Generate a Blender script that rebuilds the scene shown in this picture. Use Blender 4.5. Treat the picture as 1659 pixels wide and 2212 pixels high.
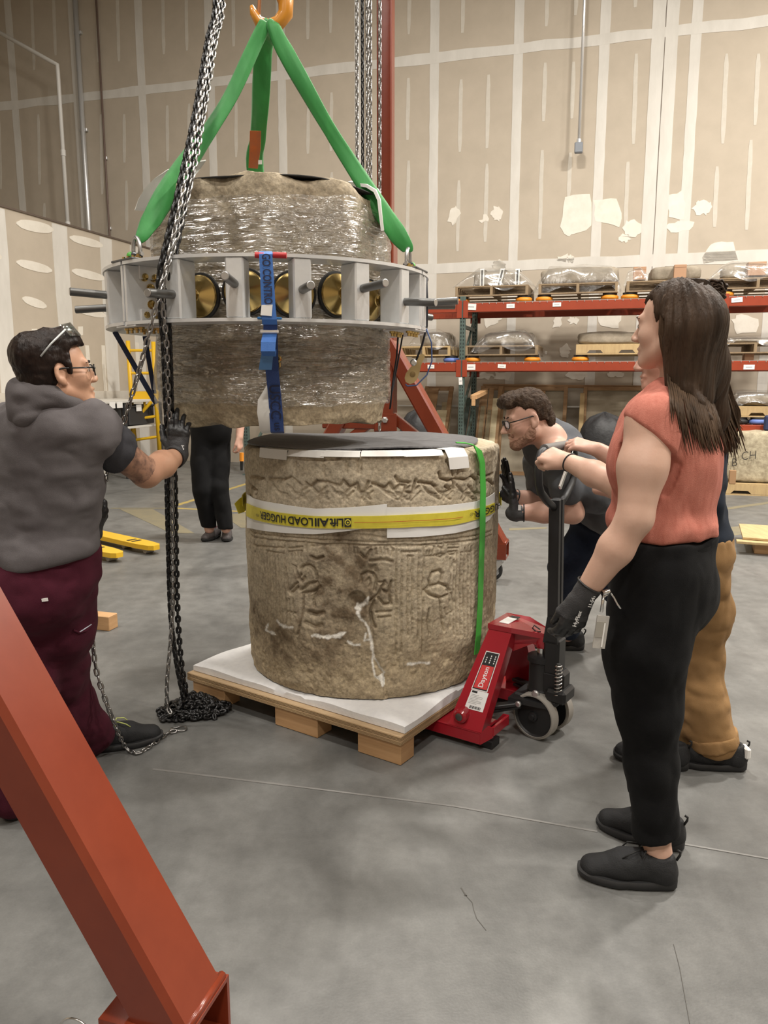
import bpy, bmesh, math, random
import numpy as np
from mathutils import Vector, Matrix
random.seed(7); RNG = np.random.default_rng(5)
for o in list(bpy.data.objects): bpy.data.objects.remove(o)
SC = bpy.context.scene; COL = SC.collection

# ------------------------------------------------------------------ camera
F_PX, PITCH, CAM_H, PCX, PCY = 1680.0, math.radians(9.7), 1.5, 829.5, 1106.0
cam = bpy.data.cameras.new('camera'); camo = bpy.data.objects.new('camera', cam); COL.objects.link(camo)
camo.location = (0, 0, CAM_H); camo.rotation_euler = (math.pi/2 - PITCH, 0, 0)
cam.sensor_fit = 'HORIZONTAL'; cam.sensor_width = 36.0; cam.lens = 36.0*F_PX/1659.0
cam.clip_start = 0.05; cam.clip_end = 80
SC.camera = camo
# ------------------------------------------------------------------ world, lamps, exposure
w = bpy.data.worlds.new('hall_air'); SC.world = w; w.use_nodes = True
w.node_tree.nodes['Background'].inputs[0].default_value = (0.95, 0.97, 1.0, 1)
w.node_tree.nodes['Background'].inputs[1].default_value = 0.07
E1 = np.array([0.963, -0.268, 0.0]); E2 = np.array([0.268, 0.963, 0.0])   # hall axes: along the back wall, towards the back wall
def hall(s, t, z=0.0): return E1*s + E2*t + np.array([0, 0, z])
HALL_ROT = math.atan2(-0.268, 0.963)
LAMP_Z = 8.3
for (s, t, power) in [(-1.4, 6.6, 360), (3.4, 7.2, 500), (7.4, 5.0, 380), (-.2, .6, 140), (4.6, .6, 170), (-4.8, 1.8, 140),
                      (1.2, -4.2, 220), (-3.8, -4.0, 110), (6.0, 10.6, 150), (-6.0, 8.6, 28), (9.4, 9.0, 110)]:
    l = bpy.data.lights.new('high_bay_lamp', 'AREA'); l.shape = 'RECTANGLE'; l.size = 0.7; l.size_y = 0.45
    l.energy = power*1.3; l.color = (1.0, 0.945, 0.87)
    o = bpy.data.objects.new('high_bay_lamp', l); COL.objects.link(o)
    o.location = hall(s, t, LAMP_Z); o.rotation_euler = (0, 0, HALL_ROT)
SC.view_settings.view_transform = 'Standard'; SC.view_settings.look = 'None'
SC.view_settings.gamma = 1.0; SC.view_settings.use_curve_mapping = False
SC.view_settings.exposure = 0.18
# ------------------------------------------------------------------ measuring helpers (photo pixel -> point of the hall)
def ray(px, py):
    a = (px-PCX)/F_PX; b = (PCY-py)/F_PX
    return np.array([a, math.cos(PITCH)+b*math.sin(PITCH), -math.sin(PITCH)+b*math.cos(PITCH)])
C0 = np.array([0, 0, CAM_H])
def P(px, py, Y):
    d = ray(px, py); return C0 + d*(Y/d[1])
def G(px, py, z=0.0):
    d = ray(px, py); return C0 + d*((z-CAM_H)/d[2])
def T(px, py, t):                      # on the plane at distance t along the hall -> (s, z)
    d = ray(px, py); q = C0 + d*(t/np.dot(d, E2)); return np.dot(q, E1), q[2]
def Sx(px, py, s):                     # on the plane at sideways position s -> (t, z)
    d = ray(px, py); q = C0 + d*(s/np.dot(d, E1)); return np.dot(q, E2), q[2]
def V(*a): return np.array(a, float)
def unit(v): v = np.asarray(v, float); return v/max(np.linalg.norm(v), 1e-9)
# ------------------------------------------------------------------ materials
MATS = {}
def mat(name, col, rough=.55, metal=0.0, col2=None, scale=6, bump=0.0, bscale=60, coat=0.0, spec=0.5, detail=5,
        stretch=(1, 1, 1), bstretch=(1, 1, 1), lo=.35, hi=.68, rvar=0.0, sheen=0.0, sss=0.0):
    if name in MATS: return MATS[name]
    m = bpy.data.materials.new(name); m.use_nodes = True; nt = m.node_tree; N = nt.nodes; L = nt.links
    b = N['Principled BSDF']; b.inputs['Base Color'].default_value = (*col, 1)
    b.inputs['Roughness'].default_value = rough; b.inputs['Metallic'].default_value = metal
    b.inputs['Coat Weight'].default_value = coat; b.inputs['Coat Roughness'].default_value = .12
    b.inputs['Specular IOR Level'].default_value = spec
    b.inputs['Sheen Weight'].default_value = sheen
    if sss: b.inputs['Subsurface Weight'].default_value = sss; b.inputs['Subsurface Radius'].default_value = (.02, .008, .004)
    tc = N.new('ShaderNodeTexCoord')
    if col2 is not None:
        mp = N.new('ShaderNodeMapping'); mp.inputs['Scale'].default_value = stretch
        L.new(tc.outputs['Object'], mp.inputs[0])
        n = N.new('ShaderNodeTexNoise'); n.inputs['Scale'].default_value = scale; n.inputs['Detail'].default_value = detail
        n.inputs['Roughness'].default_value = .62
        L.new(mp.outputs[0], n.inputs['Vector'])
        r = N.new('ShaderNodeMapRange'); r.inputs['From Min'].default_value = lo; r.inputs['From Max'].default_value = hi
        L.new(n.outputs['Fac'], r.inputs[0])
        x = N.new('ShaderNodeMix'); x.data_type = 'RGBA'
        x.inputs['A'].default_value = (*col, 1); x.inputs['B'].default_value = (*col2, 1)
        L.new(r.outputs[0], x.inputs['Factor']); L.new(x.outputs['Result'], b.inputs['Base Color'])
        if rvar:
            q = N.new('ShaderNodeMapRange'); q.inputs['To Min'].default_value = rough-rvar; q.inputs['To Max'].default_value = rough+rvar
            L.new(r.outputs[0], q.inputs[0]); L.new(q.outputs[0], b.inputs['Roughness'])
    if bump:
        mp2 = N.new('ShaderNodeMapping'); mp2.inputs['Scale'].default_value = bstretch
        L.new(tc.outputs['Object'], mp2.inputs[0])
        n2 = N.new('ShaderNodeTexNoise'); n2.inputs['Scale'].default_value = bscale; n2.inputs['Detail'].default_value = 4
        L.new(mp2.outputs[0], n2.inputs['Vector'])
        bp = N.new('ShaderNodeBump'); bp.inputs['Strength'].default_value = bump; bp.inputs['Distance'].default_value = .01
        L.new(n2.outputs['Fac'], bp.inputs['Height']); L.new(bp.outputs[0], b.inputs['Normal'])
    m.diffuse_color = (*col, 1)
    MATS[name] = m; return m
def film_mat(name, tint=(1, 1, 1), base=.10, gain=.55, rough=.14, bump=.5, scale=30, stretch=(1, 1, 5), haze=.0, dist=.02):
    if name in MATS: return MATS[name]
    m = bpy.data.materials.new(name); m.use_nodes = True; nt = m.node_tree; N = nt.nodes; L = nt.links
    N.remove(N['Principled BSDF']); out = N['Material Output']
    tr = N.new('ShaderNodeBsdfTransparent'); tr.inputs[0].default_value = (*tint, 1)
    gl = N.new('ShaderNodeBsdfGlossy'); gl.inputs['Roughness'].default_value = rough; gl.inputs[0].default_value = (1, 1, 1, 1)
    tc = N.new('ShaderNodeTexCoord'); mp = N.new('ShaderNodeMapping'); mp.inputs['Scale'].default_value = stretch
    L.new(tc.outputs['Object'], mp.inputs[0])
    n = N.new('ShaderNodeTexNoise'); n.inputs['Scale'].default_value = scale; n.inputs['Detail'].default_value = 3; n.inputs['Distortion'].default_value = .6
    L.new(mp.outputs[0], n.inputs['Vector'])
    bp = N.new('ShaderNodeBump'); bp.inputs['Strength'].default_value = bump; bp.inputs['Distance'].default_value = dist
    L.new(n.outputs['Fac'], bp.inputs['Height']); L.new(bp.outputs[0], gl.inputs['Normal'])
    lw = N.new('ShaderNodeLayerWeight'); lw.inputs['Blend'].default_value = .35; L.new(bp.outputs[0], lw.inputs['Normal'])
    mr = N.new('ShaderNodeMapRange'); mr.inputs['To Min'].default_value = base; mr.inputs['To Max'].default_value = gain
    L.new(lw.outputs['Fresnel'], mr.inputs[0])
    mx = N.new('ShaderNodeMixShader'); L.new(mr.outputs[0], mx.inputs[0]); L.new(tr.outputs[0], mx.inputs[1]); L.new(gl.outputs[0], mx.inputs[2])
    last = mx
    if haze:
        df = N.new('ShaderNodeBsdfTranslucent'); df.inputs[0].default_value = (.9, .9, .9, 1)
        d2 = N.new('ShaderNodeBsdfDiffuse'); d2.inputs[0].default_value = (.9, .9, .9, 1)
        ad = N.new('ShaderNodeMixShader'); ad.inputs[0].default_value = .5; L.new(df.outputs[0], ad.inputs[1]); L.new(d2.outputs[0], ad.inputs[2])
        m2 = N.new('ShaderNodeMixShader'); m2.inputs[0].default_value = haze
        L.new(mx.outputs[0], m2.inputs[1]); L.new(ad.outputs[0], m2.inputs[2]); last = m2
    L.new(last.outputs[0], out.inputs[0]); MATS[name] = m; return m
# ------------------------------------------------------------------ objects
WL = {}
def tag(o, label=None, cat=None, group=None, kind=None):
    if label: o['label'] = label
    if cat: o['category'] = cat
    if group: o['group'] = group
    if kind: o['kind'] = kind
    return o
def thing(name, label, cat, base, group=None):
    o = bpy.data.objects.new(name, None); COL.objects.link(o); o.empty_display_size = .1
    o.location = [float(x) for x in base]; WL[o.name] = np.array(base, float)
    return tag(o, label, cat, group)
def mesh_obj(name, verts, faces, material, parent=None, smooth=False, matidx=None):
    v = np.asarray(verts, float).reshape(-1, 3)
    lo, hi = v.min(0), v.max(0); c = np.array([(lo[0]+hi[0])/2, (lo[1]+hi[1])/2, lo[2]])
    me = bpy.data.meshes.new(name)
    if isinstance(faces, np.ndarray):
        n, k = faces.shape
        me.vertices.add(len(v)); me.vertices.foreach_set('co', (v-c).astype(np.float32).ravel())
        me.loops.add(n*k); me.loops.foreach_set('vertex_index', faces.astype(np.int32).ravel())
        me.polygons.add(n); me.polygons.foreach_set('loop_start', np.arange(0, n*k, k, dtype=np.int32))
        me.polygons.foreach_set('loop_total', np.full(n, k, np.int32))
        me.update(calc_edges=True)
    else:
        me.from_pydata([tuple(x) for x in (v-c)], [], faces); me.update()
    ms = material if isinstance(material, (list, tuple)) else [material]
    for m in ms: me.materials.append(m)
    if matidx is not None: me.polygons.foreach_set('material_index', np.asarray(matidx, np.int32))
    if smooth: me.polygons.foreach_set('use_smooth', np.ones(len(me.polygons), bool))
    o = bpy.data.objects.new(name, me); COL.objects.link(o)
    pw = WL[parent.name] if parent is not None else np.zeros(3)
    if parent is not None: o.parent = parent
    o.location = [float(x) for x in (c-pw)]; WL[o.name] = c
    return o
def rotm(ax, ang):
    return np.array(Matrix.Rotation(ang, 3, Vector(ax)))
def frame(z, x=None):                   # 3x3 with rows x,y,z
    z = unit(z)
    if x is None: x = V(1, 0, 0) if abs(z[0]) < .9 else V(0, 1, 0)
    x = np.asarray(x, float); x = unit(x - z*np.dot(x, z)); y = np.cross(z, x); return np.array([x, y, z])
HR = np.array([E1, E2, [0, 0, 1]])       # hall-aligned frame, rows
class MB:
    def __init__(s): s.v = []; s.f = []; s.m = []; s.mi = 0
    def add(s, vs, fs):
        b = len(s.v); s.v.extend([tuple(map(float, q)) for q in vs])
        for f in fs: s.f.append(tuple(i+b for i in f)); s.m.append(s.mi)
        return s
    def box(s, c, size, R=None, ch=0.0):
        R = np.eye(3) if R is None else np.asarray(R); h = np.asarray(size, float)/2; c = np.asarray(c, float)
        if ch <= 0:
            vs = [c + R.T @ (h*V(a, b, d)) for a in (-1, 1) for b in (-1, 1) for d in (-1, 1)]
            return s.add(vs, [(0, 1, 3, 2), (4, 6, 7, 5), (0, 4, 5, 1), (2, 3, 7, 6), (0, 2, 6, 4), (1, 5, 7, 3)])
        ch = min(ch, h.min()*.9); vs = []; idx = {}
        for a in (-1, 1):
            for b in (-1, 1):
                for d in (-1, 1):
                    sg = V(a, b, d)
                    for k in range(3):
                        q = sg*(h-ch); q[k] = sg[k]*h[k]; idx[(a, b, d, k)] = len(vs); vs.append(c + R.T @ q)
        fs = []
        sq = [(-1, -1), (1, -1), (1, 1), (-1, 1)]
        for k in range(3):
            for sg in (-1, 1):
                o_ = []
                for (p, q) in sq:
                    t = [0, 0, 0]; t[k] = sg; t[(k+1) % 3] = p; t[(k+2) % 3] = q; o_.append(idx[(*t, k)])
                fs.append(tuple(o_ if sg > 0 else o_[::-1]))
        for k in range(3):
            a, b = (k+1) % 3, (k+2) % 3
            for p in (-1, 1):
                for q in (-1, 1):
                    t0 = [0, 0, 0]; t0[k] = -1; t0[a] = p; t0[b] = q; t1 = list(t0); t1[k] = 1
                    f = (idx[(*t0, a)], idx[(*t1, a)], idx[(*t1, b)], idx[(*t0, b)])
                    fs.append(f if p*q < 0 else f[::-1])
        for a in (-1, 1):
            for b in (-1, 1):
                for d in (-1, 1):
                    f = tuple(idx[(a, b, d, k)] for k in range(3)); fs.append(f if a*b*d > 0 else f[::-1])
        return s.add(vs, fs)
    def bar(s, a, b, w, h, x=None, ch=0.0, ext=0.0):   # rectangular bar from a to b; w along x
        a = np.asarray(a, float); b = np.asarray(b, float); R = frame(b-a, x)
        return s.box((a+b)/2, (w, h, np.linalg.norm(b-a)+ext), R, ch)
    def rings(s, rs, caps=True, closed=False):         # list of equal-length point rings
        n = len(rs[0]); vs = [q for r in rs for q in r]; fs = []
        m = len(rs); last = m if closed else m-1
        for i in range(last):
            j = (i+1) % m
            for k in range(n):
                k2 = (k+1) % n; fs.append((i*n+k, i*n+k2, j*n+k2, j*n+k))
        if caps and not closed: fs.append(tuple(range(n))[::-1]); fs.append(tuple((m-1)*n+k for k in range(n)))
        return s.add(vs, fs)
    def tube(s, pts, r, n=8, closed=False, caps=True, flat=1.0, up=None):
        pts = [np.asarray(q, float) for q in pts]; m = len(pts)
        rr = [r]*m if np.isscalar(r) else list(r); rs = []; prev = None
        for i, q in enumerate(pts):
            if closed: d = pts[(i+1) % m]-pts[i-1]
            else: d = pts[min(i+1, m-1)]-pts[max(i-1, 0)]
            R = frame(d, prev if prev is not None else up); prev = R[0]
            rs.append([q + rr[i]*(math.cos(2*math.pi*k/n)*R[0]+flat*math.sin(2*math.pi*k/n)*R[1]) for k in range(n)])
        return s.rings(rs, caps, closed)
    def cyl(s, a, b, r, r2=None, n=16):
        return s.tube([a, b], [r, r if r2 is None else r2], n)
    def lathe(s, c, axis, prof, n=24, x=None, closed=False):   # prof: list of (radius, height along axis)
        R = frame(axis, x); c = np.asarray(c, float)
        rs = [[c + R[2]*h + r*(math.cos(2*math.pi*k/n)*R[0]+math.sin(2*math.pi*k/n)*R[1]) for k in range(n)] for r, h in prof]
        return s.rings(rs, caps=not closed, closed=closed)
    def prism(s, poly, d):               # poly: 3D points of a flat outline, extruded by vector d
        n = len(poly); poly = [np.asarray(q, float) for q in poly]; d = np.asarray(d, float)
        vs = poly + [q+d for q in poly]
        fs = [tuple(range(n))[::-1], tuple(range(n, 2*n))] + [(i, (i+1) % n, n+(i+1) % n, n+i) for i in range(n)]
        return s.add(vs, fs)
    def sheet(s, grid, th=0.0, nrm=None):              # grid[i][j] of points -> surface, optional thickness along normals
        g = np.asarray(grid, float); a, b = g.shape[:2]
        if th:
            du = np.gradient(g, axis=0); dv = np.gradient(g, axis=1); nn = np.cross(du, dv); nn /= np.maximum(np.linalg.norm(nn, axis=2, keepdims=True), 1e-9)
            g2 = g + nn*th
            vs = list(g.reshape(-1, 3)) + list(g2.reshape(-1, 3)); o = a*b; fs = []
            for i in range(a-1):
                for j in range(b-1):
                    q = (i*b+j, (i+1)*b+j, (i+1)*b+j+1, i*b+j+1); fs.append(q[::-1]); fs.append(tuple(x+o for x in q))
            for i in range(a-1):
                fs.append((i*b, (i+1)*b, o+(i+1)*b, o+i*b)); fs.append((i*b+b-1, o+i*b+b-1, o+(i+1)*b+b-1, (i+1)*b+b-1))
            for j in range(b-1):
                fs.append((j, o+j, o+j+1, j+1)); k = (a-1)*b+j; fs.append((k, k+1, o+k+1, o+k))
            return s.add(vs, fs)
        vs = list(g.reshape(-1, 3))
        return s.add(vs, [(i*b+j, (i+1)*b+j, (i+1)*b+j+1, i*b+j+1) for i in range(a-1) for j in range(b-1)])
    def ball(s, c, r, n=12, m=8, R=None):
        r = np.ones(3)*r if np.isscalar(r) else np.asarray(r, float); R = np.eye(3) if R is None else np.asarray(R)
        rs = [[np.asarray(c) + R.T @ (r*V(math.sin(math.pi*i/m)*math.cos(2*math.pi*k/n), math.sin(math.pi*i/m)*math.sin(2*math.pi*k/n), -math.cos(math.pi*i/m)))
               for k in range(n)] for i in ([.25]+list(range(1, m))+[m-.25])]
        return s.rings(rs)
    def build(s, name, material, parent=None, smooth=False, auto=None):
        o = mesh_obj(name, s.v, s.f, material, parent, smooth, s.m if isinstance(material, (list, tuple)) else None)
        if auto is not None:
            o.data.polygons.foreach_set('use_smooth', np.ones(len(o.data.polygons), bool)); o.data.set_sharp_from_angle(angle=math.radians(auto))
        return o
def copy_tree(o, parent=None, loc=None):
    c = o.copy(); COL.objects.link(c)
    if parent is not None: c.parent = parent
    if loc is not None: c.location = [float(x) for x in loc]
    for ch in list(o.children): copy_tree(ch, c)
    return c
def share(o, name_from, parent, world, R=None):        # another object using the same mesh
    c = bpy.data.objects.new(name_from, o.data); COL.objects.link(c)
    if parent is not None: c.parent = parent
    pw = WL[parent.name] if parent is not None else np.zeros(3)
    c.location = [float(x) for x in (np.asarray(world)-pw)]
    if R is not None: c.rotation_euler = Matrix(np.asarray(R).T.tolist()).to_euler()
    WL[c.name] = np.asarray(world, float)
    return c
FONT_CACHE = {}
def text_verts(txt, bold=0.0):                          # flat lettering, returned with height 1 (cap box) and its width
    k = (txt, bold)
    if k not in FONT_CACHE:
        cu = bpy.data.curves.new('lettering', 'FONT'); cu.body = txt; cu.resolution_u = 3; cu.offset = bold
        o = bpy.data.objects.new('lettering', cu); COL.objects.link(o)
        dg = bpy.context.evaluated_depsgraph_get(); dg.update()
        me = bpy.data.meshes.new_from_object(o.evaluated_get(dg))
        v = np.array([tuple(q.co)[:2] for q in me.vertices]); f = [tuple(q.vertices) for q in me.polygons]
        bpy.data.objects.remove(o); bpy.data.curves.remove(cu); bpy.data.meshes.remove(me)
        lo, hi = v.min(0), v.max(0); FONT_CACHE[k] = ((v-lo)/(hi[1]-lo[1]), f, (hi[0]-lo[0])/(hi[1]-lo[1]))
    return FONT_CACHE[k]
def lettering(name, txt, mapfn, material, parent, width=None, height=1.0, bold=0.0):
    v, f, asp = text_verts(txt, bold)
    wd = width if width else height*asp
    pts = [mapfn(q[0]/asp*wd, q[1]*height) for q in v]
    return mesh_obj(name, pts, f, material, parent)
# ------------------------------------------------------------------ numpy noise
def _hash(i, j, k, seed):
    n = i*np.int32(374761393) + j*np.int32(668265263) + k*np.int32(2147483629) + np.int32((seed*144665) & 0x7FFFFFF)
    n = (n ^ (n >> 13))*np.int32(1274126177)
    return ((n ^ (n >> 16)) & 0xFFFF).astype(np.float32)/np.float32(65535.0)
def vnoise(p, seed=0):
    p = np.asarray(p, np.float32); fl_ = np.floor(p); i = fl_.astype(np.int32); f = p-fl_; f = f*f*(3-2*f); r = 0
    for a in (0, 1):
        for b in (0, 1):
            for c in (0, 1):
                w_ = (f[..., 0] if a else 1-f[..., 0])*(f[..., 1] if b else 1-f[..., 1])*(f[..., 2] if c else 1-f[..., 2])
                r = r + w_*_hash(i[..., 0]+a, i[..., 1]+b, i[..., 2]+c, seed)
    return r*2-1
def fbm(p, octv=4, seed=0, g=.5):
    r = 0; a = np.float32(1.0); p = np.asarray(p, np.float32)
    for o_ in range(octv): r = r + a*vnoise(p, seed+o_); a *= np.float32(g); p = p*np.float32(2.03)+np.float32(17.1)
    return r
# ------------------------------------------------------------------ implicit modeller for bodies and cloth
np.seterr(over='ignore')
class SDF:
    def __init__(s): s.ops = []
    def cap(s, a, b, ra, rb=None, k=.02, mode='u', flat=None):
        s.ops.append(('cap', np.asarray(a, float), np.asarray(b, float), ra, ra if rb is None else rb, k, mode, flat)); return s
    def chain(s, pts, rad, k=.02, flat=None):
        for i in range(len(pts)-1): s.cap(pts[i], pts[i+1], rad[i], rad[i+1], k, 'u', flat)
        return s
    def ell(s, c, r, R=None, k=.02, mode='u'):
        s.ops.append(('ell', np.asarray(c, float), np.asarray(r, float)*np.ones(3), np.eye(3) if R is None else np.asarray(R), k, mode)); return s
    def box(s, c, h, R=None, rd=.01, k=.02, mode='u'):
        s.ops.append(('box', np.asarray(c, float), np.asarray(h, float), np.eye(3) if R is None else np.asarray(R), rd, k, mode)); return s
    def cut(s, p, n, k=.004):            # keep the side the normal points away from
        s.ops.append(('cut', np.asarray(p, float), unit(n), k)); return s
    def disp(s, fn): s.ops.append(('disp', fn)); return s
    def prim(s, o, p):
        t = o[0]
        if t == 'cap':
            _, a, b, ra, rb, k, mode, fl = o; ab = (b-a).astype(np.float32); l2 = float(ab@ab)+1e-9
            pa = p-a.astype(np.float32); h = np.clip(pa@ab/np.float32(l2), 0, 1); v = pa-h[:, None]*ab
            if fl is not None:
                ax = np.asarray(fl[0], np.float32); v = v + (v@ax)[:, None]*ax*np.float32(1/fl[1]-1)
            return np.sqrt((v*v).sum(1))-(np.float32(ra)+np.float32(rb-ra)*h)
        if t == 'ell':
            _, c, r, R, k, mode = o; x = (p-c.astype(np.float32))@R.T.astype(np.float32); r = r.astype(np.float32)
            k0 = np.sqrt(((x/r)**2).sum(1)); k1 = np.sqrt(((x/(r*r))**2).sum(1)); return k0*(k0-1)/np.maximum(k1, 1e-6)
        _, c, h, R, rd, k, mode = o; x = np.abs((p-c.astype(np.float32))@R.T.astype(np.float32))-(h-rd).astype(np.float32)
        return np.sqrt((np.maximum(x, 0)**2).sum(1))+np.minimum(x.max(1), 0)-np.float32(rd)
    def ev(s, p, ops=None):
        p = np.asarray(p, np.float32); d = np.full(len(p), 9.0, np.float32)
        for o in (s.ops if ops is None else ops):
            t = o[0]
            if t == 'cut':
                _, c, n, k = o; q = (p-c.astype(np.float32))@n.astype(np.float32)
                h = np.clip(.5-.5*(d-q)/k, 0, 1); d = d*(1-h)+q*h + k*h*(1-h); continue
            if t == 'disp':
                m = np.abs(d) < .035
                if m.any(): d[m] += o[1](p[m])
                continue
            if t == 'dispall': d = d + o[1](p); continue
            q = s.prim(o, p); k, mode = (o[5], o[6]) if t == 'cap' else (o[4], o[5]) if t == 'ell' else (o[5], o[6])
            if mode == 'u': h = np.clip(.5+.5*(d-q)/k, 0, 1); d = d*(1-h)+q*h - k*h*(1-h)
            else: h = np.clip(.5-.5*(d+q)/k, 0, 1); d = d*(1-h)-q*h + k*h*(1-h)
        return d
    def bounds(s):
        lo = np.full(3, 1e9); hi = -lo
        for o in s.ops:
            if o[0] == 'cap' and o[6] == 'u':
                r = max(o[3], o[4])*(max(1, o[7][1]) if o[7] else 1); lo = np.minimum(lo, np.minimum(o[1], o[2])-r); hi = np.maximum(hi, np.maximum(o[1], o[2])+r)
            elif o[0] == 'ell' and o[5] == 'u': r = o[2].max(); lo = np.minimum(lo, o[1]-r); hi = np.maximum(hi, o[1]+r)
            elif o[0] == 'box' and o[6] == 'u': r = np.linalg.norm(o[2]); lo = np.minimum(lo, o[1]-r); hi = np.maximum(hi, o[1]+r)
        return lo-.03, hi+.03
    def mesh(s, res=.006, smooth=2):
        B = 10; lo, hi = s.bounds(); nb = np.ceil((hi-lo)/(res*B)).astype(int)
        ci = np.stack(np.meshgrid(*[np.arange(n) for n in nb], indexing='ij'), -1).reshape(-1, 3)
        cc = lo + (ci+.5)*res*B
        dc = s.ev(cc); act = np.abs(dc) < res*B*.87*1.25+.02
        N = nb*B+1
        sg = np.where(dc < 0, -1., 1.).astype(np.float32).reshape(nb)
        D = np.ones(N, np.float32)
        D[:-1, :-1, :-1] = sg.repeat(B, 0).repeat(B, 1).repeat(B, 2)
        off = np.stack(np.meshgrid(*[np.arange(B+1)]*3, indexing='ij'), -1).reshape(-1, 3)
        A = ci[act]; ca_ = cc[act].astype(np.float32); L_ = res*B*.87; da = dc[act]
        keep = []
        for o in s.ops:
            if o[0] in ('cap', 'ell', 'box'): keep.append(s.prim(o, ca_) < np.abs(da)+3.2*L_+.02+(o[4] if o[0] == 'ell' else o[5]))
            else: keep.append(np.ones(len(A), bool))
        keep = np.array(keep).T if len(A) else np.zeros((0, len(s.ops)), bool)
        groups = {}
        for i in range(len(A)): groups.setdefault(keep[i].tobytes(), []).append(i)
        for ids in groups.values():
            ops = [o for o, kq in zip(s.ops, keep[ids[0]]) if kq]
            for i in range(0, len(ids), 60):
                a = A[ids[i:i+60]]; g = (a[:, None, :]*B+off[None]).reshape(-1, 3)
                D[g[:, 0], g[:, 1], g[:, 2]] = s.ev(lo+g*res, ops)
        S_ = D < 0
        cnt = np.zeros(N-1, np.int8); cs = [(a, b, c) for a in (0, 1) for b in (0, 1) for c in (0, 1)]
        for a, b, c in cs: cnt += S_[a:N[0]-1+a, b:N[1]-1+b, c:N[2]-1+c]
        cells = np.argwhere((cnt > 0) & (cnt < 8)); idx = np.full(N-1, -1, np.int64); idx[tuple(cells.T)] = np.arange(len(cells))
        val = np.stack([D[cells[:, 0]+a, cells[:, 1]+b, cells[:, 2]+c] for a, b, c in cs], 1)
        acc = np.zeros((len(cells), 3)); num = np.zeros(len(cells))
        for i in range(8):
            for j in range(i+1, 8):
                if sum(abs(x-y) for x, y in zip(cs[i], cs[j])) != 1: continue
                va, vb = val[:, i], val[:, j]; m = (va < 0) != (vb < 0)
                t = np.where(m, va/np.where(m, va-vb, 1), 0)
                acc += m[:, None]*(np.array(cs[i])+t[:, None]*(np.array(cs[j])-np.array(cs[i]))); num += m
        vs = lo + (cells + acc/np.maximum(num, 1)[:, None])*res
        fs = []
        for ax in range(3):
            sl0 = [slice(None)]*3; sl1 = [slice(None)]*3; sl0[ax] = slice(0, -1); sl1[ax] = slice(1, None)
            e = np.argwhere(S_[tuple(sl0)] != S_[tuple(sl1)]); o1, o2 = (ax+1) % 3, (ax+2) % 3
            ok = (e[:, o1] > 0) & (e[:, o2] > 0) & (e[:, o1] < N[o1]-1) & (e[:, o2] < N[o2]-1); e = e[ok]
            q = []
            for (x, y) in ((1, 1), (0, 1), (0, 0), (1, 0)):
                c_ = e.copy(); c_[:, o1] -= x; c_[:, o2] -= y; q.append(idx[tuple(c_.T)])
            q = np.stack(q, 1); neg = S_[tuple(e.T)]
            q[~neg] = q[~neg][:, ::-1]; fs.append(q)
        fs = np.concatenate(fs); fs = fs[(fs >= 0).all(1)]
        for _ in range(smooth):
            sm = np.zeros_like(vs); n_ = np.zeros(len(vs))
            for a, b in ((0, 1), (1, 2), (2, 3), (3, 0)):
                for x, y in ((a, b), (b, a)):
                    n_ += np.bincount(fs[:, x], minlength=len(vs))
                    for c in range(3): sm[:, c] += np.bincount(fs[:, x], weights=vs[fs[:, y], c], minlength=len(vs))
            vs = .5*vs + .5*sm/np.maximum(n_, 1)[:, None]
        return vs, fs
    def build(s, name, material, parent=None, res=.006, smooth=2, matfn=None):
        vs, fs = s.mesh(res, smooth)
        mi = matfn(vs[fs].mean(1)) if matfn else None
        return mesh_obj(name, vs, fs, material, parent, True, mi)
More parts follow.
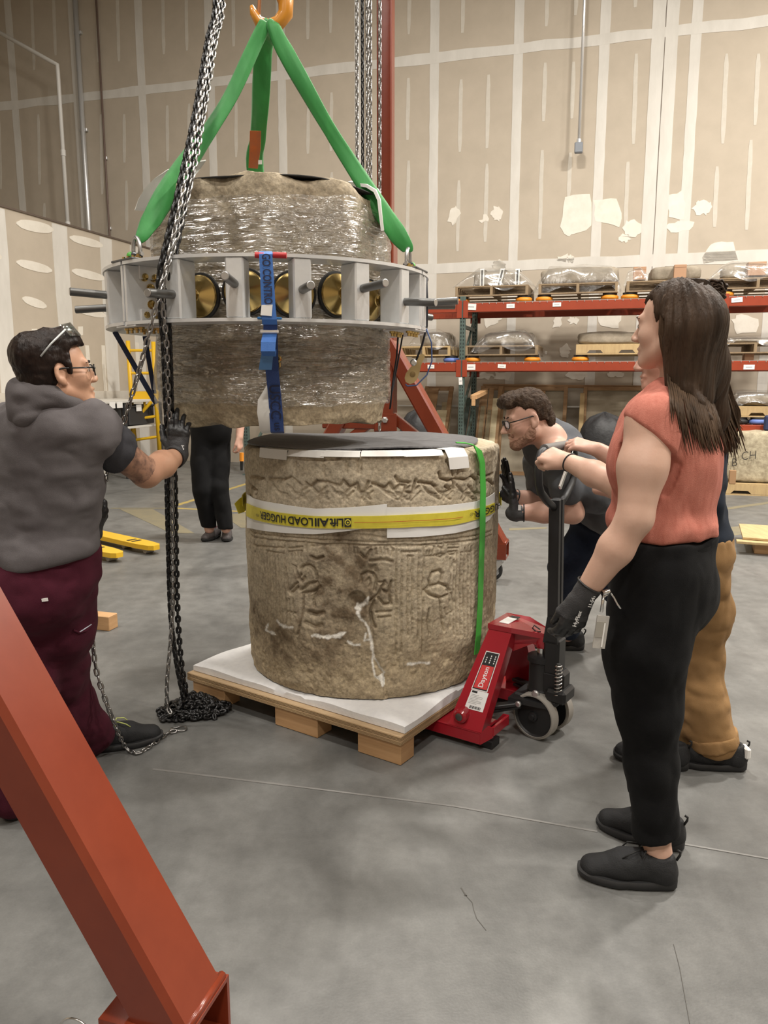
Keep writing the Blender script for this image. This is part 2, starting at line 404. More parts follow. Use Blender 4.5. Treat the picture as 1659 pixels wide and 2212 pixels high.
# ------------------------------------------------------------------ the hall
M_drywall = mat('drywall_paper', (.50, .435, .35), .85, col2=(.46, .40, .32), scale=3)
M_mud = mat('joint_compound', (.68, .655, .605), .8, col2=(.60, .575, .525), scale=4, stretch=(1, 1, .35))
M_mudthin = mat('thin_joint_compound', (.61, .57, .50), .85, col2=(.55, .51, .44), scale=7)
M_whitemud = mat('fresh_compound', (.78, .74, .66), .8, col2=(.70, .655, .57), scale=6)
M_ceil = mat('ceiling_deck', (.62, .60, .56), .8, col2=(.55, .53, .5))
def concrete():
    m = mat('concrete', (.170, .170, .163), .45, col2=(.122, .122, .116), scale=1.1, detail=9, lo=.35, hi=.7, bump=.06, bscale=120, rvar=.09, spec=.35)
    nt = m.node_tree; N = nt.nodes; L = nt.links
    b = N['Principled BSDF']; tc = N['Texture Coordinate']; src = b.inputs['Base Color'].links[0].from_socket
    n = N.new('ShaderNodeTexNoise'); n.inputs['Scale'].default_value = 2.3; n.inputs['Detail'].default_value = 8; n.inputs['Distortion'].default_value = 1.4
    mp = N.new('ShaderNodeMapping'); mp.inputs['Scale'].default_value = (1, .45, 1); mp.inputs['Rotation'].default_value = (0, 0, .5)
    L.new(tc.outputs['Object'], mp.inputs[0]); L.new(mp.outputs[0], n.inputs['Vector'])
    r = N.new('ShaderNodeMapRange'); r.inputs['From Min'].default_value = .42; r.inputs['From Max'].default_value = .72; r.inputs['To Min'].default_value = 1.08; r.inputs['To Max'].default_value = .74
    L.new(n.outputs['Fac'], r.inputs[0])
    x = N.new('ShaderNodeVectorMath'); x.operation = 'SCALE'; L.new(src, x.inputs[0]); L.new(r.outputs[0], x.inputs['Scale'])
    n4 = N.new('ShaderNodeTexNoise'); n4.inputs['Scale'].default_value = 9; n4.inputs['Detail'].default_value = 10; n4.inputs['Roughness'].default_value = .7
    L.new(tc.outputs['Object'], n4.inputs['Vector'])
    r4 = N.new('ShaderNodeMapRange'); r4.inputs['From Min'].default_value = .3; r4.inputs['From Max'].default_value = .7; r4.inputs['To Min'].default_value = .80; r4.inputs['To Max'].default_value = 1.18; L.new(n4.outputs['Fac'], r4.inputs[0])
    x4 = N.new('ShaderNodeVectorMath'); x4.operation = 'SCALE'; L.new(x.outputs[0], x4.inputs[0]); L.new(r4.outputs[0], x4.inputs['Scale']); x = x4
    n3 = N.new('ShaderNodeTexNoise'); n3.inputs['Scale'].default_value = 160; n3.inputs['Detail'].default_value = 2
    L.new(tc.outputs['Object'], n3.inputs['Vector'])
    r3 = N.new('ShaderNodeMapRange'); r3.inputs['To Min'].default_value = .9; r3.inputs['To Max'].default_value = 1.1; L.new(n3.outputs['Fac'], r3.inputs[0])
    y = N.new('ShaderNodeVectorMath'); y.operation = 'SCALE'; L.new(x.outputs[0], y.inputs[0]); L.new(r3.outputs[0], y.inputs['Scale'])
    L.new(y.outputs[0], b.inputs['Base Color']); return m
M_floor = concrete()
WT, WS, WTOP = 12.95, -7.8, 3.75         # back wall, left partition, partition height
def slab(name, s0, s1, t0, t1, z0, z1, m):
    b = MB(); b.box(hall((s0+s1)/2, (t0+t1)/2, (z0+z1)/2), (s1-s0, t1-t0, z1-z0), HR)
    return tag(b.build(name, m), kind='structure')
floor = slab('floor', -13, 13, -8, 14, -.2, 0, M_floor)
back = slab('wall_back', -13, 13, WT, WT+.2, 0, 9, M_drywall)
slab('wall_right', 12, 12.2, -8, WT, 0, 9, M_drywall)
slab('wall_front', -13, 13, -8.2, -8, 0, 9, M_drywall)
slab('wall_far_left', -13.2, -13, -8, WT, 0, 9, M_drywall)
slab('ceiling', -13, 13, -8, WT+.2, 9, 9.2, M_ceil)
part = slab('wall_left', WS-.16, WS, -2, WT, 0, WTOP, M_drywall)
capr = MB(); capr.box(hall(WS-.08, 5.5, WTOP+.012), (.2, 14.9, .025), HR); tag(capr.build('trim_1', mat('plate_edge', (.12, .09, .07), .7)), kind='structure')

# strips and patches of joint compound: a few millimetres proud of the sheet
def strip(s0, z0, s1, z1, w, m, par, t=WT, th=.004, wob=.006):
    n = max(3, int(abs(z1-z0)/.16)+2); L_, R_ = [], []
    for i in range(n):
        f = i/(n-1); s = s0+(s1-s0)*f; z = z0+(z1-z0)*f; ww = w/2*(1 if 0 < i < n-1 else .6)
        L_.append((s-ww+random.uniform(-wob, wob), z)); R_.append((s+ww+random.uniform(-wob, wob), z))
    poly = [hall(s, t-th, z) for s, z in L_+R_[::-1]]
    b = MB(); b.prism(poly, E2*(th+.001)); return b.build('joint_compound_strip', m, par)
def hstrip(z, s0, s1, w, m, par, slope=0.0):
    n = int((s1-s0)/.4)+2; A, B_ = [], []
    for i in range(n):
        s = s0+(s1-s0)*i/(n-1); A.append((s, z-w/2+random.uniform(-.012, .012))); B_.append((s, z+w/2+random.uniform(-.012, .012)))
    b = MB(); b.prism([hall(s, WT-.005, zz) for s, zz in A+B_[::-1]], E2*.006); return b.build('joint_compound_strip', m, par)
def blob(pts, m, par, th=.005):         # pts on photo
    q = [T(x, y, WT) for x, y in pts]; out = []
    n = len(q)
    for i in range(n):
        a, c = np.array(q[i]), np.array(q[(i+1) % n])
        for f in (0, .33, .66): out.append(a+(c-a)*f+RNG.normal(0, .012, 2))
    b = MB(); b.prism([hall(s, WT-th, z) for s, z in out], E2*(th+.001)); return b.build('compound_patch', m, par)
for px in (-120, 38, 172, 312, 459, 611, 776, 937, 1115, 1297, 1490, 1690):
    s, _ = T(px, 300, WT); strip(s, .05, s, 8.95, .145, M_mud, back, th=.004, wob=.004)
s, _ = T(1424, 300, WT); strip(s-.095, .05, s-.095, 8.95, .18, M_mud, back, th=.006, wob=.003); strip(s+.095, .05, s+.095, 8.95, .175, M_mud, back, th=.006, wob=.003); strip(s, .05, s, 8.95, .010, mat('control_joint', (.16, .13, .11), .7), back, th=.003, wob=.001)
_, z1 = T(1180, 99, WT); hstrip(z1, -12.9, 11.9, .15, M_mud, back)
_, z2 = T(1160, 572, WT); hstrip(z2, -12.9, 11.9, .17, M_mud, back)
for x, y0, y1 in [(882, 169, 303), (882, 347, 520), (885, 0, 75), (1001, 0, 72), (995, 172, 329), (1054, 162, 321), (1050, 354, 523), (990, 390, 543),
                  (1176, 136, 263), (1168, 325, 517), (1237, 134, 257), (1230, 330, 428), (1182, 0, 58), (1245, 0, 34), (1370, 117, 312), (1353, 350, 494),
                  (1563, 117, 311), (1545, 360, 491), (1633, 117, 271), (1615, 303, 497), (717, 200, 327), (716, 0, 72), (1374, 0, 17), (76, 0, 152),
                  (88, 247, 399), (122, 0, 120), (98, 439, 500), (4, 253, 409), (259, 0, 133), (271, 247, 352), (276, 390, 498), (214, 42, 135), (223, 247, 420),
                  (236, 440, 520), (356, 0, 118), (406, 0, 110), (364, 228, 350), (410, 224, 295), (507, 0, 101), (512, 211, 340), (667, 0, 86), (667, 230, 333), (717, 372, 420)]:
    s0, za = T(x-2, y1, WT); s1, zb = T(x+2, max(y0, -40), WT)
    if y0 == 0: zb += .6
    strip(s0, za, (s0+s1)/2, zb, .06, M_mudthin, back, th=.003, wob=.004)
def ov(x, y, rx, ry, n=7): return [(x+rx*math.cos(6.283*i/n+.4), y+ry*math.sin(6.283*i/n+.4)) for i in range(n)]
for pts in [[(1222, 424), (1275, 418), (1279, 490), (1240, 505), (1226, 512), (1212, 490)], [(1283, 430), (1335, 430), (1343, 460), (1338, 490), (1285, 480)],
            ov(1367, 493, 21, 19), ov(1349, 515, 13, 9), [(972, 452), (985, 444), (995, 460), (980, 492), (970, 478)], [(1033, 480), (1052, 462), (1056, 480)], ov(1073, 461, 14, 17),
            [(1440, 425), (1475, 412), (1482, 440), (1476, 476), (1445, 470)], [(1438, 490), (1465, 478), (1500, 480), (1490, 498), (1450, 503)],
            ov(1518, 448, 20, 18), [(1524, 540), (1545, 522), (1585, 522), (1593, 562), (1520, 566)], [(1203, 555), (1226, 548), (1224, 566), (1204, 566)], ov(1078, 575, 16, 13), ov(1232, 560, 8, 8),
            [(1045, 686), (1085, 682), (1075, 700), (1050, 708)], [(1200, 685), (1215, 683), (1210, 706), (1195, 705)], ov(1240, 692, 12, 8), [(1290, 680), (1345, 682), (1338, 708), (1296, 705)],
            ov(1220, 758, 13, 14), ov(1040, 812, 30, 8), [(1070, 805), (1105, 805), (1100, 822), (1068, 818)], ov(1245, 810, 25, 10), ov(1330, 808, 20, 8),
            [(1580, 690), (1600, 680), (1640, 690), (1635, 720), (1590, 722)]]:
    blob(pts, M_whitemud, back)
# partition: same treatment on its own plane
def pstrip(px, pts_y, wpx, m, name='joint_compound_strip'):
    t, z = Sx(px, pts_y[0], WS); t2, zb = Sx(px, pts_y[1], WS); wd = wpx
    b = MB(); zs = np.linspace(min(z, zb), max(z, zb), 6)
    A = [hall(WS+.005, t-wd/2+random.uniform(-.01, .01), q) for q in zs]; B_ = [hall(WS+.005, t+wd/2+random.uniform(-.01, .01), q) for q in zs]
    b.prism(A+B_[::-1], -E1*.006); b.build(name, m, part)
for px, w_ in ((10, .32), (142, .34), (238, .32), (300, .3), (-90, .3)): 
    t, _ = Sx(px, 700, WS); b = MB()
    zs = np.linspace(.02, WTOP-.02, 12); b.prism([hall(WS+.004, t-w_/2+random.uniform(-.01, .01), q) for q in zs]+[hall(WS+.004, t+w_/2+random.uniform(-.01, .01), q) for q in zs[::-1]], -E1*.005)
    b.build('joint_compound_strip', M_mud, part)
for (x0, y0, x1, y1, h) in [(35, 482, 115, 497, 20), (150, 513, 222, 531, 14), (35, 566, 112, 585, 16), (48, 645, 100, 662, 15), (155, 585, 226, 602, 14), (165, 668, 228, 682, 12), (-40, 545, 3, 556, 16)]:
    a = []
    for f in np.linspace(0, 1, 9): a.append((x0+(x1-x0)*f, y0+(y1-y0)*f-h*math.sqrt(max(0, 1-(2*f-1)**2))*.5-2))
    c = [(x0+(x1-x0)*f, y0+(y1-y0)*f+h*math.sqrt(max(0, 1-(2*f-1)**2))*.5+2) for f in np.linspace(1, 0, 9)]
    b = MB(); b.prism([hall(WS+.006, *Sx(x, y, WS)) for x, y in a+c], -E1*.007); b.build('compound_patch', M_whitemud, part)
for x, y0, y1 in ((188, 746, 850), (222, 746, 850), (268, 600, 690), (296, 740, 800)): pstrip(x, (y0, y1), .09, M_whitemud)
for x, y in ((173, 716), (73, 722)):
    t, z = Sx(x, y, WS); b = MB(); b.prism([hall(WS+.006, t+a_, z+c_) for a_, c_ in ((-.06, -.08), (.06, -.05), (.07, .08), (-.04, .07))], -E1*.007); b.build('compound_patch', M_whitemud, part)
# dusty lower band of the partition
t0 = Sx(0, 860, WS)[0]; zb = Sx(250, 862, WS)[1]
b = MB(); b.prism([hall(WS+.007, 6, zb-.12), hall(WS+.007, WT-.1, zb-.12), hall(WS+.007, WT-.1, zb+.13), hall(WS+.007, 6, zb+.15)], -E1*.008); b.build('joint_compound_strip', M_mudthin, part)
# pipes and conduits on the back wall
M_pipe = mat('painted_steel_pipe', (.78, .77, .74), .4, spec=.6)
M_conduit = mat('galvanised_conduit', (.68, .69, .70), .32, metal=.6)
M_cable = mat('brown_cable', (.16, .11, .09), .5)
def wall_pt(px, py, off):
    s, z = T(px, py, WT-off); return hall(s, WT-off, z)
b = MB(); a_, k_, c_ = wall_pt(-60, 38, .5), wall_pt(124, 141, .5), wall_pt(155, 520, .5)
k2 = k_-V(0, 0, .1); c_ = V(k_[0], k_[1], 3.2)
b.tube([a_, k_+unit(a_-k_)*.12, k_, k2, c_], .034, 12); pipe = b.build('overhead_pipe', M_pipe, None, True)
tag(pipe, 'white pipe running down-slope then bending straight down in front of the dark left wall', 'pipe')
for i, z in enumerate((5.4, 4.2)):
    b = MB(); b.lathe(V(k_[0], k_[1], z), V(0, 0, 1), [(.044, -.05), (.044, .05)], 12); b.build('pipe_coupling', M_pipe, pipe)
def drop(px, off, r, z0, z1, name, label, m, clips=()):
    s, _ = T(px, 250, WT-off); p0 = hall(s, WT-off, 0)
    b = MB(); b.tube([p0+V(0, 0, z0), p0+V(0, 0, z1)], r, 10); o = b.build(name, m, None, True); tag(o, label, 'conduit')
    for z in clips:
        b = MB(); b.box(p0+V(0, 0, z)+E2*(off/2), (r*3.4, off*1.02, .05), HR, .004); b.build('clip', M_conduit, o)
    return p0
drop(177, .06, .045, .1, 8.95, 'wall_conduit', 'thick silver conduit running floor to ceiling beside the bent white pipe', M_conduit, (1.5, 3.9, 5.9, 7.5))
drop(222, .04, .018, .1, 8.95, 'wall_cable', 'thin brown cable stapled up the wall right of the thick conduit', M_cable, (4.2, 5.4))
sc_, zc_ = T(1250, 320, WT-.25); p0 = hall(sc_, WT-.25, 0)
b = MB(); b.tube([p0+V(0, 0, zc_+.06), p0+V(0, 0, 8.98)], .022, 10); o = b.build('hanging_conduit', M_conduit, None, True)
tag(o, 'thin conduit hanging from above with a small grey outlet box at its end', 'conduit')
b = MB(); b.box(p0+V(0, 0, zc_), (.12, .09, .15), HR, .012); bx = b.build('outlet_box', mat('grey_box', (.2, .22, .25), .45), o)
b = MB(); b.lathe(p0+V(0, 0, zc_+.07), V(0, 0, 1), [(.035, 0), (.035, .05), (.026, .06)], 10); b.build('box_connector', M_conduit, bx)
# painted floor lines, saw cut joints, cracks
M_line = mat('worn_yellow_paint', (.45, .33, .085), .55, col2=(.33, .27, .13), scale=9)
M_line2 = mat('faded_yellow_paint', (.23, .20, .125), .55, col2=(.185, .168, .12), scale=7)
def floor_line(a, c, w_, m, name='floor_marking', th=.002):
    a = G(*a); c = G(*c); d = unit(c-a); n = V(-d[1], d[0], 0); b = MB()
    b.prism([a-n*w_/2, c-n*w_/2, c+n*w_/2, a+n*w_/2], V(0, 0, th)); return b.build(name, m, floor)
floor_line((380, 1092), (540, 1043), .075, M_line); floor_line((380, 1098), (560, 1107), .07, M_line)
floor_line((240, 1098), (365, 1098), .05, M_line2)
b = MB(); b.prism([G(258, 1100), G(330, 1100), G(420, 1152), G(370, 1152)], V(0, 0, .002)); b.build('floor_marking', M_line2, floor)
b = MB(); b.prism([G(480, 1112), G(545, 1108), G(560, 1140), G(520, 1140)], V(0, 0, .002)); b.build('floor_marking', M_line2, floor)
b = MB(); b.prism([G(1100, 1141), G(1180, 1139), G(1182, 1142), G(1100, 1146)], V(0, 0, .002)); b.build('floor_marking', M_line2, floor)
b = MB(); b.prism([G(1560, 1098), G(1659, 1084), G(1670, 1087), G(1565, 1102)], V(0, 0, .002)); b.build('floor_marking', M_line2, floor)
b = MB(); b.prism([G(1560, 1140), G(1600, 1137), G(1640, 1150), G(1560, 1160)], V(0, 0, .0015)); b.build('floor_marking', M_line2, floor)
M_joint = mat('joint_filler', (.21, .205, .195), .6); M_crack = mat('crack', (.10, .095, .085), .8)
floor_line((330, 1662), (620, 1697), .011, M_joint, 'saw_cut_joint'); floor_line((620, 1697), (980, 1742), .009, M_joint, 'saw_cut_joint')
floor_line((980, 1742), (1290, 1797), .009, M_joint, 'saw_cut_joint'); floor_line((1465, 1822), (1800, 1880), .008, M_joint, 'saw_cut_joint')
floor_line((200, 1010), (560, 1020), .02, M_joint, 'saw_cut_joint')
def crack(pts, r=.0016):
    b = MB()
    for i in range(len(pts)-1):
        a = G(*pts[i]); c = G(*pts[i+1]); d = unit(c-a); n = V(-d[1], d[0], 0); b.prism([a-n*r, c-n*r, c+n*r, a+n*r], V(0, 0, .0012))
    b.build('floor_crack', M_crack, floor)
crack([(996, 1918), (1003, 1930), (1008, 1936), (1003, 1934)], .002); crack([(1008, 1937), (1020, 1950), (1023, 1965), (1030, 1985), (1050, 2010)], .001)
crack([(1455, 2040), (1468, 2090), (1490, 2212)], .0007)
# ------------------------------------------------------------------ gantry crane (beam runs along the hall)
M_red = mat('gantry_red_paint', (.20, .034, .013), .27, col2=(.165, .026, .010), scale=5, coat=.15, bump=.02, bscale=15)
M_zinc = mat('zinc_steel', (.62, .62, .62), .35, metal=.9)
M_rubber = mat('black_rubber', (.018, .018, .018), .6)
M_steel = mat('bright_steel', (.72, .71, .69), .22, metal=1)
APEX_N, APEX_F = V(-1.248, 1.584, 0), V(.012, 5.93, 0)
gx = unit(APEX_F-APEX_N); gy = V(gx[1], -gx[0], 0)       # gx along the beam, gy to the right leg
gantry = thing('gantry_crane', 'red steel A-frame gantry crane on casters straddling the stone drums', 'crane', (APEX_N+APEX_F)/2)
GF = np.array([gy, gx, [0, 0, 1]])
FOOT = .88; TOPZ = 1.80; FZ = .30
for ap in (APEX_N, APEX_F):
    b = MB(); b.bar(ap+V(0, 0, 1.1), ap+V(0, 0, 2.6), .15, .13, gy, .01); 
    b.box(ap+V(0, 0, 2.6), (.17, .15, .03), GF, .004); b.build('column', M_red, gantry)
    b = MB(); b.bar(ap+V(0, 0, 2.4), ap+V(0, 0, 4.5), .11, .09, gy, .008); b.build('inner_column', M_red, gantry)
    b = MB(); b.bar(ap-gy*.50+V(0, 0, 1.17), ap+gy*.07+V(0, 0, 1.17), .09, .09, gx, .008); b.build('cross_tie', M_red, gantry)
    near = ap is APEX_N
    for sgn in (-1, 1):
        ft = ap+gy*sgn*FOOT+V(0, 0, FZ)
        top = ap+gy*sgn*.0+V(0, 0, TOPZ)
        b = MB(); d = unit(top-ft); b.bar(ft-d*.03, top, .15, .11, gx, .012)
        leg = b.build('leg', M_red, gantry)
        b = MB(); b.bar(ap+gy*sgn*.03+V(0, 0, 1.24), ap+gy*sgn*.55+V(0, 0, .84), .07, .07, gx, .006); b.build('brace', M_red, gantry)
        # open-ended rectangular foot tube
        c = ft+V(0, 0, -.055); b = MB(); L_ = .30; hw, hh, th = .085, .06, .009
        out = [(-hw, -hh), (hw, -hh), (hw, hh), (-hw, hh)]; inn = [(-hw+th, -hh+th), (hw-th, -hh+th), (hw-th, hh-th), (-hw+th, hh-th)]
        R0 = [c+gy*sgn*(-L_*.40)+gx*x+V(0, 0, z) for x, z in out]; R1 = [c+gy*sgn*L_*.22+gx*x+V(0, 0, z) for x, z in out]
        R2 = [c+gy*sgn*L_*.22+gx*x+V(0, 0, z) for x, z in inn]; R3 = [c+gy*sgn*(-L_*.40)+gx*x+V(0, 0, z) for x, z in inn]
        b.rings([R0, R1, R2, R3], caps=False, closed=True); ftube = b.build('foot_tube', M_red, gantry)
        b = MB(); q = c+gy*sgn*.05+V(0, 0, -hh+th); b.lathe(q, V(0, 0, 1), [(.016, 0), (.016, .014)], 6); b.build('hex_bolt', M_zinc, ftube)
        wl = [ft-d*.0+gx*.078*f+V(0, 0, .008) for f in (-1, 1)]
        b = MB(); b.tube([wl[0]+gy*sgn*.055, wl[0]+gy*sgn*.055+gx*.156], .009, 8); b.build('weld_bead', M_red, leg, True)
        # swivel caster
        wr = .085; base = c+V(0, 0, -hh)
        b = MB(); b.box(base+V(0, 0, -.004), (.13, .12, .008), GF, .002); b.lathe(base+V(0, 0, -.028), V(0, 0, 1), [(.045, 0), (.05, .01), (.045, .022)], 16)
        ca = b.build('caster', M_zinc, gantry)
        wc = V(base[0], base[1], wr) - gy*.05*sgn + gx*.0
        top_z = base[2]-.028
        for sd in (-1, 1):
            b = MB(); p = [base+gx*sd*.034+gy*f+V(0, 0, -.028) for f in (-.045, .045)]; q = [wc+gx*sd*.034+gy*f+V(0, 0, g) for f, g in ((.025, -.02), (-.025, -.02))]
            b.prism([p[0], p[1], q[0], q[1]], gx*.006*sd); b.build('fork', M_zinc, ca)
        b = MB(); b.lathe(wc-gx*.024, gx, [(wr*.72, .0), (wr*.97, .004), (wr, .024), (wr*.97, .044), (wr*.72, .048)], 28, None, True); b.build('wheel', M_rubber, ca, auto=40)
        b = MB(); b.lathe(wc-gx*.044, gx, [(.012, 0), (.02, .012), (wr*.68, .018), (wr*.68, .07), (.02, .076), (.012, .088)], 20); b.build('wheel_hub', mat('grey_hub', (.28, .28, .28), .5), ca, auto=40)
    b = MB(); b.lathe(ap+gy*.02-gx*.076+V(0, 0, 1.20), -gx, [(.024, 0), (.024, .014), (.012, .018)], 6); b.build('hex_bolt', M_zinc, gantry)
    b = MB(); b.box(ap-gx*.07+V(0, 0, 1.18)+gy*.02, (.17, .012, .13), GF, .003); b.build('gusset_plate', M_red, gantry)
# lock pin with ring on the near foot
c = APEX_N+gy*FOOT+V(0, 0, FZ-.03); q = c-gx*.1-gy*.13
b = MB(); b.tube([q, q+gy*.05+gx*.01], .005, 8); b.tube([q-gy*.03+gy*.038*math.cos(a)+V(0, 0, .038*math.sin(a)) for a in np.linspace(0, 6.1, 22)], .0022, 6, closed=True)
b.build('lock_pin', M_steel, gantry, True)
# top I-beam, trolley
b = MB(); A, B_ = APEX_N-gx*.4+V(0, 0, 4.62), APEX_F+gx*.4+V(0, 0, 4.62)
b.bar(A, B_, .012, .2, gy); 
for z in (-.1, .1): b.bar(A+V(0, 0, z), B_+V(0, 0, z), .12, .014, gy)
b.build('top_beam', M_red, gantry)
HOOK = P(580, 30, 3.47)
# ------------------------------------------------------------------ chain hoist
hoist = thing('chain_hoist', 'orange hook of the chain hoist holding the green slings', 'hoist', HOOK)
M_orange = mat('orange_hook_paint', (.62, .25, .02), .35, coat=.3)
hb = HOOK+V(0, 0, 1.1)
b = MB(); b.lathe(hb, V(0, 0, 1), [(.09, -.08), (.13, -.05), (.13, .05), (.09, .08)], 24); b.box(hb+V(0, 0, .16), (.1, .16, .16), GF, .01); b.build('hoist_body', M_orange, hoist, auto=30)
def hook_pts():
    out = []
    for a in np.linspace(-40, 215, 22):
        r = .062; t = math.radians(a-90); out.append(HOOK+V(r*math.cos(t), 0, r*math.sin(t)+.03))
    return out
hk = [HOOK+V(-.012, 0, .20), HOOK+V(-.012, 0, .15), HOOK+V(.01, 0, .115), HOOK+V(.05, 0, .085), HOOK+V(.072, 0, .045), HOOK+V(.07, 0, .0), HOOK+V(.04, 0, -.035), HOOK+V(0, 0, -.045), HOOK+V(-.04, 0, -.03), HOOK+V(-.06, 0, .005), HOOK+V(-.068, 0, .03)]
b = MB(); b.tube(hk, [.022, .024, .026, .030, .032, .031, .028, .026, .022, .017, .008], 12); b.build('hook', M_orange, hoist, True)
b = MB(); b.bar(HOOK+V(-.03, 0, .12), HOOK+V(-.04, 0, -.012), .012, .02, V(1, 0, 0), .002); b.build('safety_latch', mat('latch_brown', (.35, .14, .05), .4, metal=.5), hoist)
b = MB(); b.lathe(HOOK+V(-.012, 0, .2), V(0, 0, 1), [(.03, 0), (.045, .02), (.045, .09), (.02, .11)], 16); b.build('hook_block', M_orange, hoist, auto=30)
# ------------------------------------------------------------------ stone drums
def stone_mat(name, rough, fine=.35):
    m = mat(name, (.4, .33, .22), rough, bump=.35, bscale=70, spec=.3)
    nt = m.node_tree; N = nt.nodes; L = nt.links; b = N['Principled BSDF']; tc = N['Texture Coordinate']
    at = N.new('ShaderNodeAttribute'); at.attribute_name = 'tone'
    n = N.new('ShaderNodeTexNoise'); n.inputs['Scale'].default_value = 60; n.inputs['Detail'].default_value = 9; n.inputs['Roughness'].default_value = .75
    L.new(tc.outputs['Object'], n.inputs['Vector'])
    r = N.new('ShaderNodeMapRange'); r.inputs['From Min'].default_value = .3; r.inputs['From Max'].default_value = .7
    r.inputs['To Min'].default_value = 1-fine; r.inputs['To Max'].default_value = 1+fine; L.new(n.outputs['Fac'], r.inputs[0])
    v = N.new('ShaderNodeVectorMath'); v.operation = 'SCALE'; L.new(at.outputs['Color'], v.inputs[0]); L.new(r.outputs[0], v.inputs['Scale'])
    L.new(v.outputs[0], b.inputs['Base Color']); return m
M_stone = stone_mat('limestone', .85, .45); M_plast = mat('white_plaster', (.85, .84, .80), .7)
def set_tone(o, rgb):
    a = o.data.color_attributes.new('tone', 'FLOAT_COLOR', 'POINT')
    a.data.foreach_set('color', np.concatenate([rgb, np.ones((len(rgb), 1))], 1).astype(np.float32).ravel())
LCEN, LR, LZ0, LZ1 = V(-.057, 3.672, 0), .596, .172, 1.205
def axes(cen):
    c = unit(V(-cen[0], -cen[1], 0)); return c, V(-c[1], c[0], 0)
lc, lr = axes(LCEN)
def on_cyl(cen, R, px, py):             # photo pixel -> (angle, z) on an upright cylinder
    d = ray(px, py); c, r = axes(cen); dx, dy = np.dot(d[:2], -c[:2]), np.dot(d[:2], r[:2]); D = np.linalg.norm(cen[:2])
    A = dx*dx+dy*dy; B = -2*dx*D; Cq = D*D-R*R; disc = B*B-4*A*Cq
    t = (-B-math.sqrt(max(disc, 0)))/(2*A); q = C0+d*t; rel = q-cen
    return math.atan2(np.dot(rel, r), np.dot(rel, c)), q[2]
def cyl_pt(cen, R, ph, z):
    c, r = axes(cen); return V(cen[0], cen[1], 0) + R*(math.cos(ph)*c+math.sin(ph)*r) + V(0, 0, z)
def seg_dist(U, Z, pts):
    d = np.full(U.shape, 9.0)
    for (a, b) in zip(pts[:-1], pts[1:]):
        ax, az = a; bx, bz = b; lx, lz = bx-ax, bz-az; l2 = lx*lx+lz*lz+1e-12
        h = np.clip(((U-ax)*lx+(Z-az)*lz)/l2, 0, 1); d = np.minimum(d, np.hypot(U-ax-h*lx, Z-az-h*lz))
    return d
def A_(x, y): return 530+x/2.9625, 1140+y/2.9625
def B_c(x, y): return 520+x/2.91, 900+y/2.91
def uv(fn, pts):
    out = []
    for x, y in pts:
        ph, z = on_cyl(LCEN, LR, *fn(x, y)); out.append((ph*LR, z))
    return out
strokes = []                             # (points, width, depth)
def SA(*pts, w=.0045, d=.006): strokes.append((uv(A_, pts), w, d))
def SB(*pts, w=.005, d=.008): strokes.append((uv(B_c, pts), w, d))
SA((30, 22), (300, 62), (900, 92), (1300, 75), (1580, 20)); SA((30, 50), (300, 88), (900, 112), (1300, 98), (1580, 45)); SA((700, 45), (900, 62), (1100, 62), d=.004)
for x, y0, y1 in [(45, 170, 700), (62, 150, 640), (78, 180, 560), (132, 150, 640), (150, 160, 600), (168, 160, 600), (184, 170, 620), (206, 170, 560), (246, 120, 560),
                  (965, 120, 820), (1000, 155, 800), (1040, 185, 690), (1070, 185, 690), (1110, 150, 720), (1140, 110, 800),
                  (1312, 200, 640), (1334, 210, 680), (1352, 150, 690), (1376, 160, 700), (1400, 130, 700), (1424, 120, 690), (1446, 120, 640), (1532, 90, 560), (1552, 90, 560), (1575, 80, 520)]:
    n = 9; SA(*[(x+random.uniform(-2, 2), y0+(y1-y0)*i/(n-1)) for i in range(n)], w=.004, d=.0055)
SA((965, 120), (1050, 118), (1140, 110)); SA((1000, 155), (1110, 150)); SA((1040, 185), (1070, 185)); SA((1376, 160), (1446, 150)); SA((130, 150), (246, 165)); SA((50, 110), (110, 120), (240, 130))
D2 = dict(w=.006, d=.010)
SA((350, 262), (372, 245), (400, 238), (430, 258), (447, 300), (450, 330), **D2); SA((350, 300), (338, 322), (356, 342), (375, 320), **D2); SA((350, 402), (400, 362), (450, 350), (466, 380), (440, 410), (360, 422), **D2)
SA((360, 422), (366, 520), (345, 630), (330, 690), **D2); SA((440, 410), (424, 470), (432, 505), **D2); SA((250, 262), (262, 330), (272, 402), (292, 420), (332, 380), **D2); SA((272, 402), (330, 350), d=.008)
SA((300, 240), (320, 255), (330, 300)); SA((255, 460), (252, 610)); SA((275, 460), (276, 600)); SA((300, 460), (298, 560)); SA((400, 545), (440, 560), (490, 550), w=.01, d=.012); SA((250, 540), (320, 545)); SA((380, 610), (440, 640), (480, 630), w=.009, d=.01)
SA((735, 355), (742, 312), (780, 290), (820, 300), (838, 340), (826, 400), **D2); SA((770, 350), (790, 330), (800, 360), (790, 380)); SA((800, 470), (850, 430), (892, 345), **D2); SA((850, 450), (890, 492), (932, 492), (922, 420), **D2)
SA((935, 345), (915, 420), (880, 400), **D2); SA((822, 470), (800, 540), (806, 600), (830, 640), **D2); SA((840, 350), (900, 350)); SA((840, 545), (935, 540)); SA((850, 580), (930, 575)); SA((800, 265), (830, 250), (835, 280), w=.008)
SA((1185, 382), (1178, 330), (1200, 290), (1240, 274), (1262, 292), (1252, 335), **D2); SA((1240, 362), (1180, 376), (1150, 402), (1182, 432), (1250, 452), (1302, 430), **D2); SA((1238, 355), (1292, 375), (1312, 402), **D2)
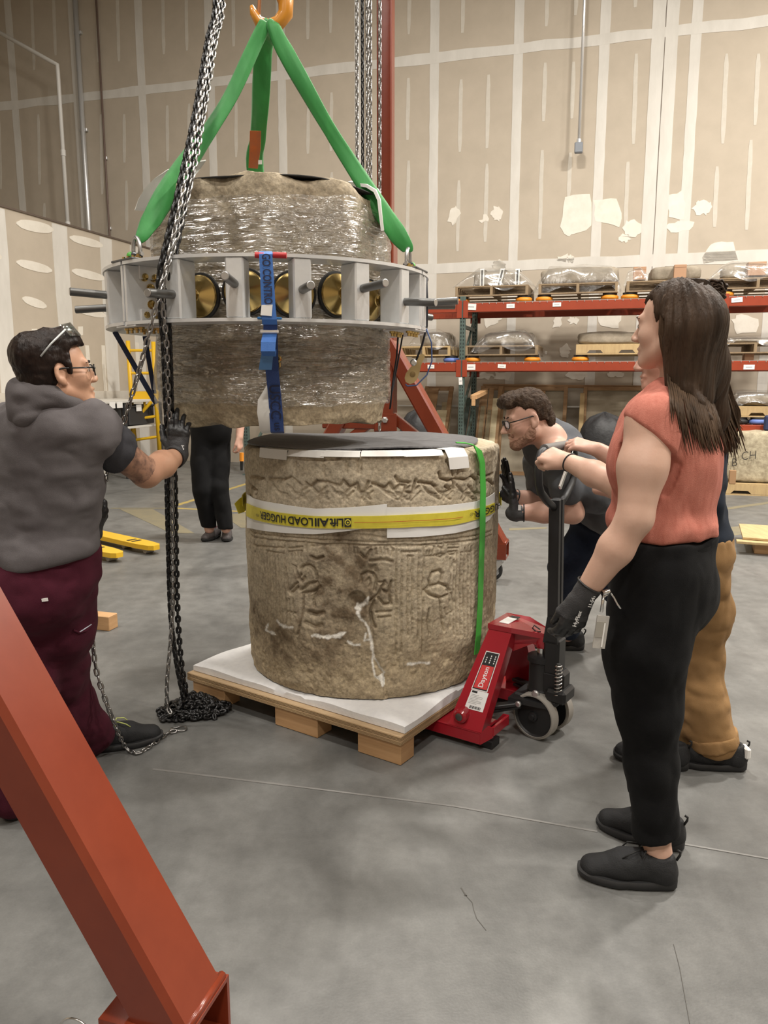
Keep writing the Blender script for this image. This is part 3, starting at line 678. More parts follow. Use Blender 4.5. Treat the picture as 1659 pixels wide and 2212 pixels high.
SA((1250, 452), (1258, 560), (1272, 662), **D2); SA((1180, 520), (1172, 600), (1180, 680)); SA((1310, 280), (1330, 230), (1350, 220), w=.008); SA((1290, 400), (1320, 420), (1340, 480)); SA((1280, 520), (1290, 560), (1330, 540))
for x in (690, 712, 832, 862, 888, 908): SA((x, 132+random.uniform(-8, 8)), (x+3, 168))
SA((735, 165), (768, 198), (802, 140), **D2); SA((800, 212), (870, 205), (942, 214), **D2); SA((930, 122), (945, 140), (935, 180)); SA((780, 130), (810, 120)); SA((900, 120), (920, 112), (935, 122))
SA((278, 130), (362, 124)); SA((275, 152), (360, 148))
for x in (292, 312, 332, 352): SA((x, 152), (x, 182))
SA((420, 184), (450, 200), (492, 186), **D2); SA((380, 90), (385, 130)); SA((420, 120), (470, 112))
SA((1155, 122), (1180, 108), (1212, 120), (1206, 150)); SA((1155, 186), (1212, 180))
for x in (1160, 1180, 1200): SA((x, 150), (x, 170))
SA((1225, 181), (1250, 166), (1276, 176), (1250, 189), (1225, 181)); SA((1300, 112), (1362, 106)); SA((1300, 132), (1362, 126)); SA((1300, 158), (1352, 150), (1340, 172), (1310, 172), (1300, 158)); SA((1232, 90), (1262, 80), (1280, 100), (1262, 132), (1236, 120))
D3 = dict(w=.006, d=.012)
SB((60, 375), (110, 380), (150, 392), **D3); SB((180, 390), (270, 395), (318, 380), (350, 410), (382, 432), **D3); SB((410, 415), (440, 440), (480, 402), (530, 412), **D3)
SB((540, 410), (620, 436), (650, 400), (682, 442), (730, 420), (742, 470), (776, 482), (802, 412), **D3); SB((830, 424), (910, 446), (935, 420), (966, 462), (1000, 430), (1036, 432), (1030, 470), (1076, 482), (1102, 402), **D3)
SB((975, 378), (990, 410), (1060, 416), **D3); SB((1120, 415), (1200, 420), (1225, 440), **D3); SB((1250, 352), (1262, 390), (1312, 402), (1342, 394), (1342, 452), **D3); SB((1350, 390), (1420, 396), (1460, 374), (1492, 402), (1492, 432), **D3)
SB((1290, 440), (1330, 462), (1300, 480), **D3); SB((1500, 360), (1540, 380), (1580, 360), **D3); SB((1510, 420), (1560, 400), (1590, 430), **D3); SB((60, 430), (100, 470), (90, 500), **D3)
for x0 in (200, 300, 440, 560, 700, 870, 930, 1140, 1210, 1360, 1430):
    for k in range(3): SB((x0+k*8, 430+k*6), (x0+30+k*14, 470+k*12), (x0+95+k*10, 488+k*16), w=.004, d=.006)
for x0 in (360, 480, 640, 760, 1000, 1060, 1270, 1390): SB((x0, 520), (x0+25, 470), (x0+60, 440), w=.005, d=.008); SB((x0+10, 530), (x0+50, 490), (x0+70, 470), w=.004, d=.006)
for x, y0, y1 in ((665, 288, 352), (735, 280, 356), (752, 280, 356), (520, 312, 362), (345, 285, 352)): SB((x, y0), (x, y1), w=.006, d=.007)
SB((410, 225), (450, 260), (520, 276), (590, 270), (642, 240), w=.007, d=.006); SB((1300, 280), (1335, 330), (1340, 370), w=.006, d=.01); SB((1395, 290), (1370, 340), (1365, 380), w=.006, d=.006)
cracks_w = [((720, 550), (735, 590), (760, 605), (785, 650), (800, 700), (812, 760), (816, 800), (808, 860), (820, 920), (832, 962)), ((815, 800), (822, 840), (850, 880), (868, 910), (888, 935)), ((700, 522), (740, 508), (772, 492), (785, 452)), ((712, 500), (705, 525), (730, 530)),
            ((420, 690), (470, 692), (500, 702), (560, 695), (600, 688), (632, 680)), ((480, 700), (540, 705), (600, 700)), ((650, 735), (690, 755), (730, 750)), ((1050, 878), (1110, 870), (1180, 868)), ((200, 600), (240, 632), (300, 640)), ((130, 620), (120, 660), (180, 680)), ((770, 680), (760, 730), (790, 720))]
def make_lower():
    ph = np.concatenate([np.linspace(-1.72, 1.72, 660), np.linspace(1.72, 2*math.pi-1.72, 70)[1:-1]])
    z = np.concatenate([np.linspace(LZ0, LZ0+.03, 14)[:-1], np.linspace(LZ0+.03, LZ1-.02, 300), np.linspace(LZ1-.02, LZ1, 10)[1:]])
    PH, Z = np.meshgrid(ph, z); U = PH*LR
    q = np.stack([np.cos(PH)*LR, np.sin(PH)*LR, Z], -1)
    n1 = fbm(q*5, 4, 3); n2 = fbm(q*22, 4, 11); n3 = fbm(q*70, 3, 23); n4 = vnoise(q*130, 31)
    d = .005*n1 + .0016*n2 + .0013*n3
    low = np.clip((.62-Z)/.35, 0, 1)
    d += low*(.006*n1+.0045*np.minimum(n2, .2)) - .006*np.clip(n3-.75, 0, 1)
    carve = np.zeros_like(d)
    for pts, w_, dep in strokes:
        a = np.array(pts); m = (U > a[:, 0].min()-.03) & (U < a[:, 0].max()+.03) & (Z > a[:, 1].min()-.03) & (Z < a[:, 1].max()+.03)
        dd = seg_dist(U[m]+.002*n3[m], Z[m]+.002*n2[m], pts); carve[m] = np.maximum(carve[m], dep*np.exp(-(dd/w_)**2))
    worn = np.clip(1.2-np.maximum(0, n1*.5+.1), .6, 1.15)
    d -= 1.35*carve*worn
    hol = seg_dist(U, Z, uv(A_, [(610, 60), (660, 160), (700, 240), (760, 300)])); d -= .016*np.exp(-(hol/.05)**2)
    hol2 = seg_dist(U, Z, uv(A_, [(470, 420), (560, 560), (640, 620)])); d -= .010*np.exp(-(hol2/.09)**2)
    pit = seg_dist(U, Z, uv(A_, [(712, 470), (718, 490)])); d -= .022*np.clip(1-(pit/.042)**4, 0, 1)
    fr = seg_dist(U, Z, uv(A_, [(800, 560), (820, 760), (830, 860), (890, 960), (900, 1090)])); d -= .010*np.exp(-(fr/.008)**2)
    side = np.clip((U-uv(A_, [(895, 1000)])[0][0])/.02, 0, 1)*np.clip((.40-Z)/.1, 0, 1); d -= .012*side
    bev = np.clip((LZ0+.05-Z)/.05, 0, 1); d -= bev**2*(.016+.012*n1+.010*n2)
    d -= np.clip((Z-LZ1+.02)/.02, 0, 1)**2*(.012+.012*np.maximum(n2, -.3))
    d -= np.clip((Z-LZ1+.08)/.08, 0, 1)*.012*np.clip(n1-.25, 0, 1)*2
    R = LR+d
    lift = np.clip((PH-.55)/.5, 0, 1)*np.clip(1-(Z-LZ0)/.06, 0, 1)*.02*(PH < 2)
    X = np.stack([LCEN[0]+R*(np.cos(PH)*lc[0]+np.sin(PH)*lr[0]), LCEN[1]+R*(np.cos(PH)*lc[1]+np.sin(PH)*lr[1]), Z+lift+.0*n1+np.clip((Z-LZ1+.02)/.02, 0, 1)*.006*n1], -1)
    ny, nx = PH.shape; vs = X.reshape(-1, 3)
    i, j = np.meshgrid(np.arange(ny-1), np.arange(nx), indexing='ij'); j2 = (j+1) % nx
    fs = np.stack([i*nx+j, i*nx+j2, (i+1)*nx+j2, (i+1)*nx+j], -1).reshape(-1, 4)
    # top and bottom caps
    top = vs[(ny-1)*nx:]; k = len(vs); rings = [top]
    cap = []
    for f in (.9, .5, .02):
        cap.append(np.stack([LCEN[0]+(top[:, 0]-LCEN[0])*f, LCEN[1]+(top[:, 1]-LCEN[1])*f, np.full(nx, LZ1-.002*(1-f))], -1))
    vs = np.concatenate([vs]+cap); prev = (ny-1)*nx
    for m in range(3):
        j = np.arange(nx); fs = np.concatenate([fs, np.stack([prev+j, prev+(j+1) % nx, k+m*nx+(j+1) % nx, k+m*nx+j], -1)]); prev = k+m*nx
    # colour of the stone
    t = np.clip(.5+.55*n1+.35*n2, 0, 1)
    bandd = np.exp(-(hol/.09)**2)+.8*np.exp(-(hol2/.14)**2)+.8*np.exp(-(seg_dist(U, Z, uv(A_, [(120, 640), (330, 760), (520, 800)]))/.1)**2)+.8*np.exp(-(pit/.05)**2)+.5*np.exp(-(seg_dist(U, Z, uv(A_, [(60, 300), (60, 620)]))/.06)**2)
    stain = np.clip(bandd*(.75+.5*n2)+.45*np.clip(n2-.15, 0, 1)+.25*np.clip(n1, 0, 1), 0, 1)
    base = np.array([.455, .385, .275]); warm = np.array([.42, .335, .215]); brown = np.array([.150, .108, .066]); pale = np.array([.60, .53, .41])
    c = base[None, None]*(1-t[..., None])+pale*t[..., None]*.6+base*t[..., None]*.4
    wz = np.clip((.55-Z)/.25, 0, 1)[..., None]*.8; c = c*(1-wz)+warm*wz
    stain = stain*.92; c = c*(1-stain[..., None])+brown*stain[..., None]
    gro = np.clip(carve/.012, 0, 1)[..., None]*np.clip(.3+.5*n2, 0, .55)[..., None]; c = c*(1-gro)+np.array([.20, .145, .085])*gro   # earth left in the carving
    speck = np.clip((n4-.55)*3, 0, 1)[..., None]*.5; c = c*(1-speck)+np.array([.12, .09, .06])*speck
    pl = np.zeros_like(d)
    for cr in cracks_w:
        dd = seg_dist(U+.003*n2, Z+.003*n3, uv(A_, cr)); pl = np.maximum(pl, np.clip(1.4-dd/(.0045+.004*np.clip(n2+.2, 0, 1)), 0, 1))
    dd = seg_dist(U, Z, uv(A_, [(845, 970), (880, 950)])); 
    tri = uv(A_, [(832, 964), (890, 935), (897, 1012), (877, 1026), (862, 986)])
    ins = np.zeros(U.shape, bool); xs = [p[0] for p in tri]; zs = [p[1] for p in tri]
    for a in range(len(tri)):
        b_ = (a+1) % len(tri); cond = ((np.array(zs[a]) > Z) != (zs[b_] > Z)) & (U < (xs[b_]-xs[a])*(Z-zs[a])/(zs[b_]-zs[a]+1e-12)+xs[a]); ins ^= cond
    pl = np.maximum(pl, ins*1.0); weak = np.array([.82, .80, .74])
    c = c*(1-pl[..., None]*.9)+weak*pl[..., None]*.9
    tone = np.concatenate([c.reshape(-1, 3), np.tile(np.array([.42, .35, .24]), (3*nx, 1))])
    o = mesh_obj('stone_drum', vs, fs, M_stone, None, True); set_tone(o, tone); return o
lower = make_lower()
tag(lower, 'carved limestone column drum with white filled crack standing on the foam-topped pallet', 'stone drum')
# painted inventory number near the base
M_ink = mat('black_ink', (.03, .025, .02), .6)
ph0, zz0 = on_cyl(LCEN, LR, 922, 1489)
lettering('painted_number', '6.137.7.1', lambda x, y: cyl_pt(LCEN, LR-.012, ph0+(x)/LR, zz0-.006+y+x*.12), M_ink, lower, width=.09, height=.018)

# felt disc and paper on the lower drum
M_felt = mat('grey_felt', (.13, .13, .135), .95, col2=(.045, .045, .05), scale=26, stretch=(1, 4, 1), bump=.5, bscale=60, bstretch=(1, 3, 1), sheen=.3)
g = []
for i, rr in enumerate(np.linspace(0.004, .535, 12)):
    g.append([LCEN+V(-.035, -.01, LZ1+.011+.005*math.sin(a*3+1)*(rr/.5)**2+.003*math.sin(5*a)*(rr/.5)**3)+rr*(math.cos(a)*lc+math.sin(a)*lr)*(1+.02*math.sin(4*a)) for a in np.linspace(0, 2*math.pi, 64)])
b = MB(); b.sheet(g, .006); felt = b.build('felt_disc', M_felt, None, auto=50); tag(felt, 'dark grey felt disc lying on top of the lower stone drum', 'felt')
M_paper = mat('white_card', (.80, .79, .76), .7)
def card(px, py0, wpx, drop, ang, name_label, dz=0.0):
    ph, z = on_cyl(LCEN, LR, px, py0); wd = wpx/1680*3.2; g = []
    for u in np.linspace(-.5, .5, 6):
        row = []
        for v in (0, .25, .5, .75, 1):
            a = ph+u*wd/LR; tt = v*(drop+.12)
            if tt < .12: q = cyl_pt(LCEN, LR-.105+tt, a, LZ1+.010+dz)
            else: q = cyl_pt(LCEN, LR+.013, a+ang*(tt-.12), LZ1+.004+dz-(tt-.12))
            row.append(q)
        g.append(row)
    b = MB(); b.sheet(g, .002); return tag(b.build('paper_card', M_paper, None), name_label, 'card', None)
card(592, 958, 90, .035, -.2, 'white card under the felt at the left rim of the lower drum')
card(660, 970, 90, .018, 0, 'second white card from the left under the felt rim'); card(735, 974, 84, .014, 0, 'third white card from the left under the felt rim', .001)
card(828, 976, 92, .012, 0, 'white card under the felt at the nearest point of the rim', .002); card(915, 972, 90, .014, 0, 'narrow white card under the felt left of the folded one', .001)
card(985, 965, 56, .075, .3, 'white folded card hanging down the drum face left of the green strap', .002)
# belt: white padding and yellow webbing
M_pad = mat('white_foam_strip', (.82, .82, .80), .75, bump=.05, bscale=40); M_yel = mat('yellow_webbing', (.74, .65, .06), .5, col2=(.66, .57, .05), scale=30, bump=.2, bscale=400, bstretch=(1, 1, 4))
def belt(px_list, R, name, m, label=None, cat=None, th=.004, parent=None):   # (px, ytop, ybottom)
    tops = [on_cyl(LCEN, R, x, y0) for x, y0, _ in px_list]; bots = [on_cyl(LCEN, R, x, y1) for x, _, y1 in px_list]
    xs = np.linspace(0, len(px_list)-1, 64); g = []
    for f in xs:
        i = min(int(f), len(px_list)-2); h = f-i
        a0 = tops[i][0]*(1-h)+tops[i+1][0]*h; z0 = tops[i][1]*(1-h)+tops[i+1][1]*h; a1 = bots[i][0]*(1-h)+bots[i+1][0]*h; z1 = bots[i][1]*(1-h)+bots[i+1][1]*h
        g.append([cyl_pt(LCEN, R+.0004*math.sin(f*7), a0*(1-k)+a1*k, z0*(1-k)+z1*k) for k in (0, .33, .66, 1)])
    b = MB(); b.sheet(g, th); o = b.build(name, m, parent, auto=40)
    if label: tag(o, label, cat)
    return o
belt([(533, 1066, 1140), (545, 1076, 1142), (600, 1088, 1150), (680, 1099, 1154), (760, 1096, 1146), (836, 1089, 1132)], LR+.008, 'foam_strip', M_pad, 'white foam strip under the yellow belt, left half with overlapping end', 'padding')
belt([(836, 1096, 1162), (900, 1095, 1160), (980, 1090, 1152), (1030, 1083, 1140), (1058, 1072, 1122), (1069, 1064, 1105)], LR+.009, 'foam_strip', M_pad, 'white foam strip under the yellow belt, right half behind the green strap', 'padding')
webb = belt([(532, 1087, 1114), (545, 1093, 1121), (600, 1107, 1133), (680, 1115, 1141), (760, 1115, 1142), (836, 1114, 1141), (900, 1111, 1138), (980, 1106, 1134), (1030, 1099, 1122), (1058, 1091, 1112), (1069, 1086, 1106)], LR+.015, 'load_belt', M_yel)
tag(webb, 'yellow webbing belt with black lettering strapped around the carved drum', 'strap')
# rest of the belt round the back
g = []
for a in np.linspace(1.44, 2*math.pi-1.44, 40):
    zt = Z0 = 1.0
    g.append([cyl_pt(LCEN, LR+.016, a, .965), cyl_pt(LCEN, LR+.016, a, .915)])
b = MB(); b.sheet(g, .004); b.build('belt_back', M_yel, webb)
M_blk = mat('printed_black', (.02, .02, .02), .55); M_redln = mat('red_thread', (.5, .12, .03), .6)
def belt_line(x):                        # pixel x -> y of belt centre and half height
    xs = [532, 545, 600, 680, 760, 836, 900, 980, 1030, 1058, 1069]; yc = [1100, 1107, 1120, 1128, 1128.5, 1127.5, 1124.5, 1120, 1110.5, 1101.5, 1096]
    return float(np.interp(x, xs, yc))
def on_belt(x0, x1):                     # lettering runs right to left, upside down
    a0, _ = on_cyl(LCEN, LR+.0205, x0, belt_line(x0)); a1, _ = on_cyl(LCEN, LR+.0205, x1, belt_line(x1)); return a0, a1
zz = [on_cyl(LCEN, LR+.0205, x, belt_line(x)) for x in (540, 600, 680, 760, 836, 900, 980, 1030, 1058, 1066)]
def zc(a): return float(np.interp(a, [q[0] for q in zz], [q[1] for q in zz]))
def belt_text(txt, xr, xl, h, bold=0.0, dz=0.0):
    a0, a1 = on_belt(xr, xl); wd = abs(a0-a1)*LR
    return lettering('lettering', txt, lambda x, y: cyl_pt(LCEN, LR+.0215, a0-x/LR, zc(a0-x/LR)-dz-(y-h/2)), M_blk, webb, width=wd, height=h, bold=bold)
belt_text('LOAD', 676, 622, .034, .02); belt_text('HUGGER', 617, 562, .034, .02); belt_text('Lift', 742, 712, .034, .03); belt_text('All', 711, 680, .034, .03); belt_text('\u00ae', 560, 553, .012, 0, .006)
belt_text('HUGGER', 1080, 1024, .030, .02); belt_text('\u00ae', 1022, 1015, .014, 0, -.004)
a0, a1 = on_belt(759, 744); g = [[cyl_pt(LCEN, LR+.0215, a, zc(a)+k) for k in (-.018, .018)] for a in np.linspace(a1, a0, 5)]
b = MB(); b.sheet(g, .0004); lg = b.build('logo_square', M_blk, webb); am = (a0+a1)/2
ringp = [cyl_pt(LCEN, LR+.0225, am+.010*math.cos(t)/LR, zc(am)+.011*math.sin(t)) for t in np.linspace(0, 2*math.pi, 24)[:-1]]
b = MB(); b.tube(ringp, .0022, 6, closed=True, flat=.3); b.lathe(cyl_pt(LCEN, LR+.0218, am, zc(am)), cyl_pt(V(0, 0, 0)+LCEN, 1, am, 0)-LCEN, [(.004, 0), (.004, .001)], 10); b.build('logo_ring', M_yel, lg)
a0, a1 = on_belt(1000, 765); g = [[cyl_pt(LCEN, LR+.0212, a, zc(a)+k) for k in (-.0012, .0012)] for a in np.linspace(a1, a0, 24)]
b = MB(); b.sheet(g, .0004); b.build('red_thread', M_redln, webb)
# tail of the belt sticking out at the left
q0 = P(534, 1085, 3.62); b = MB(); g = [[P(x, y, Yv) for x, y, Yv in ((532, 1068, 3.70), (534, 1096, 3.70))], [P(x, y, Yv) for x, y, Yv in ((518, 1076, 3.68), (526, 1106, 3.68))], [P(x, y, Yv) for x, y, Yv in ((506, 1088, 3.66), (515, 1110, 3.66))]]
b.sheet(g, .006); b.build('belt_tail', M_yel, webb)
# green strap
M_gstrap = mat('green_strap', (.07, .42, .055), .6, bump=.15, bscale=300)
gp = [(985, 957, -.10), (1005, 958, -.05), (1022, 962, -.015), (1034, 975, .012), (1041, 1000, .014), (1043, 1060, .022), (1042, 1100, .030), (1042, 1140, .022), (1039, 1220, .013), (1037, 1300, .012), (1033, 1370, .011), (1029, 1412, .008)]
g = []
for (x, y, dr) in gp:
    if dr < -.005: q = G(x, y, LZ1+.022); qa, qb = q+lc*.018, q-lc*.018; 
    else:
        ph, z = on_cyl(LCEN, LR+dr, x, y); qa, qb = cyl_pt(LCEN, LR+dr, ph-.019/LR, z), cyl_pt(LCEN, LR+dr, ph+.019/LR, z)
    g.append([qa, qb])
b = MB(); b.sheet(g, .004); gs = b.build('green_strap', M_gstrap, None, auto=50); tag(gs, 'thin green strap running down the right of the carved drum over the yellow belt', 'strap')

# ------------------------------------------------------------------ upper drum
UCEN, UR, UZ0, UZ1 = V(-.4765, 3.4876, 0), .492, 1.315, 2.245
uc, ur = axes(UCEN)
def make_upper():
    ph = np.concatenate([np.linspace(-1.8, 1.8, 420), np.linspace(1.8, 2*math.pi-1.8, 70)[1:-1]]); z = np.linspace(UZ0, UZ1, 230)
    PH, Z = np.meshgrid(ph, z); q = np.stack([np.cos(PH)*UR, np.sin(PH)*UR, Z], -1)
    n1 = fbm(q*5, 4, 41); n2 = fbm(q*20, 4, 47); n3 = fbm(q*60, 3, 53)
    d = .006*n1+.004*n2+.0015*n3
    lobe = np.clip((Z-1.72)/.35, 0, 1); d += lobe*.022*(np.cos(PH*9+.6)-.3)-.014*lobe**3*(1+n1)
    d -= np.clip((Z-UZ1+.05)/.05, 0, 1)**2*(.025+.02*n2)
    chip = np.clip((UZ0+.11-Z)/.11, 0, 1); sc = np.clip(vnoise(np.stack([PH*3, PH*0, Z*5], -1), 61)*1.3+.25, 0, 1)
    d -= chip**1.3*(.018+.055*sc+.012*n2)
    d -= .02*np.exp(-((PH-.33)/.025)**2)*np.exp(-((Z-1.43)/.03)**2)
    zz_ = Z + np.clip((Z-UZ1+.03)/.03, 0, 1)*(.018*vnoise(np.stack([PH*4, PH*0, PH*0], -1), 71)+.008*n2-.05*np.exp(-((PH-1.15)/.22)**2)) - np.clip((UZ0+.03-Z)/.03, 0, 1)*(.012*vnoise(np.stack([PH*5, PH*0, PH*0], -1), 73)-.004)
    R = UR+d
    X = np.stack([UCEN[0]+R*(np.cos(PH)*uc[0]+np.sin(PH)*ur[0]), UCEN[1]+R*(np.cos(PH)*uc[1]+np.sin(PH)*ur[1]), zz_], -1)
    ny, nx = PH.shape; vs = X.reshape(-1, 3); i, j = np.meshgrid(np.arange(ny-1), np.arange(nx), indexing='ij'); j2 = (j+1) % nx
    fs = np.stack([i*nx+j, i*nx+j2, (i+1)*nx+j2, (i+1)*nx+j], -1).reshape(-1, 4); k = len(vs); add = []; prevs = [(ny-1)*nx, 0]
    for r_, (row, prev) in enumerate(((vs[(ny-1)*nx:], (ny-1)*nx), (vs[:nx], 0))):
        for f in (.92, .5, .02):
            zc_ = row[:, 2]*.0+(UZ1-.02 if r_ == 0 else UZ0+.02); zq = row[:, 2]*f+zc_*(1-f)
            add.append(np.stack([UCEN[0]+(row[:, 0]-UCEN[0])*f, UCEN[1]+(row[:, 1]-UCEN[1])*f, zq], -1)); st = k+(len(add)-1)*nx; jj = np.arange(nx)
            qd = np.stack([prev+jj, prev+(jj+1) % nx, st+(jj+1) % nx, st+jj], -1); fs = np.concatenate([fs, qd if r_ == 0 else qd[:, ::-1]]); prev = st
    vs = np.concatenate([vs]+add)
    t = np.clip(.5+.7*n1+.3*n2, 0, 1)[..., None]; c = np.array([.315, .262, .185])*(1-t)+np.array([.40, .34, .245])*t
    dk = np.clip(.35+.7*n2-.3*n1, 0, 1)[..., None]*.55; c = c*(1-dk)+np.array([.20, .155, .10])*dk
    lo_ = np.clip((1.52-Z)/.2, 0, 1)[..., None]*.65; c = c*(1-lo_)+np.array([.47, .385, .255])*(1-dk*.8)*lo_ + np.array([.2, .15, .09])*dk*.8*lo_
    tone = np.concatenate([c.reshape(-1, 3), np.tile(np.array([.3, .25, .18]), (len(add)*nx, 1))])
    o = mesh_obj('stone_drum', vs, fs, M_stone, None, True); set_tone(o, tone); return o
upper = make_upper()
tag(upper, 'film-wrapped stone column drum hanging in the aluminium ring from green slings', 'stone drum')
# shrink wrap: a wrinkled skin round the drum
M_film = film_mat('stretch_film', (.975, .975, .97), .16, .6, .22, 1.0, 7.0, (1, 1, 6.5), dist=.05)
def wrap_skin(z0, z1, off, seed):
    ph = np.linspace(-math.pi, math.pi, 240); z = np.linspace(z0, z1, 150); PH, Z = np.meshgrid(ph, z); q = np.stack([np.cos(PH)*UR, np.sin(PH)*UR, Z], -1)
    n1 = fbm(q*5, 3, 41); n = np.abs(fbm(np.stack([PH*1.6, Z*26+PH*1.2*np.sin(PH*2), PH*0], -1), 3, seed))
    lobe = np.clip((Z-1.72)/.35, 0, 1)
    R = UR+off+.006*n1+.007*n+lobe*(.022*(np.cos(PH*9+.6)-.3)*.7+.004)-.010*lobe**3*(1+n1)
    X = np.stack([UCEN[0]+R*(np.cos(PH)*uc[0]+np.sin(PH)*ur[0]), UCEN[1]+R*(np.cos(PH)*uc[1]+np.sin(PH)*ur[1]), Z+.012*np.sin(PH*3)*np.clip((Z-z1+.1)/.1, 0, 1)+.01*vnoise(np.stack([PH*5, PH*0, PH*0], -1), seed)], -1)
    b = MB(); ny, nx = PH.shape; i, j = np.meshgrid(np.arange(ny-1), np.arange(nx-1), indexing='ij')
    return mesh_obj('shrink_wrap', X.reshape(-1, 3), np.stack([i*nx+j, i*nx+j+1, (i+1)*nx+j+1, (i+1)*nx+j], -1).reshape(-1, 4), M_film, upper, True)
wrap_skin(1.40, 2.17, .008, 81)
# loose film hanging at the left side of the drum
M_film2 = film_mat('loose_film', (.93, .93, .92), .2, .6, .12, .6, 20, (1, 1, 3), .28)
g = []
for y in np.linspace(715, 925, 24):
    row = []
    for k, x in enumerate(np.linspace(0, 1, 8)):
        xl = np.interp(y, [715, 760, 838, 850, 905, 925], [343, 338, 330, 334, 342, 356]); xr = 376
        row.append(P(xl+(xr-xl)*x+3*math.sin(y*.1+k), y, 3.42-.10*x+.02*math.sin(k*2+y*.06)))
    g.append(row)
b = MB(); b.sheet(g, 0); b.build('loose_film', M_film2, upper, True)
g = [[P(346+x, y, 3.38-.02*math.sin(x*.4)) for x in np.linspace(-8+(y-715)*-.06, 26, 6)] for y in np.linspace(715, 842, 10)]
b = MB(); b.sheet(g, 0); b.build('loose_film', film_mat('bright_film', (.95, .95, .95), .35, .8, .1, 1.0, 30, (1, 1, 2), .55), upper, True)
g = []
for k in np.linspace(0, 1, 8):
    g.append([P(x+30*k*(1 if y < 500 else 1), y, 3.42-.12*k) for x, y in ((372, 440), (350, 470), (340, 510), (334, 545))])
b = MB(); b.sheet(g, 0); b.build('loose_film', M_film2, upper, True)
# white pads under the slings
M_padw = mat('white_pad_sheet', (.78, .78, .75), .7)
g = []
for f, (xa, ya, xb, yb, Yv) in enumerate([(444, 345, 418, 384, 3.30), (405, 352, 392, 398, 3.27), (362, 366, 372, 420, 3.24), (333, 386, 372, 450, 3.24), (312, 408, 366, 456, 3.26), (299, 430, 355, 456, 3.28), (291, 453, 340, 453, 3.30)]):
    g.append([P(xa, ya, Yv), P((xa+xb)/2, (ya+yb)/2, Yv+.02), P(xb, yb, Yv)])
b = MB(); b.sheet(g, .006); tag(b.build('protective_pad', M_padw, None, auto=60), 'white pad sheet between the left green sling and the hanging drum', 'padding')
g = []
for (x, y, dY) in [(752, 398, .10), (770, 400, .02), (792, 404, -.04), (808, 414, -.06), (816, 432, -.07), (819, 460, -.07), (824, 498, -.06)]:
    g.append([P(x-1, y+1, 3.45+dY-.10), P(x+2, y, 3.45+dY), P(x+6, y-1, 3.45+dY+.10)])
b = MB(); b.sheet(g, .012); tag(b.build('protective_pad', M_padw, None, auto=60), 'curved white pad bent over the right top edge of the hanging drum', 'padding')
# black liner edge on top
b = MB(); b.sheet([[cyl_pt(UCEN, UR*f, a, UZ1+.000+.004*math.sin(5*a)) for f in (.3, .6, .93)] for a in np.linspace(-2.6, 1.2, 40)], .003); b.build('top_liner', mat('black_liner', (.03, .03, .03), .7), upper)

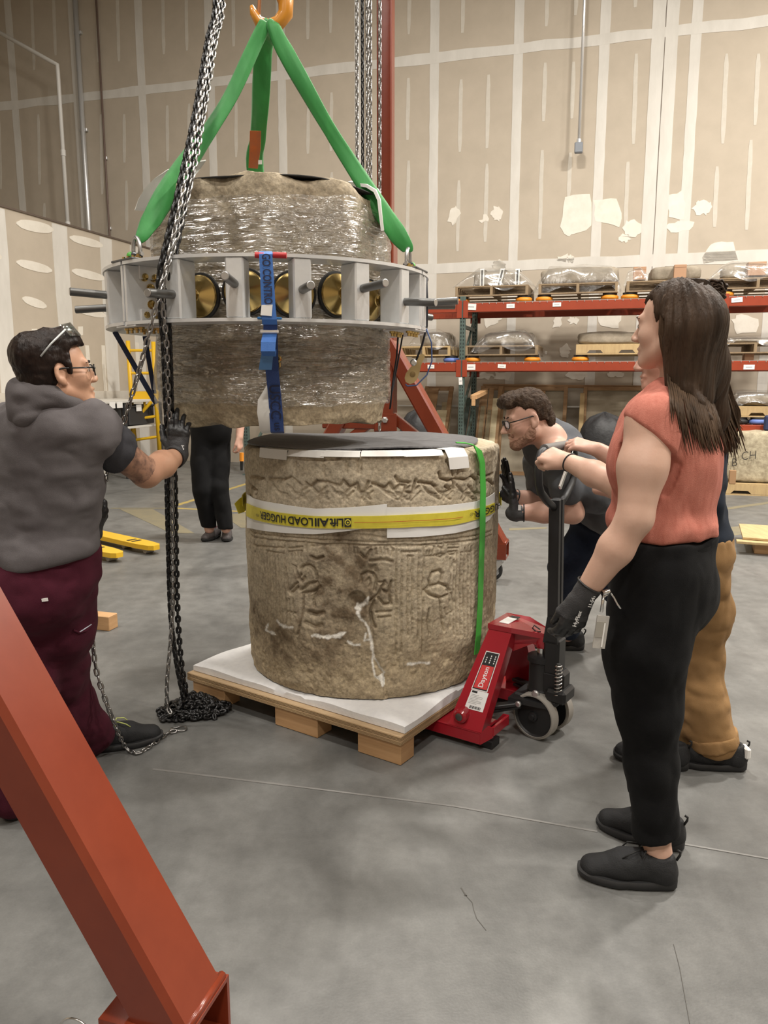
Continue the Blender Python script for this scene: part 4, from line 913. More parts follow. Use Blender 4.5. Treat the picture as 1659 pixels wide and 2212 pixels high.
# ------------------------------------------------------------------ lifting ring
RCEN, RR = V(-.492, 3.485, 0), .684
rc, rr_ = axes(RCEN)
M_alu = mat('brushed_aluminium', (.74, .75, .75), .38, metal=.35, col2=(.64, .65, .655), scale=9, bump=.06, bscale=40, rvar=.06)
M_brass = mat('brass', (.55, .40, .15), .24, metal=1, col2=(.45, .33, .14), scale=4)
M_rod = mat('dark_steel_rod', (.17, .17, .165), .38, metal=.85); M_rodend = mat('cut_steel', (.5, .5, .5), .35, metal=.9)
ring = thing('lifting_ring', 'aluminium clamp ring of two flanges and posts around the hanging drum', 'ring', RCEN+V(0, 0, 1.70))
def rp(R, deg, z): return cyl_pt(RCEN, R, math.radians(deg), z)
def rdir(deg): return unit(rp(1, deg, 0)-RCEN)
FZT, FZB = 1.925, 1.706
for seg in range(3):
    a0 = (-53, 63, 180)[seg]+.6; a1 = (63, 180, 307)[seg]-.6
    for z in (FZT, FZB):
        aa = np.radians(np.linspace(a0, a1, 40)); g = [[cyl_pt(RCEN, .555, a, z-.006), cyl_pt(RCEN, RR, a, z-.006)] for a in aa]
        b = MB()
        rs = [[cyl_pt(RCEN, .555, a, z-.006), cyl_pt(RCEN, RR, a, z-.006), cyl_pt(RCEN, RR, a, z+.006), cyl_pt(RCEN, .555, a, z+.006)] for a in aa]
        b.rings(rs); b.build('flange', M_alu, ring, auto=30)
    sp = (-53, 63, 180)[seg]
    # splice: two radial end plates, cover plates, bolts
    tdir = unit(rp(1, sp+1, 0)-rp(1, sp-1, 0)); RF = np.array([rdir(sp), tdir, [0, 0, 1]])
    for sd in (-1, 1):
        b = MB(); b.box(rp(.61, sp, (FZT+FZB)/2)+tdir*sd*.012, (.14, .014, FZT-FZB-.014), RF, .002); pl_ = b.build('end_plate', M_alu, ring)
        for (rr2, zz2) in ((.565, 1.88), (.605, 1.88), (.58, 1.84), (.58, 1.78), (.565, 1.74), (.605, 1.74)):
            c_ = rp(rr2, sp, zz2)+tdir*sd*.019
            b = MB(); b.lathe(c_, tdir*sd, [(.017, 0), (.017, .003), (.0125, .003), (.0125, .012), (.007, .014), (.007, .022)], 12); b.build('bolt', M_brass, pl_, auto=30)
        for z, s2 in ((FZT-.030, 1), (FZB+.030, -1)):
            b = MB(); b.box(rp(.585, sp, z)+tdir*sd*.022, (.085, .012, .05), RF, .002); b.build('bolt_bracket', M_alu, ring)
    b = MB(); b.box(rp(.61, sp, FZT+.010), (.15, .16, .008), RF, .002); b.build('splice_plate', mat('dark_plate', (.11, .115, .12), .4, metal=.6), ring)
    b = MB(); b.box(rp(.61, sp, FZB-.010), (.14, .15, .008), RF, .002); b.build('splice_plate', M_alu, ring)
    for k in (-.055, -.02, .02, .055):
        for rr2 in (.575, .645):
            b = MB(); b.lathe(rp(rr2, sp, FZB-.014)+tdir*k, V(0, 0, -1), [(.012, 0), (.012, .008), (.006, .009), (.006, .02)], 6); b.build('bolt', M_brass, ring)
            b = MB(); b.lathe(rp(rr2, sp, FZT+.014)+tdir*k, V(0, 0, 1), [(.012, 0), (.012, .008), (.006, .009), (.006, .016)], 6); b.build('bolt', M_brass, ring)
post_o = rod_o = pad_o = None
for k in range(18):
    if k == 15: continue
    dg = 9.5+20*k; d = rdir(dg); t = V(-d[1], d[0], 0); RF = np.array([d, t, [0, 0, 1]])
    b = MB(); zc_ = (FZT+FZB)/2; b.box(rp(.632, dg, zc_), (.098, .066, FZT-FZB-.010), RF, .006); b.build('post', M_alu, ring)
    zr = zc_-.004+.008*math.sin(k*1.9)
    tilt = V(0, 0, .02*math.sin(k*2.3))
    b = MB(); b.cyl(rp(.54, dg, zr), rp(.815, dg, zr)+tilt, .0155, None, 14); rod = b.build('threaded_rod', M_rod, ring, auto=40)
    b = MB(); b.lathe(rp(.8153, dg, zr)+tilt, d, [(.0135, 0), (.0145, .001), (.012, .002)], 14); b.build('rod_end', M_rodend, rod)
    b = MB(); b.lathe(rp(.507, dg, zr), d, [(.086, 0), (.088, .004), (.086, .012), (.072, .013)], 28); b.build('rubber_pad', M_rubber, ring, auto=35)
    b = MB(); b.lathe(rp(.519, dg, zr), d, [(.074, 0), (.078, .004), (.074, .010), (.024, .036), (.022, .040), (.022, .052), (.017, .054)], 32); b.build('brass_cup', M_brass, ring, auto=20)
# shackles and slings
M_green = mat('green_sling', (.022, .225, .040), .62, col2=(.03, .27, .05), scale=14, stretch=(1, 1, .3), bump=.25, bscale=25, bstretch=(1, 1, .35), sheen=.2)
M_shackle = mat('galvanised_shackle', (.5, .5, .5), .35, metal=.9); M_gpin = mat('green_pin', (.09, .42, .06), .4)
def shackle(deg, label):
    base = rp(.625, deg, FZT+.012); d = rdir(deg); t = V(-d[1], d[0], 0); k = .72
    e = thing('shackle', label, 'shackle', base, 'shackles on the ring')
    b = MB(); b.box(base+V(0, 0, .012), (.045, .016, .034), np.array([d, t, [0, 0, 1]]), .005); b.lathe(base, V(0, 0, 1), [(.03, -.004), (.03, .004), (.02, .008)], 12); b.build('lifting_lug', mat('dark_lug', (.06, .065, .075), .4, metal=.5), e)
    b = MB(); b.tube([base+t*x*k+V(0, 0, .008+z*k) for x, z in ((.032, .02), (.035, .045), (.031, .075), (.017, .098), (0, .106), (-.017, .098), (-.031, .075), (-.035, .045), (-.032, .02))], .008, 10); b.build('bow', M_shackle, e, True)
    b = MB(); b.cyl(base+V(0, 0, .022)-t*.036, base+V(0, 0, .022)+t*.04, .0075, None, 10); b.build('pin_shaft', M_shackle, e)
    b = MB(); b.ball(base+V(0, 0, .022)-t*.046*(1 if deg > 0 else -1)*(-1), (.016, .016, .016), 12, 8); b.build('pin', M_gpin, e, True)
    return base+V(0, 0, .076)
sh1 = shackle(-52, 'grey bow shackle with green pin on the left of the ring'); sh2 = shackle(63, 'grey bow shackle with green pin on the right of the ring'); sh3 = shackle(180, 'bow shackle at the back of the ring behind the drum')
def sling(pts, wid, label, thick=.26):
    n = len(pts); q = []; 
    P0 = np.array(pts); ts = np.linspace(0, n-1, n*6)
    for f in ts:
        i = min(int(f), n-2); h = f-i; p0, p1, p2, p3 = P0[max(i-1, 0)], P0[i], P0[i+1], P0[min(i+2, n-1)]
        q.append(.5*((2*p1)+(-p0+p2)*h+(2*p0-5*p1+4*p2-p3)*h*h+(-p0+3*p1-3*p2+p3)*h**3))
    ws = np.interp(ts, np.arange(n), wid); b = MB(); rs = []; m = 20
    view = V(0, 1, .1)
    for i, c in enumerate(q):
        d = unit(q[min(i+1, len(q)-1)]-q[max(i-1, 0)]); sd = unit(np.cross(d, view)); up = np.cross(sd, d); tw = .35*math.sin(i*.21)
        sd2 = sd*math.cos(tw)+up*math.sin(tw); up2 = np.cross(sd2, d); ring_ = []
        for k in range(m):
            a = 2*math.pi*k/m; fold = 1+.16*abs(math.sin(2.5*a+i*.10))-.10+.06*math.sin(7*a-i*.2)
            ring_.append(c+sd2*math.cos(a)*ws[i]/2*fold+up2*math.sin(a)*ws[i]/2*thick*fold)
        rs.append(ring_)
    b.rings(rs); o = b.build('lifting_sling', M_green, None, True); tag(o, label, 'sling', 'green lifting slings'); return o
hp = HOOK+V(0, 0, -.035)
sling([hp+V(-.005, -.03, -.015), P(572, 55, 3.42), P(545, 108, 3.40), P(500, 205, 3.35), P(455, 278, 3.30), P(404, 352, 3.22), P(357, 424, 3.13), P(325, 478, 3.07), P(308, 508, 3.04), sh1+V(0, 0, -.006)], [.04, .05, .056, .060, .064, .072, .078, .074, .055, .02], 'green lifting sling going from the hook down to the left shackle')
sling([hp+V(.03, -.03, -.01), P(592, 58, 3.42), P(615, 110, 3.42), P(660, 190, 3.40), P(706, 270, 3.38), P(760, 355, 3.37), P(815, 440, 3.34), P(856, 503, 3.31), P(880, 535, 3.29), sh2+V(0, 0, -.006)], [.04, .056, .070, .062, .055, .062, .076, .076, .05, .02], 'green lifting sling going from the hook down to the right shackle')
m_s = sling([hp+V(.01, .03, -.01), P(572, 90, 3.60), P(566, 150, 3.66), P(562, 230, 3.75), P(557, 300, 3.85), P(552, 370, 3.95), sh3+V(0, 0, .06), sh3+V(0, 0, -.012)], [.05, .075, .078, .08, .078, .078, .07, .04], 'green lifting sling with an orange tag hanging straight down behind the drum', .25)
b = MB(); g = [[P(540, 282, 3.74), P(564, 283, 3.74)], [P(539, 320, 3.78), P(563, 322, 3.78)], [P(537, 362, 3.84), P(557, 364, 3.84)]]; b.sheet(g, .003); tg = b.build('sling_tag', mat('orange_tag', (.52, .13, .03), .35, col2=(.38, .12, .05), scale=20, coat=.5), m_s)
b = MB(); g = [[P(558, 346, 3.80), P(566, 346, 3.80)], [P(558, 355, 3.80), P(566, 355, 3.80)]]; b.sheet(g, .002); b.build('tag_label', M_paper, m_s)
# ------------------------------------------------------------------ blue ratchet strap at the front of the ring
M_blue = mat('blue_webbing', (.05, .17, .52), .55, bump=.2, bscale=300, bstretch=(1, 1, 3)); M_blue2 = mat('dark_blue_webbing', (.022, .055, .20), .6, bump=.2, bscale=300)
M_redS = mat('red_sleeve', (.50, .02, .025), .4)
def ribbon(pts, wd, th=.0035):           # (px,py,Y) centre points and half width in px
    g = []
    for (x, y, Yv), h in zip(pts, wd): g.append([P(x-h, y, Yv), P(x, y, Yv-.001), P(x+h, y, Yv)])
    b = MB(); return b.sheet(g, th)
YF = 2.792
bs = ribbon([(574, 545, YF+.03), (574, 550, YF), (577, 600, YF-.002), (580, 660, YF), (582, 690, YF), (583, 700, YF+.01)], [14, 14, 14.5, 15, 16, 16]).build('ratchet_strap', M_blue); tag(bs, 'blue cargo strap hanging over the front of the aluminium ring down the drum', 'strap')
ribbon([(584, 700, YF+.012), (585, 745, YF+.06), (588, 800, YF+.13), (594, 860, YF+.160), (597, 900, YF+.168), (599, 931, YF+.180), (600, 934, YF+.22)], [15, 15, 14, 14, 14.5, 14.5, 14]).build('lower_strap', M_blue2, bs)
for x0, x1, m in ((551, 570, M_redS), (590, 619, M_redS)):
    b = MB(); b.cyl(P(x0, 551, YF+.010), P(x1, 552, YF+.010), .010, None, 14); b.build('sleeve', m, bs, auto=40)
b = MB(); b.cyl(P(568, 551, YF+.012), P(598, 551, YF+.012), .0085, None, 12); b.build('sleeve_inner', M_blue, bs, auto=40)
b = MB(); b.bar(P(556, 687, YF+.006), P(609, 688, YF+.006), .008, .012, V(0, 0, 1), .002); b.build('edge_sleeve', mat('blue_sleeve', (.02, .16, .42), .4), bs)
def on_strap(p0, p1, txt, h, m, bold=.02):
    A, B_ = P(*p0), P(*p1); d = unit(B_-A); r_ = unit(np.cross(d, V(0, 1, 0))); r_ = r_ if r_[0] > 0 else -r_
    L_ = np.linalg.norm(B_-A); return lettering('lettering', txt, lambda x, y: A+d*x+r_*(y-h/2)+V(0, -.010, 0), m, bs, width=L_, height=h, bold=bold)
on_strap((575.5, 549, YF), (581, 658, YF), 'GO CONTRO', .030, mat('strap_ink', (.015, .02, .06), .6))
on_strap((593, 832, YF+.146), (597.5, 905, YF+.168), 'USCC', .040, mat('strap_ink2', (.008, .012, .04), .6), .01)
on_strap((598, 913, YF+.171), (599.5, 930, YF+.178), 'us', .020, mat('strap_ink2', (.008, .012, .04), .6), .01)
b = MB(); b.sheet([[P(565, 659, YF-.006), P(589, 658, YF-.006)], [P(563, 681, YF-.008), P(587, 683, YF-.008)]], .002); b.build('strap_label', M_paper, bs)
b = MB(); b.box(P(582, 716, YF+.028), (.066, .016, .014), None, .003); b.build('buckle', mat('white_buckle', (.8, .8, .8), .25, metal=.5), bs)
ribbon([(583, 722, YF+.03), (580, 740, YF+.0), (579, 758, YF-.005), (581, 768, YF+.02), (583, 755, YF+.035)], [15, 16, 15.5, 15, 14]).build('strap_loop', M_blue, bs)
ribbon([(580, 752, YF+.0), (576, 775, YF+.03), (573, 798, YF+.05)], [13, 13.5, 14]).build('strap_tail', mat('pale_blue_webbing', (.08, .20, .42), .6), bs)
b = MB(); b.lathe(P(601, 775, YF+.14), V(0, -1, 0), [(.014, 0), (.014, .01), (.008, .014)], 10); b.box(P(603, 788, YF+.16), (.012, .02, .02), None, .003); b.build('hook_nut', M_brass, bs)
g = [[P(x0, y, Yv), P((x0+x1)/2, y, Yv-.01), P(x1, y, Yv+.004)] for x0, x1, y, Yv in ((577, 606, 833, YF+.172), (558, 607, 864, YF+.172), (556, 609, 890, YF+.176), (562, 612, 928, YF+.190), (566, 612, 934, YF+.23))]
b = MB(); b.sheet(g, .004); tag(b.build('protective_pad', M_padw, None, auto=60), 'white pad behind the lower end of the blue cargo strap', 'padding')
# blue cords at the left, and cord with ratchet handle at the right
M_navy = mat('navy_webbing', (.018, .028, .075), .6)
def strap3(a, c, w_, th, name, m, label=None, cat='strap', sag=0.0, group=None):
    a = np.asarray(a, float); c = np.asarray(c, float); d = unit(c-a); sd = unit(np.cross(d, V(0, 1, 0))); g = []
    for f in np.linspace(0, 1, 10): q = a+(c-a)*f+V(0, 0, -sag*4*f*(1-f)); g.append([q-sd*w_/2, q+sd*w_/2])
    b = MB(); b.sheet(g, th); o = b.build(name, m, None); 
    if label: tag(o, label, cat, group)
    return o
strap3(P(248, 716, 3.42), P(338, 872, 3.46), .022, .004, 'ratchet_strap', M_navy, 'navy strap slanting from the ring to the drum, left one'); strap3(P(313, 726, 3.55), P(334, 850, 3.60), .02, .004, 'ratchet_strap', M_navy, 'navy strap hanging steeply from the ring beside the yellow ladder')
M_cord = mat('black_cord', (.02, .022, .03), .6)
def cord(pts, r, label, m=M_cord, par=None):
    b = MB(); b.tube(pts, r, 6); o = b.build('cord', m, par, True)
    if label: tag(o, label, 'cord')
    return o
cord([P(921, 600, 3.36), P(923, 650, 3.36), P(922, 705, 3.36), P(912, 745, 3.36), P(899, 778, 3.36)], .0045, 'black cord running from the right of the ring down to the brass ratchet')
cord([P(921, 710, 3.34), P(932, 740, 3.34), P(933, 780, 3.34), P(922, 810, 3.34), P(900, 832, 3.34), P(880, 834, 3.34), P(876, 830, 3.34)], .003, 'thin blue cord looping below the brass ratchet', mat('blue_cord', (.05, .09, .22), .5))
cord([P(861, 708, 3.4), P(857, 770, 3.4), P(848, 830, 3.4), P(843, 880, 3.4)], .004, 'left black cord hanging from the ring along the drum side'); cord([P(872, 712, 3.42), P(858, 790, 3.42), P(846, 850, 3.42), P(842, 884, 3.42)], .0035, 'second black cord hanging from the ring along the drum side')
rt = thing('ratchet', 'pale brass ratchet handle dangling on a cord right of the hanging drum', 'ratchet', P(893, 800, 3.36))
b = MB(); d0, d1 = P(884, 822, 3.36), P(911, 772, 3.36); dd = unit(d1-d0); sd = unit(np.cross(dd, V(0, 1, 0)))
out = []
for f, w_ in ((-.012, .010), (0, .022), (.02, .027), (.05, .022), (.085, .013), (.115, .011), (.125, .006)): out.append((f, w_))
poly = [d0+dd*f+sd*w_ for f, w_ in out]+[d0+dd*f-sd*w_ for f, w_ in out[::-1]]
b.prism(poly, V(0, .02, 0)); b.build('lever', mat('pale_brass', (.50, .39, .20), .4, metal=.7), rt)
b = MB(); b.lathe(P(893, 783, 3.345), V(0, -1, 0), [(.014, 0), (.014, .008), (.009, .012)], 14); b.build('pivot', M_zinc, rt); b = MB(); b.lathe(d0+dd*.03+V(0, -.001, 0), V(0, -1, 0), [(.012, 0), (.012, .003), (.004, .004)], 14); b.build('ratchet_wheel', mat('dark_brass', (.25, .18, .08), .4, metal=.7), rt)
# ------------------------------------------------------------------ chains
M_chain = mat('dark_chain', (.045, .045, .046), .36, metal=.8); M_chain2 = mat('shiny_chain', (.34, .335, .33), .3, metal=1)
def link_mesh(L_, W_, r, n=6, m=14):
    b = MB(); pts = []; h = (L_-W_)/2; R = W_/2-r
    for k in range(m):
        a = 2*math.pi*k/m; pts.append(V(R*math.cos(a), 0, R*math.sin(a)+(h if math.sin(a) > 1e-6 else -h if math.sin(a) < -1e-6 else 0)))
    b.tube(pts, r, n, closed=True); return b
def spline(pts, n=400):
    P0 = np.array(pts); m = len(P0); out = []
    for f in np.linspace(0, m-1, n):
        i = min(int(f), m-2); h = f-i; p0, p1, p2, p3 = P0[max(i-1, 0)], P0[i], P0[i+1], P0[min(i+2, m-1)]
        out.append(.5*((2*p1)+(-p0+p2)*h+(2*p0-5*p1+4*p2-p3)*h*h+(-p0+3*p1-3*p2+p3)*h**3))
    return np.array(out)
def place_links(path, pitch):
    seg = np.linalg.norm(np.diff(path, axis=0), axis=1); cum = np.concatenate([[0], np.cumsum(seg)]); n = int(cum[-1]/pitch); out = []
    for k in range(n):
        s = (k+.5)*pitch; q = np.array([np.interp(s, cum, path[:, c]) for c in range(3)]); q2 = np.array([np.interp(min(s+pitch*.4, cum[-1]), cum, path[:, c]) for c in range(3)])-np.array([np.interp(max(s-pitch*.4, 0), cum, path[:, c]) for c in range(3)])
        out.append((q, unit(q2)))
    return out
LINKS = {}
def chain(path, L_, W_, r, m, label, name='chain', joined=False, twist=0.0, group=None, ref=V(0, 1, 0)):
    pl_ = place_links(np.asarray(path), L_-2*r-.0006); key = (L_, W_, r, m.name)
    if joined:
        lb = link_mesh(L_, W_, r, 5, 10); lv = np.array(lb.v); b = MB()
        for i, (q, d) in enumerate(pl_):
            R = frame(d, ref); a = (i % 2)*math.pi/2+math.pi/4+twist*i; x = R[0]*math.cos(a)+R[1]*math.sin(a); R = frame(d, x); b.add(q+lv@R, lb.f)
        o = b.build(name, m, None, True); o['kind'] = 'stuff' if False else o.get('kind', ''); del o['kind']
        tag(o, label, 'chain', group); return o
    e = thing(name, label, 'chain', path[-1], group); proto = None
    for i, (q, d) in enumerate(pl_):
        R = frame(d, ref); a = (i % 2)*math.pi/2+math.pi/5+twist*i; x = R[0]*math.cos(a)+R[1]*math.sin(a); R = frame(d, x)
        if key not in LINKS:
            lb = link_mesh(L_, W_, r); c = bpy.data.meshes.new('link'); c.from_pydata(lb.v, [], lb.f); c.polygons.foreach_set('use_smooth', np.ones(len(c.polygons), bool)); c.materials.append(m); LINKS[key] = c
        o = bpy.data.objects.new('link', LINKS[key]); COL.objects.link(o); o.parent = e; o.location = Vector(q-WL[e.name]); o.rotation_euler = Matrix(R.T.tolist()).to_euler(); WL[o.name] = q
    return e
BIG = (.041, .027, .0062); SMALL = (.036, .022, .0042)
HX = 470
# slack load chain: three falls hanging from the hoist into a heap on the floor
pA = spline([P(468, -260, 3.45), P(466, 0, 3.33), P(448, 90, 3.24), P(420, 250, 3.08), P(388, 400, 2.94), P(358, 530, 2.85), P(345, 590, 2.83), P(344, 640, 2.84), P(353, 740, 2.88), P(357, 840, 2.93), P(361, 930, 2.98), P(361, 1040, 3.04), P(364, 1180, 3.13), P(369, 1330, 3.22), P(381, 1430, 3.27), P(398, 1515, 3.31)])
chain(pA, *BIG, M_chain, 'dark load chain, left strand of the bundle hanging to the floor heap', 'load_chain')
pB = spline([P(486, -260, 3.47), P(480, 0, 3.35), P(462, 90, 3.27), P(436, 250, 3.12), P(408, 400, 2.98), P(382, 530, 2.90), P(370, 590, 2.87), P(362, 640, 2.88), P(366, 740, 2.91), P(369, 840, 2.96), P(372, 930, 3.01), P(378, 1040, 3.08), P(380, 1180, 3.17), P(384, 1330, 3.26), P(393, 1440, 3.31), P(408, 1520, 3.34)])
chain(pB, *BIG, M_chain, 'dark load chain, right strand of the bundle hanging to the floor heap', 'load_chain', twist=.02)
pC = spline([P(478, -260, 3.44), P(473, 0, 3.32), P(456, 90, 3.23), P(428, 250, 3.07), P(398, 400, 2.93), P(372, 520, 2.85), P(356, 590, 2.82), P(351, 650, 2.83), P(360, 740, 2.87), P(363, 840, 2.92), P(368, 930, 2.97), P(371, 1040, 3.03), P(373, 1180, 3.12), P(373, 1300, 3.18), P(368, 1390, 3.20), P(361, 1470, 3.20), P(362, 1525, 3.22), P(375, 1548, 3.20)])
chain(pC, *SMALL, M_chain2, 'thin shiny hand chain running inside the dark bundle', 'hand_chain', twist=.05)
pD = spline([P(484, -260, 3.46), P(483, 0, 3.34), P(466, 90, 3.25), P(440, 250, 3.10), P(412, 400, 2.95), P(376, 530, 2.86), P(347, 620, 2.80), P(335, 670, 2.78), P(305, 785, 2.80), P(277, 880, 2.83), P(258, 945, 2.85), P(236, 1010, 2.87), P(222, 1060, 2.88), P(211, 1110, 2.88), P(196, 1170, 2.87), P(190, 1240, 2.86), P(193, 1300, 2.86), P(205, 1430, 2.84), P(222, 1495, 2.82), P(246, 1560, 2.84), G(270, 1612, .03), G(292, 1626, .010), G(312, 1620, .010), G(335, 1604, .010), G(362, 1584, .010), G(384, 1578, .010)])
chain(pD, *SMALL, M_chain2, 'thin hand chain drawn aside to the grey-vested person then down to the floor', 'hand_chain', twist=.12)
big = thing('ring_link', 'oval steel ring lying on the floor at the end of the thin chain', 'ring', G(386, 1574, 0))
c = G(386, 1574, .008); b = MB(); b.tube([c+V(.034*math.cos(a), .018*math.sin(a), .004*math.sin(2*a)) for a in np.linspace(0, 2*math.pi, 20)[:-1]], .004, 6, closed=True); b.build('ring_body', M_chain2, big, True)
# heap of chain
lb = link_mesh(.041, .027, .0062, 5, 10); lv = np.array(lb.v); b = MB(); hc = G(424, 1540, 0)
for i in range(430):
    a = random.uniform(0, 6.283); rad = math.sqrt(random.random()); x = rad*math.cos(a)*.135; y = rad*math.sin(a)*.10
    top = .075*max(0, 1-rad**1.5)+.012; z = random.uniform(.012, top) if random.random() < .35 else top
    d = unit(V(random.gauss(0, 1), random.gauss(0, 1), random.gauss(0, .25))); R = frame(d, V(random.gauss(0, 1), random.gauss(0, 1), random.gauss(0, 1)))
    b.add(hc+V(x+(.0 if rad < .8 else random.uniform(-.05, .03)), y, z)+lv@R, lb.f)
for i in range(26): 
    q = G(352+i*1.8, 1549+6*math.sin(i*.9), .010); R = frame(V(math.cos(i*.5), math.sin(i*.5), .1)); b.add(q+lv@R, lb.f)
lo_ = min(v[2] for v in b.v); b.v = [(v[0], v[1], max(v[2], .0005)) for v in b.v]
o = b.build('chain_heap', M_chain, None, True); tag(o, 'tangled heap of dark chain on the floor in front of the pallet corner', 'chain', None, 'stuff')
# lifting chains of the hoist behind the column
for (x, yb, w_, Yv, lab) in [(772, 430, 1, 5.5, 'thin chain strand hanging behind the right sling, leftmost of five'), (784, 430, 1, 5.52, 'second chain strand from the left behind the right sling'), (794, 380, 1, 5.56, 'third chain strand from the left behind the right sling'), (801, 380, 1, 5.6, 'fourth chain strand from the left behind the right sling'), (823, 940, 1, 5.55, 'thin chain hanging along the dark side of the red column')]:
    top = P(x-2, -300, Yv); bot = P(x+ (0 if yb < 500 else -3), yb+(120 if yb < 500 else 0), Yv)
    chain(spline([top, top*.5+bot*.5, bot], 80), .052, .030, .0055, M_chain2 if x != 784 else M_chain, lab, 'hoist_chain', joined=True)
# ------------------------------------------------------------------ plywood skid under the lower drum
M_ply = mat('plywood', (.58, .42, .25), .6, col2=(.50, .35, .20), scale=3, stretch=(1, 8, 1), bump=.05, bscale=40, bstretch=(1, 8, 1))
M_plyedge = mat('plywood_edge', (.50, .36, .20), .7, col2=(.36, .24, .13), scale=2.2, stretch=(1, 1, 60), detail=2)
M_lumber = mat('fir_lumber', (.56, .34, .17), .6, col2=(.43, .245, .11), scale=3, stretch=(1, 1, 12), bump=.06, bscale=30, bstretch=(1, 1, 10))
M_foam = mat('white_foam_sheet', (.83, .83, .83), .85, col2=(.77, .77, .78), scale=40, bump=.15, bscale=90)
PN = V(.064, 2.835, 0); pu = unit(V(-.826, .563, 0)); pv = V(-pu[1], pu[0], 0)
if pv[1] < 0: pv = -pv
PF = np.array([pu, pv, [0, 0, 1]]); PW = 1.21
def pp(a, b_, z): return PN + pu*a + pv*b_ + V(0, 0, z)
skid = thing('pallet', 'new plywood pallet on fir blocks carrying the carved drum', 'pallet', pp(PW/2, PW/2, 0))
for k, z in ((0, .098), (1, .117)):
    b = MB(); b.box(pp(PW/2, PW/2, z), (PW-.002*k, PW-.002*k, .0186), PF, .0015); b.build('plywood_sheet', [M_ply, M_plyedge][k == 5], skid)
for k, z in enumerate((.0935, .0985, .1035, .1125, .1175, .1225)):      # visible veneer layers along the edge
    b = MB(); b.box(pp(PW/2, -.0006, z), (PW, .003, .0022), PF); b.box(pp(-.0006, PW/2, z), (.003, PW, .0022), PF)
    b.build('veneer_layer', M_plyedge, skid)
for i in range(3):
    for j in range(3):
        a, c = (.055+.115*.0, .48, PW-.16)[i], (.06, PW/2, PW-.06)[j]
        a = (.11, .545, 1.08)[i]
        b = MB(); b.box(pp(a, c+.0, .0445), (.21 if i != 1 else .24, .10, .088), PF, .003); b.build('block', M_lumber, skid)
# foam sheet, slightly rumpled round the drum
n = 60; g = []
for i in np.linspace(0, 1, n):
    row = []
    for j in np.linspace(0, 1, n):
        a = .0+i*(PW-.01); c = .03+j*(PW-.05); q = pp(a, c, 0); r = np.linalg.norm((q-LCEN)[:2])
        z = .129+.038; edge = min(i, 1-i, j, 1-j)
        if r > LR: z += .010*math.sin(i*9+j*4)*max(0, 1-(r-LR)/.15) + .004*math.sin(i*23-j*17)
        if edge < .02: z -= .010*(1-edge/.02)
        zz0 = min(z, LZ0+.004) if r < LR+.02 else z
        row.append(pp(a, c, zz0))
    g.append(row)
b = MB(); gl = [[V(q[0], q[1], .129) for q in row] for row in g]
g = np.array(g); gl = np.array(gl); vs = list(g.reshape(-1, 3))+list(gl.reshape(-1, 3)); o_ = n*n; fs = []
for i in range(n-1):
    for j in range(n-1): q = (i*n+j, (i+1)*n+j, (i+1)*n+j+1, i*n+j+1); fs.append(q); fs.append(tuple(x+o_ for x in q[::-1]))
for i in range(n-1):
    fs += [(i*n, o_+i*n, o_+(i+1)*n, (i+1)*n), (i*n+n-1, (i+1)*n+n-1, o_+(i+1)*n+n-1, o_+i*n+n-1), (i, i+1, o_+i+1, o_+i), ((n-1)*n+i, o_+(n-1)*n+i, o_+(n-1)*n+i+1, (n-1)*n+i+1)]
foam = mesh_obj('foam_sheet', vs, fs, M_foam, None, True); foam.data.set_sharp_from_angle(angle=.9)
tag(foam, 'thick white foam sheet between the plywood pallet and the carved drum', 'foam')
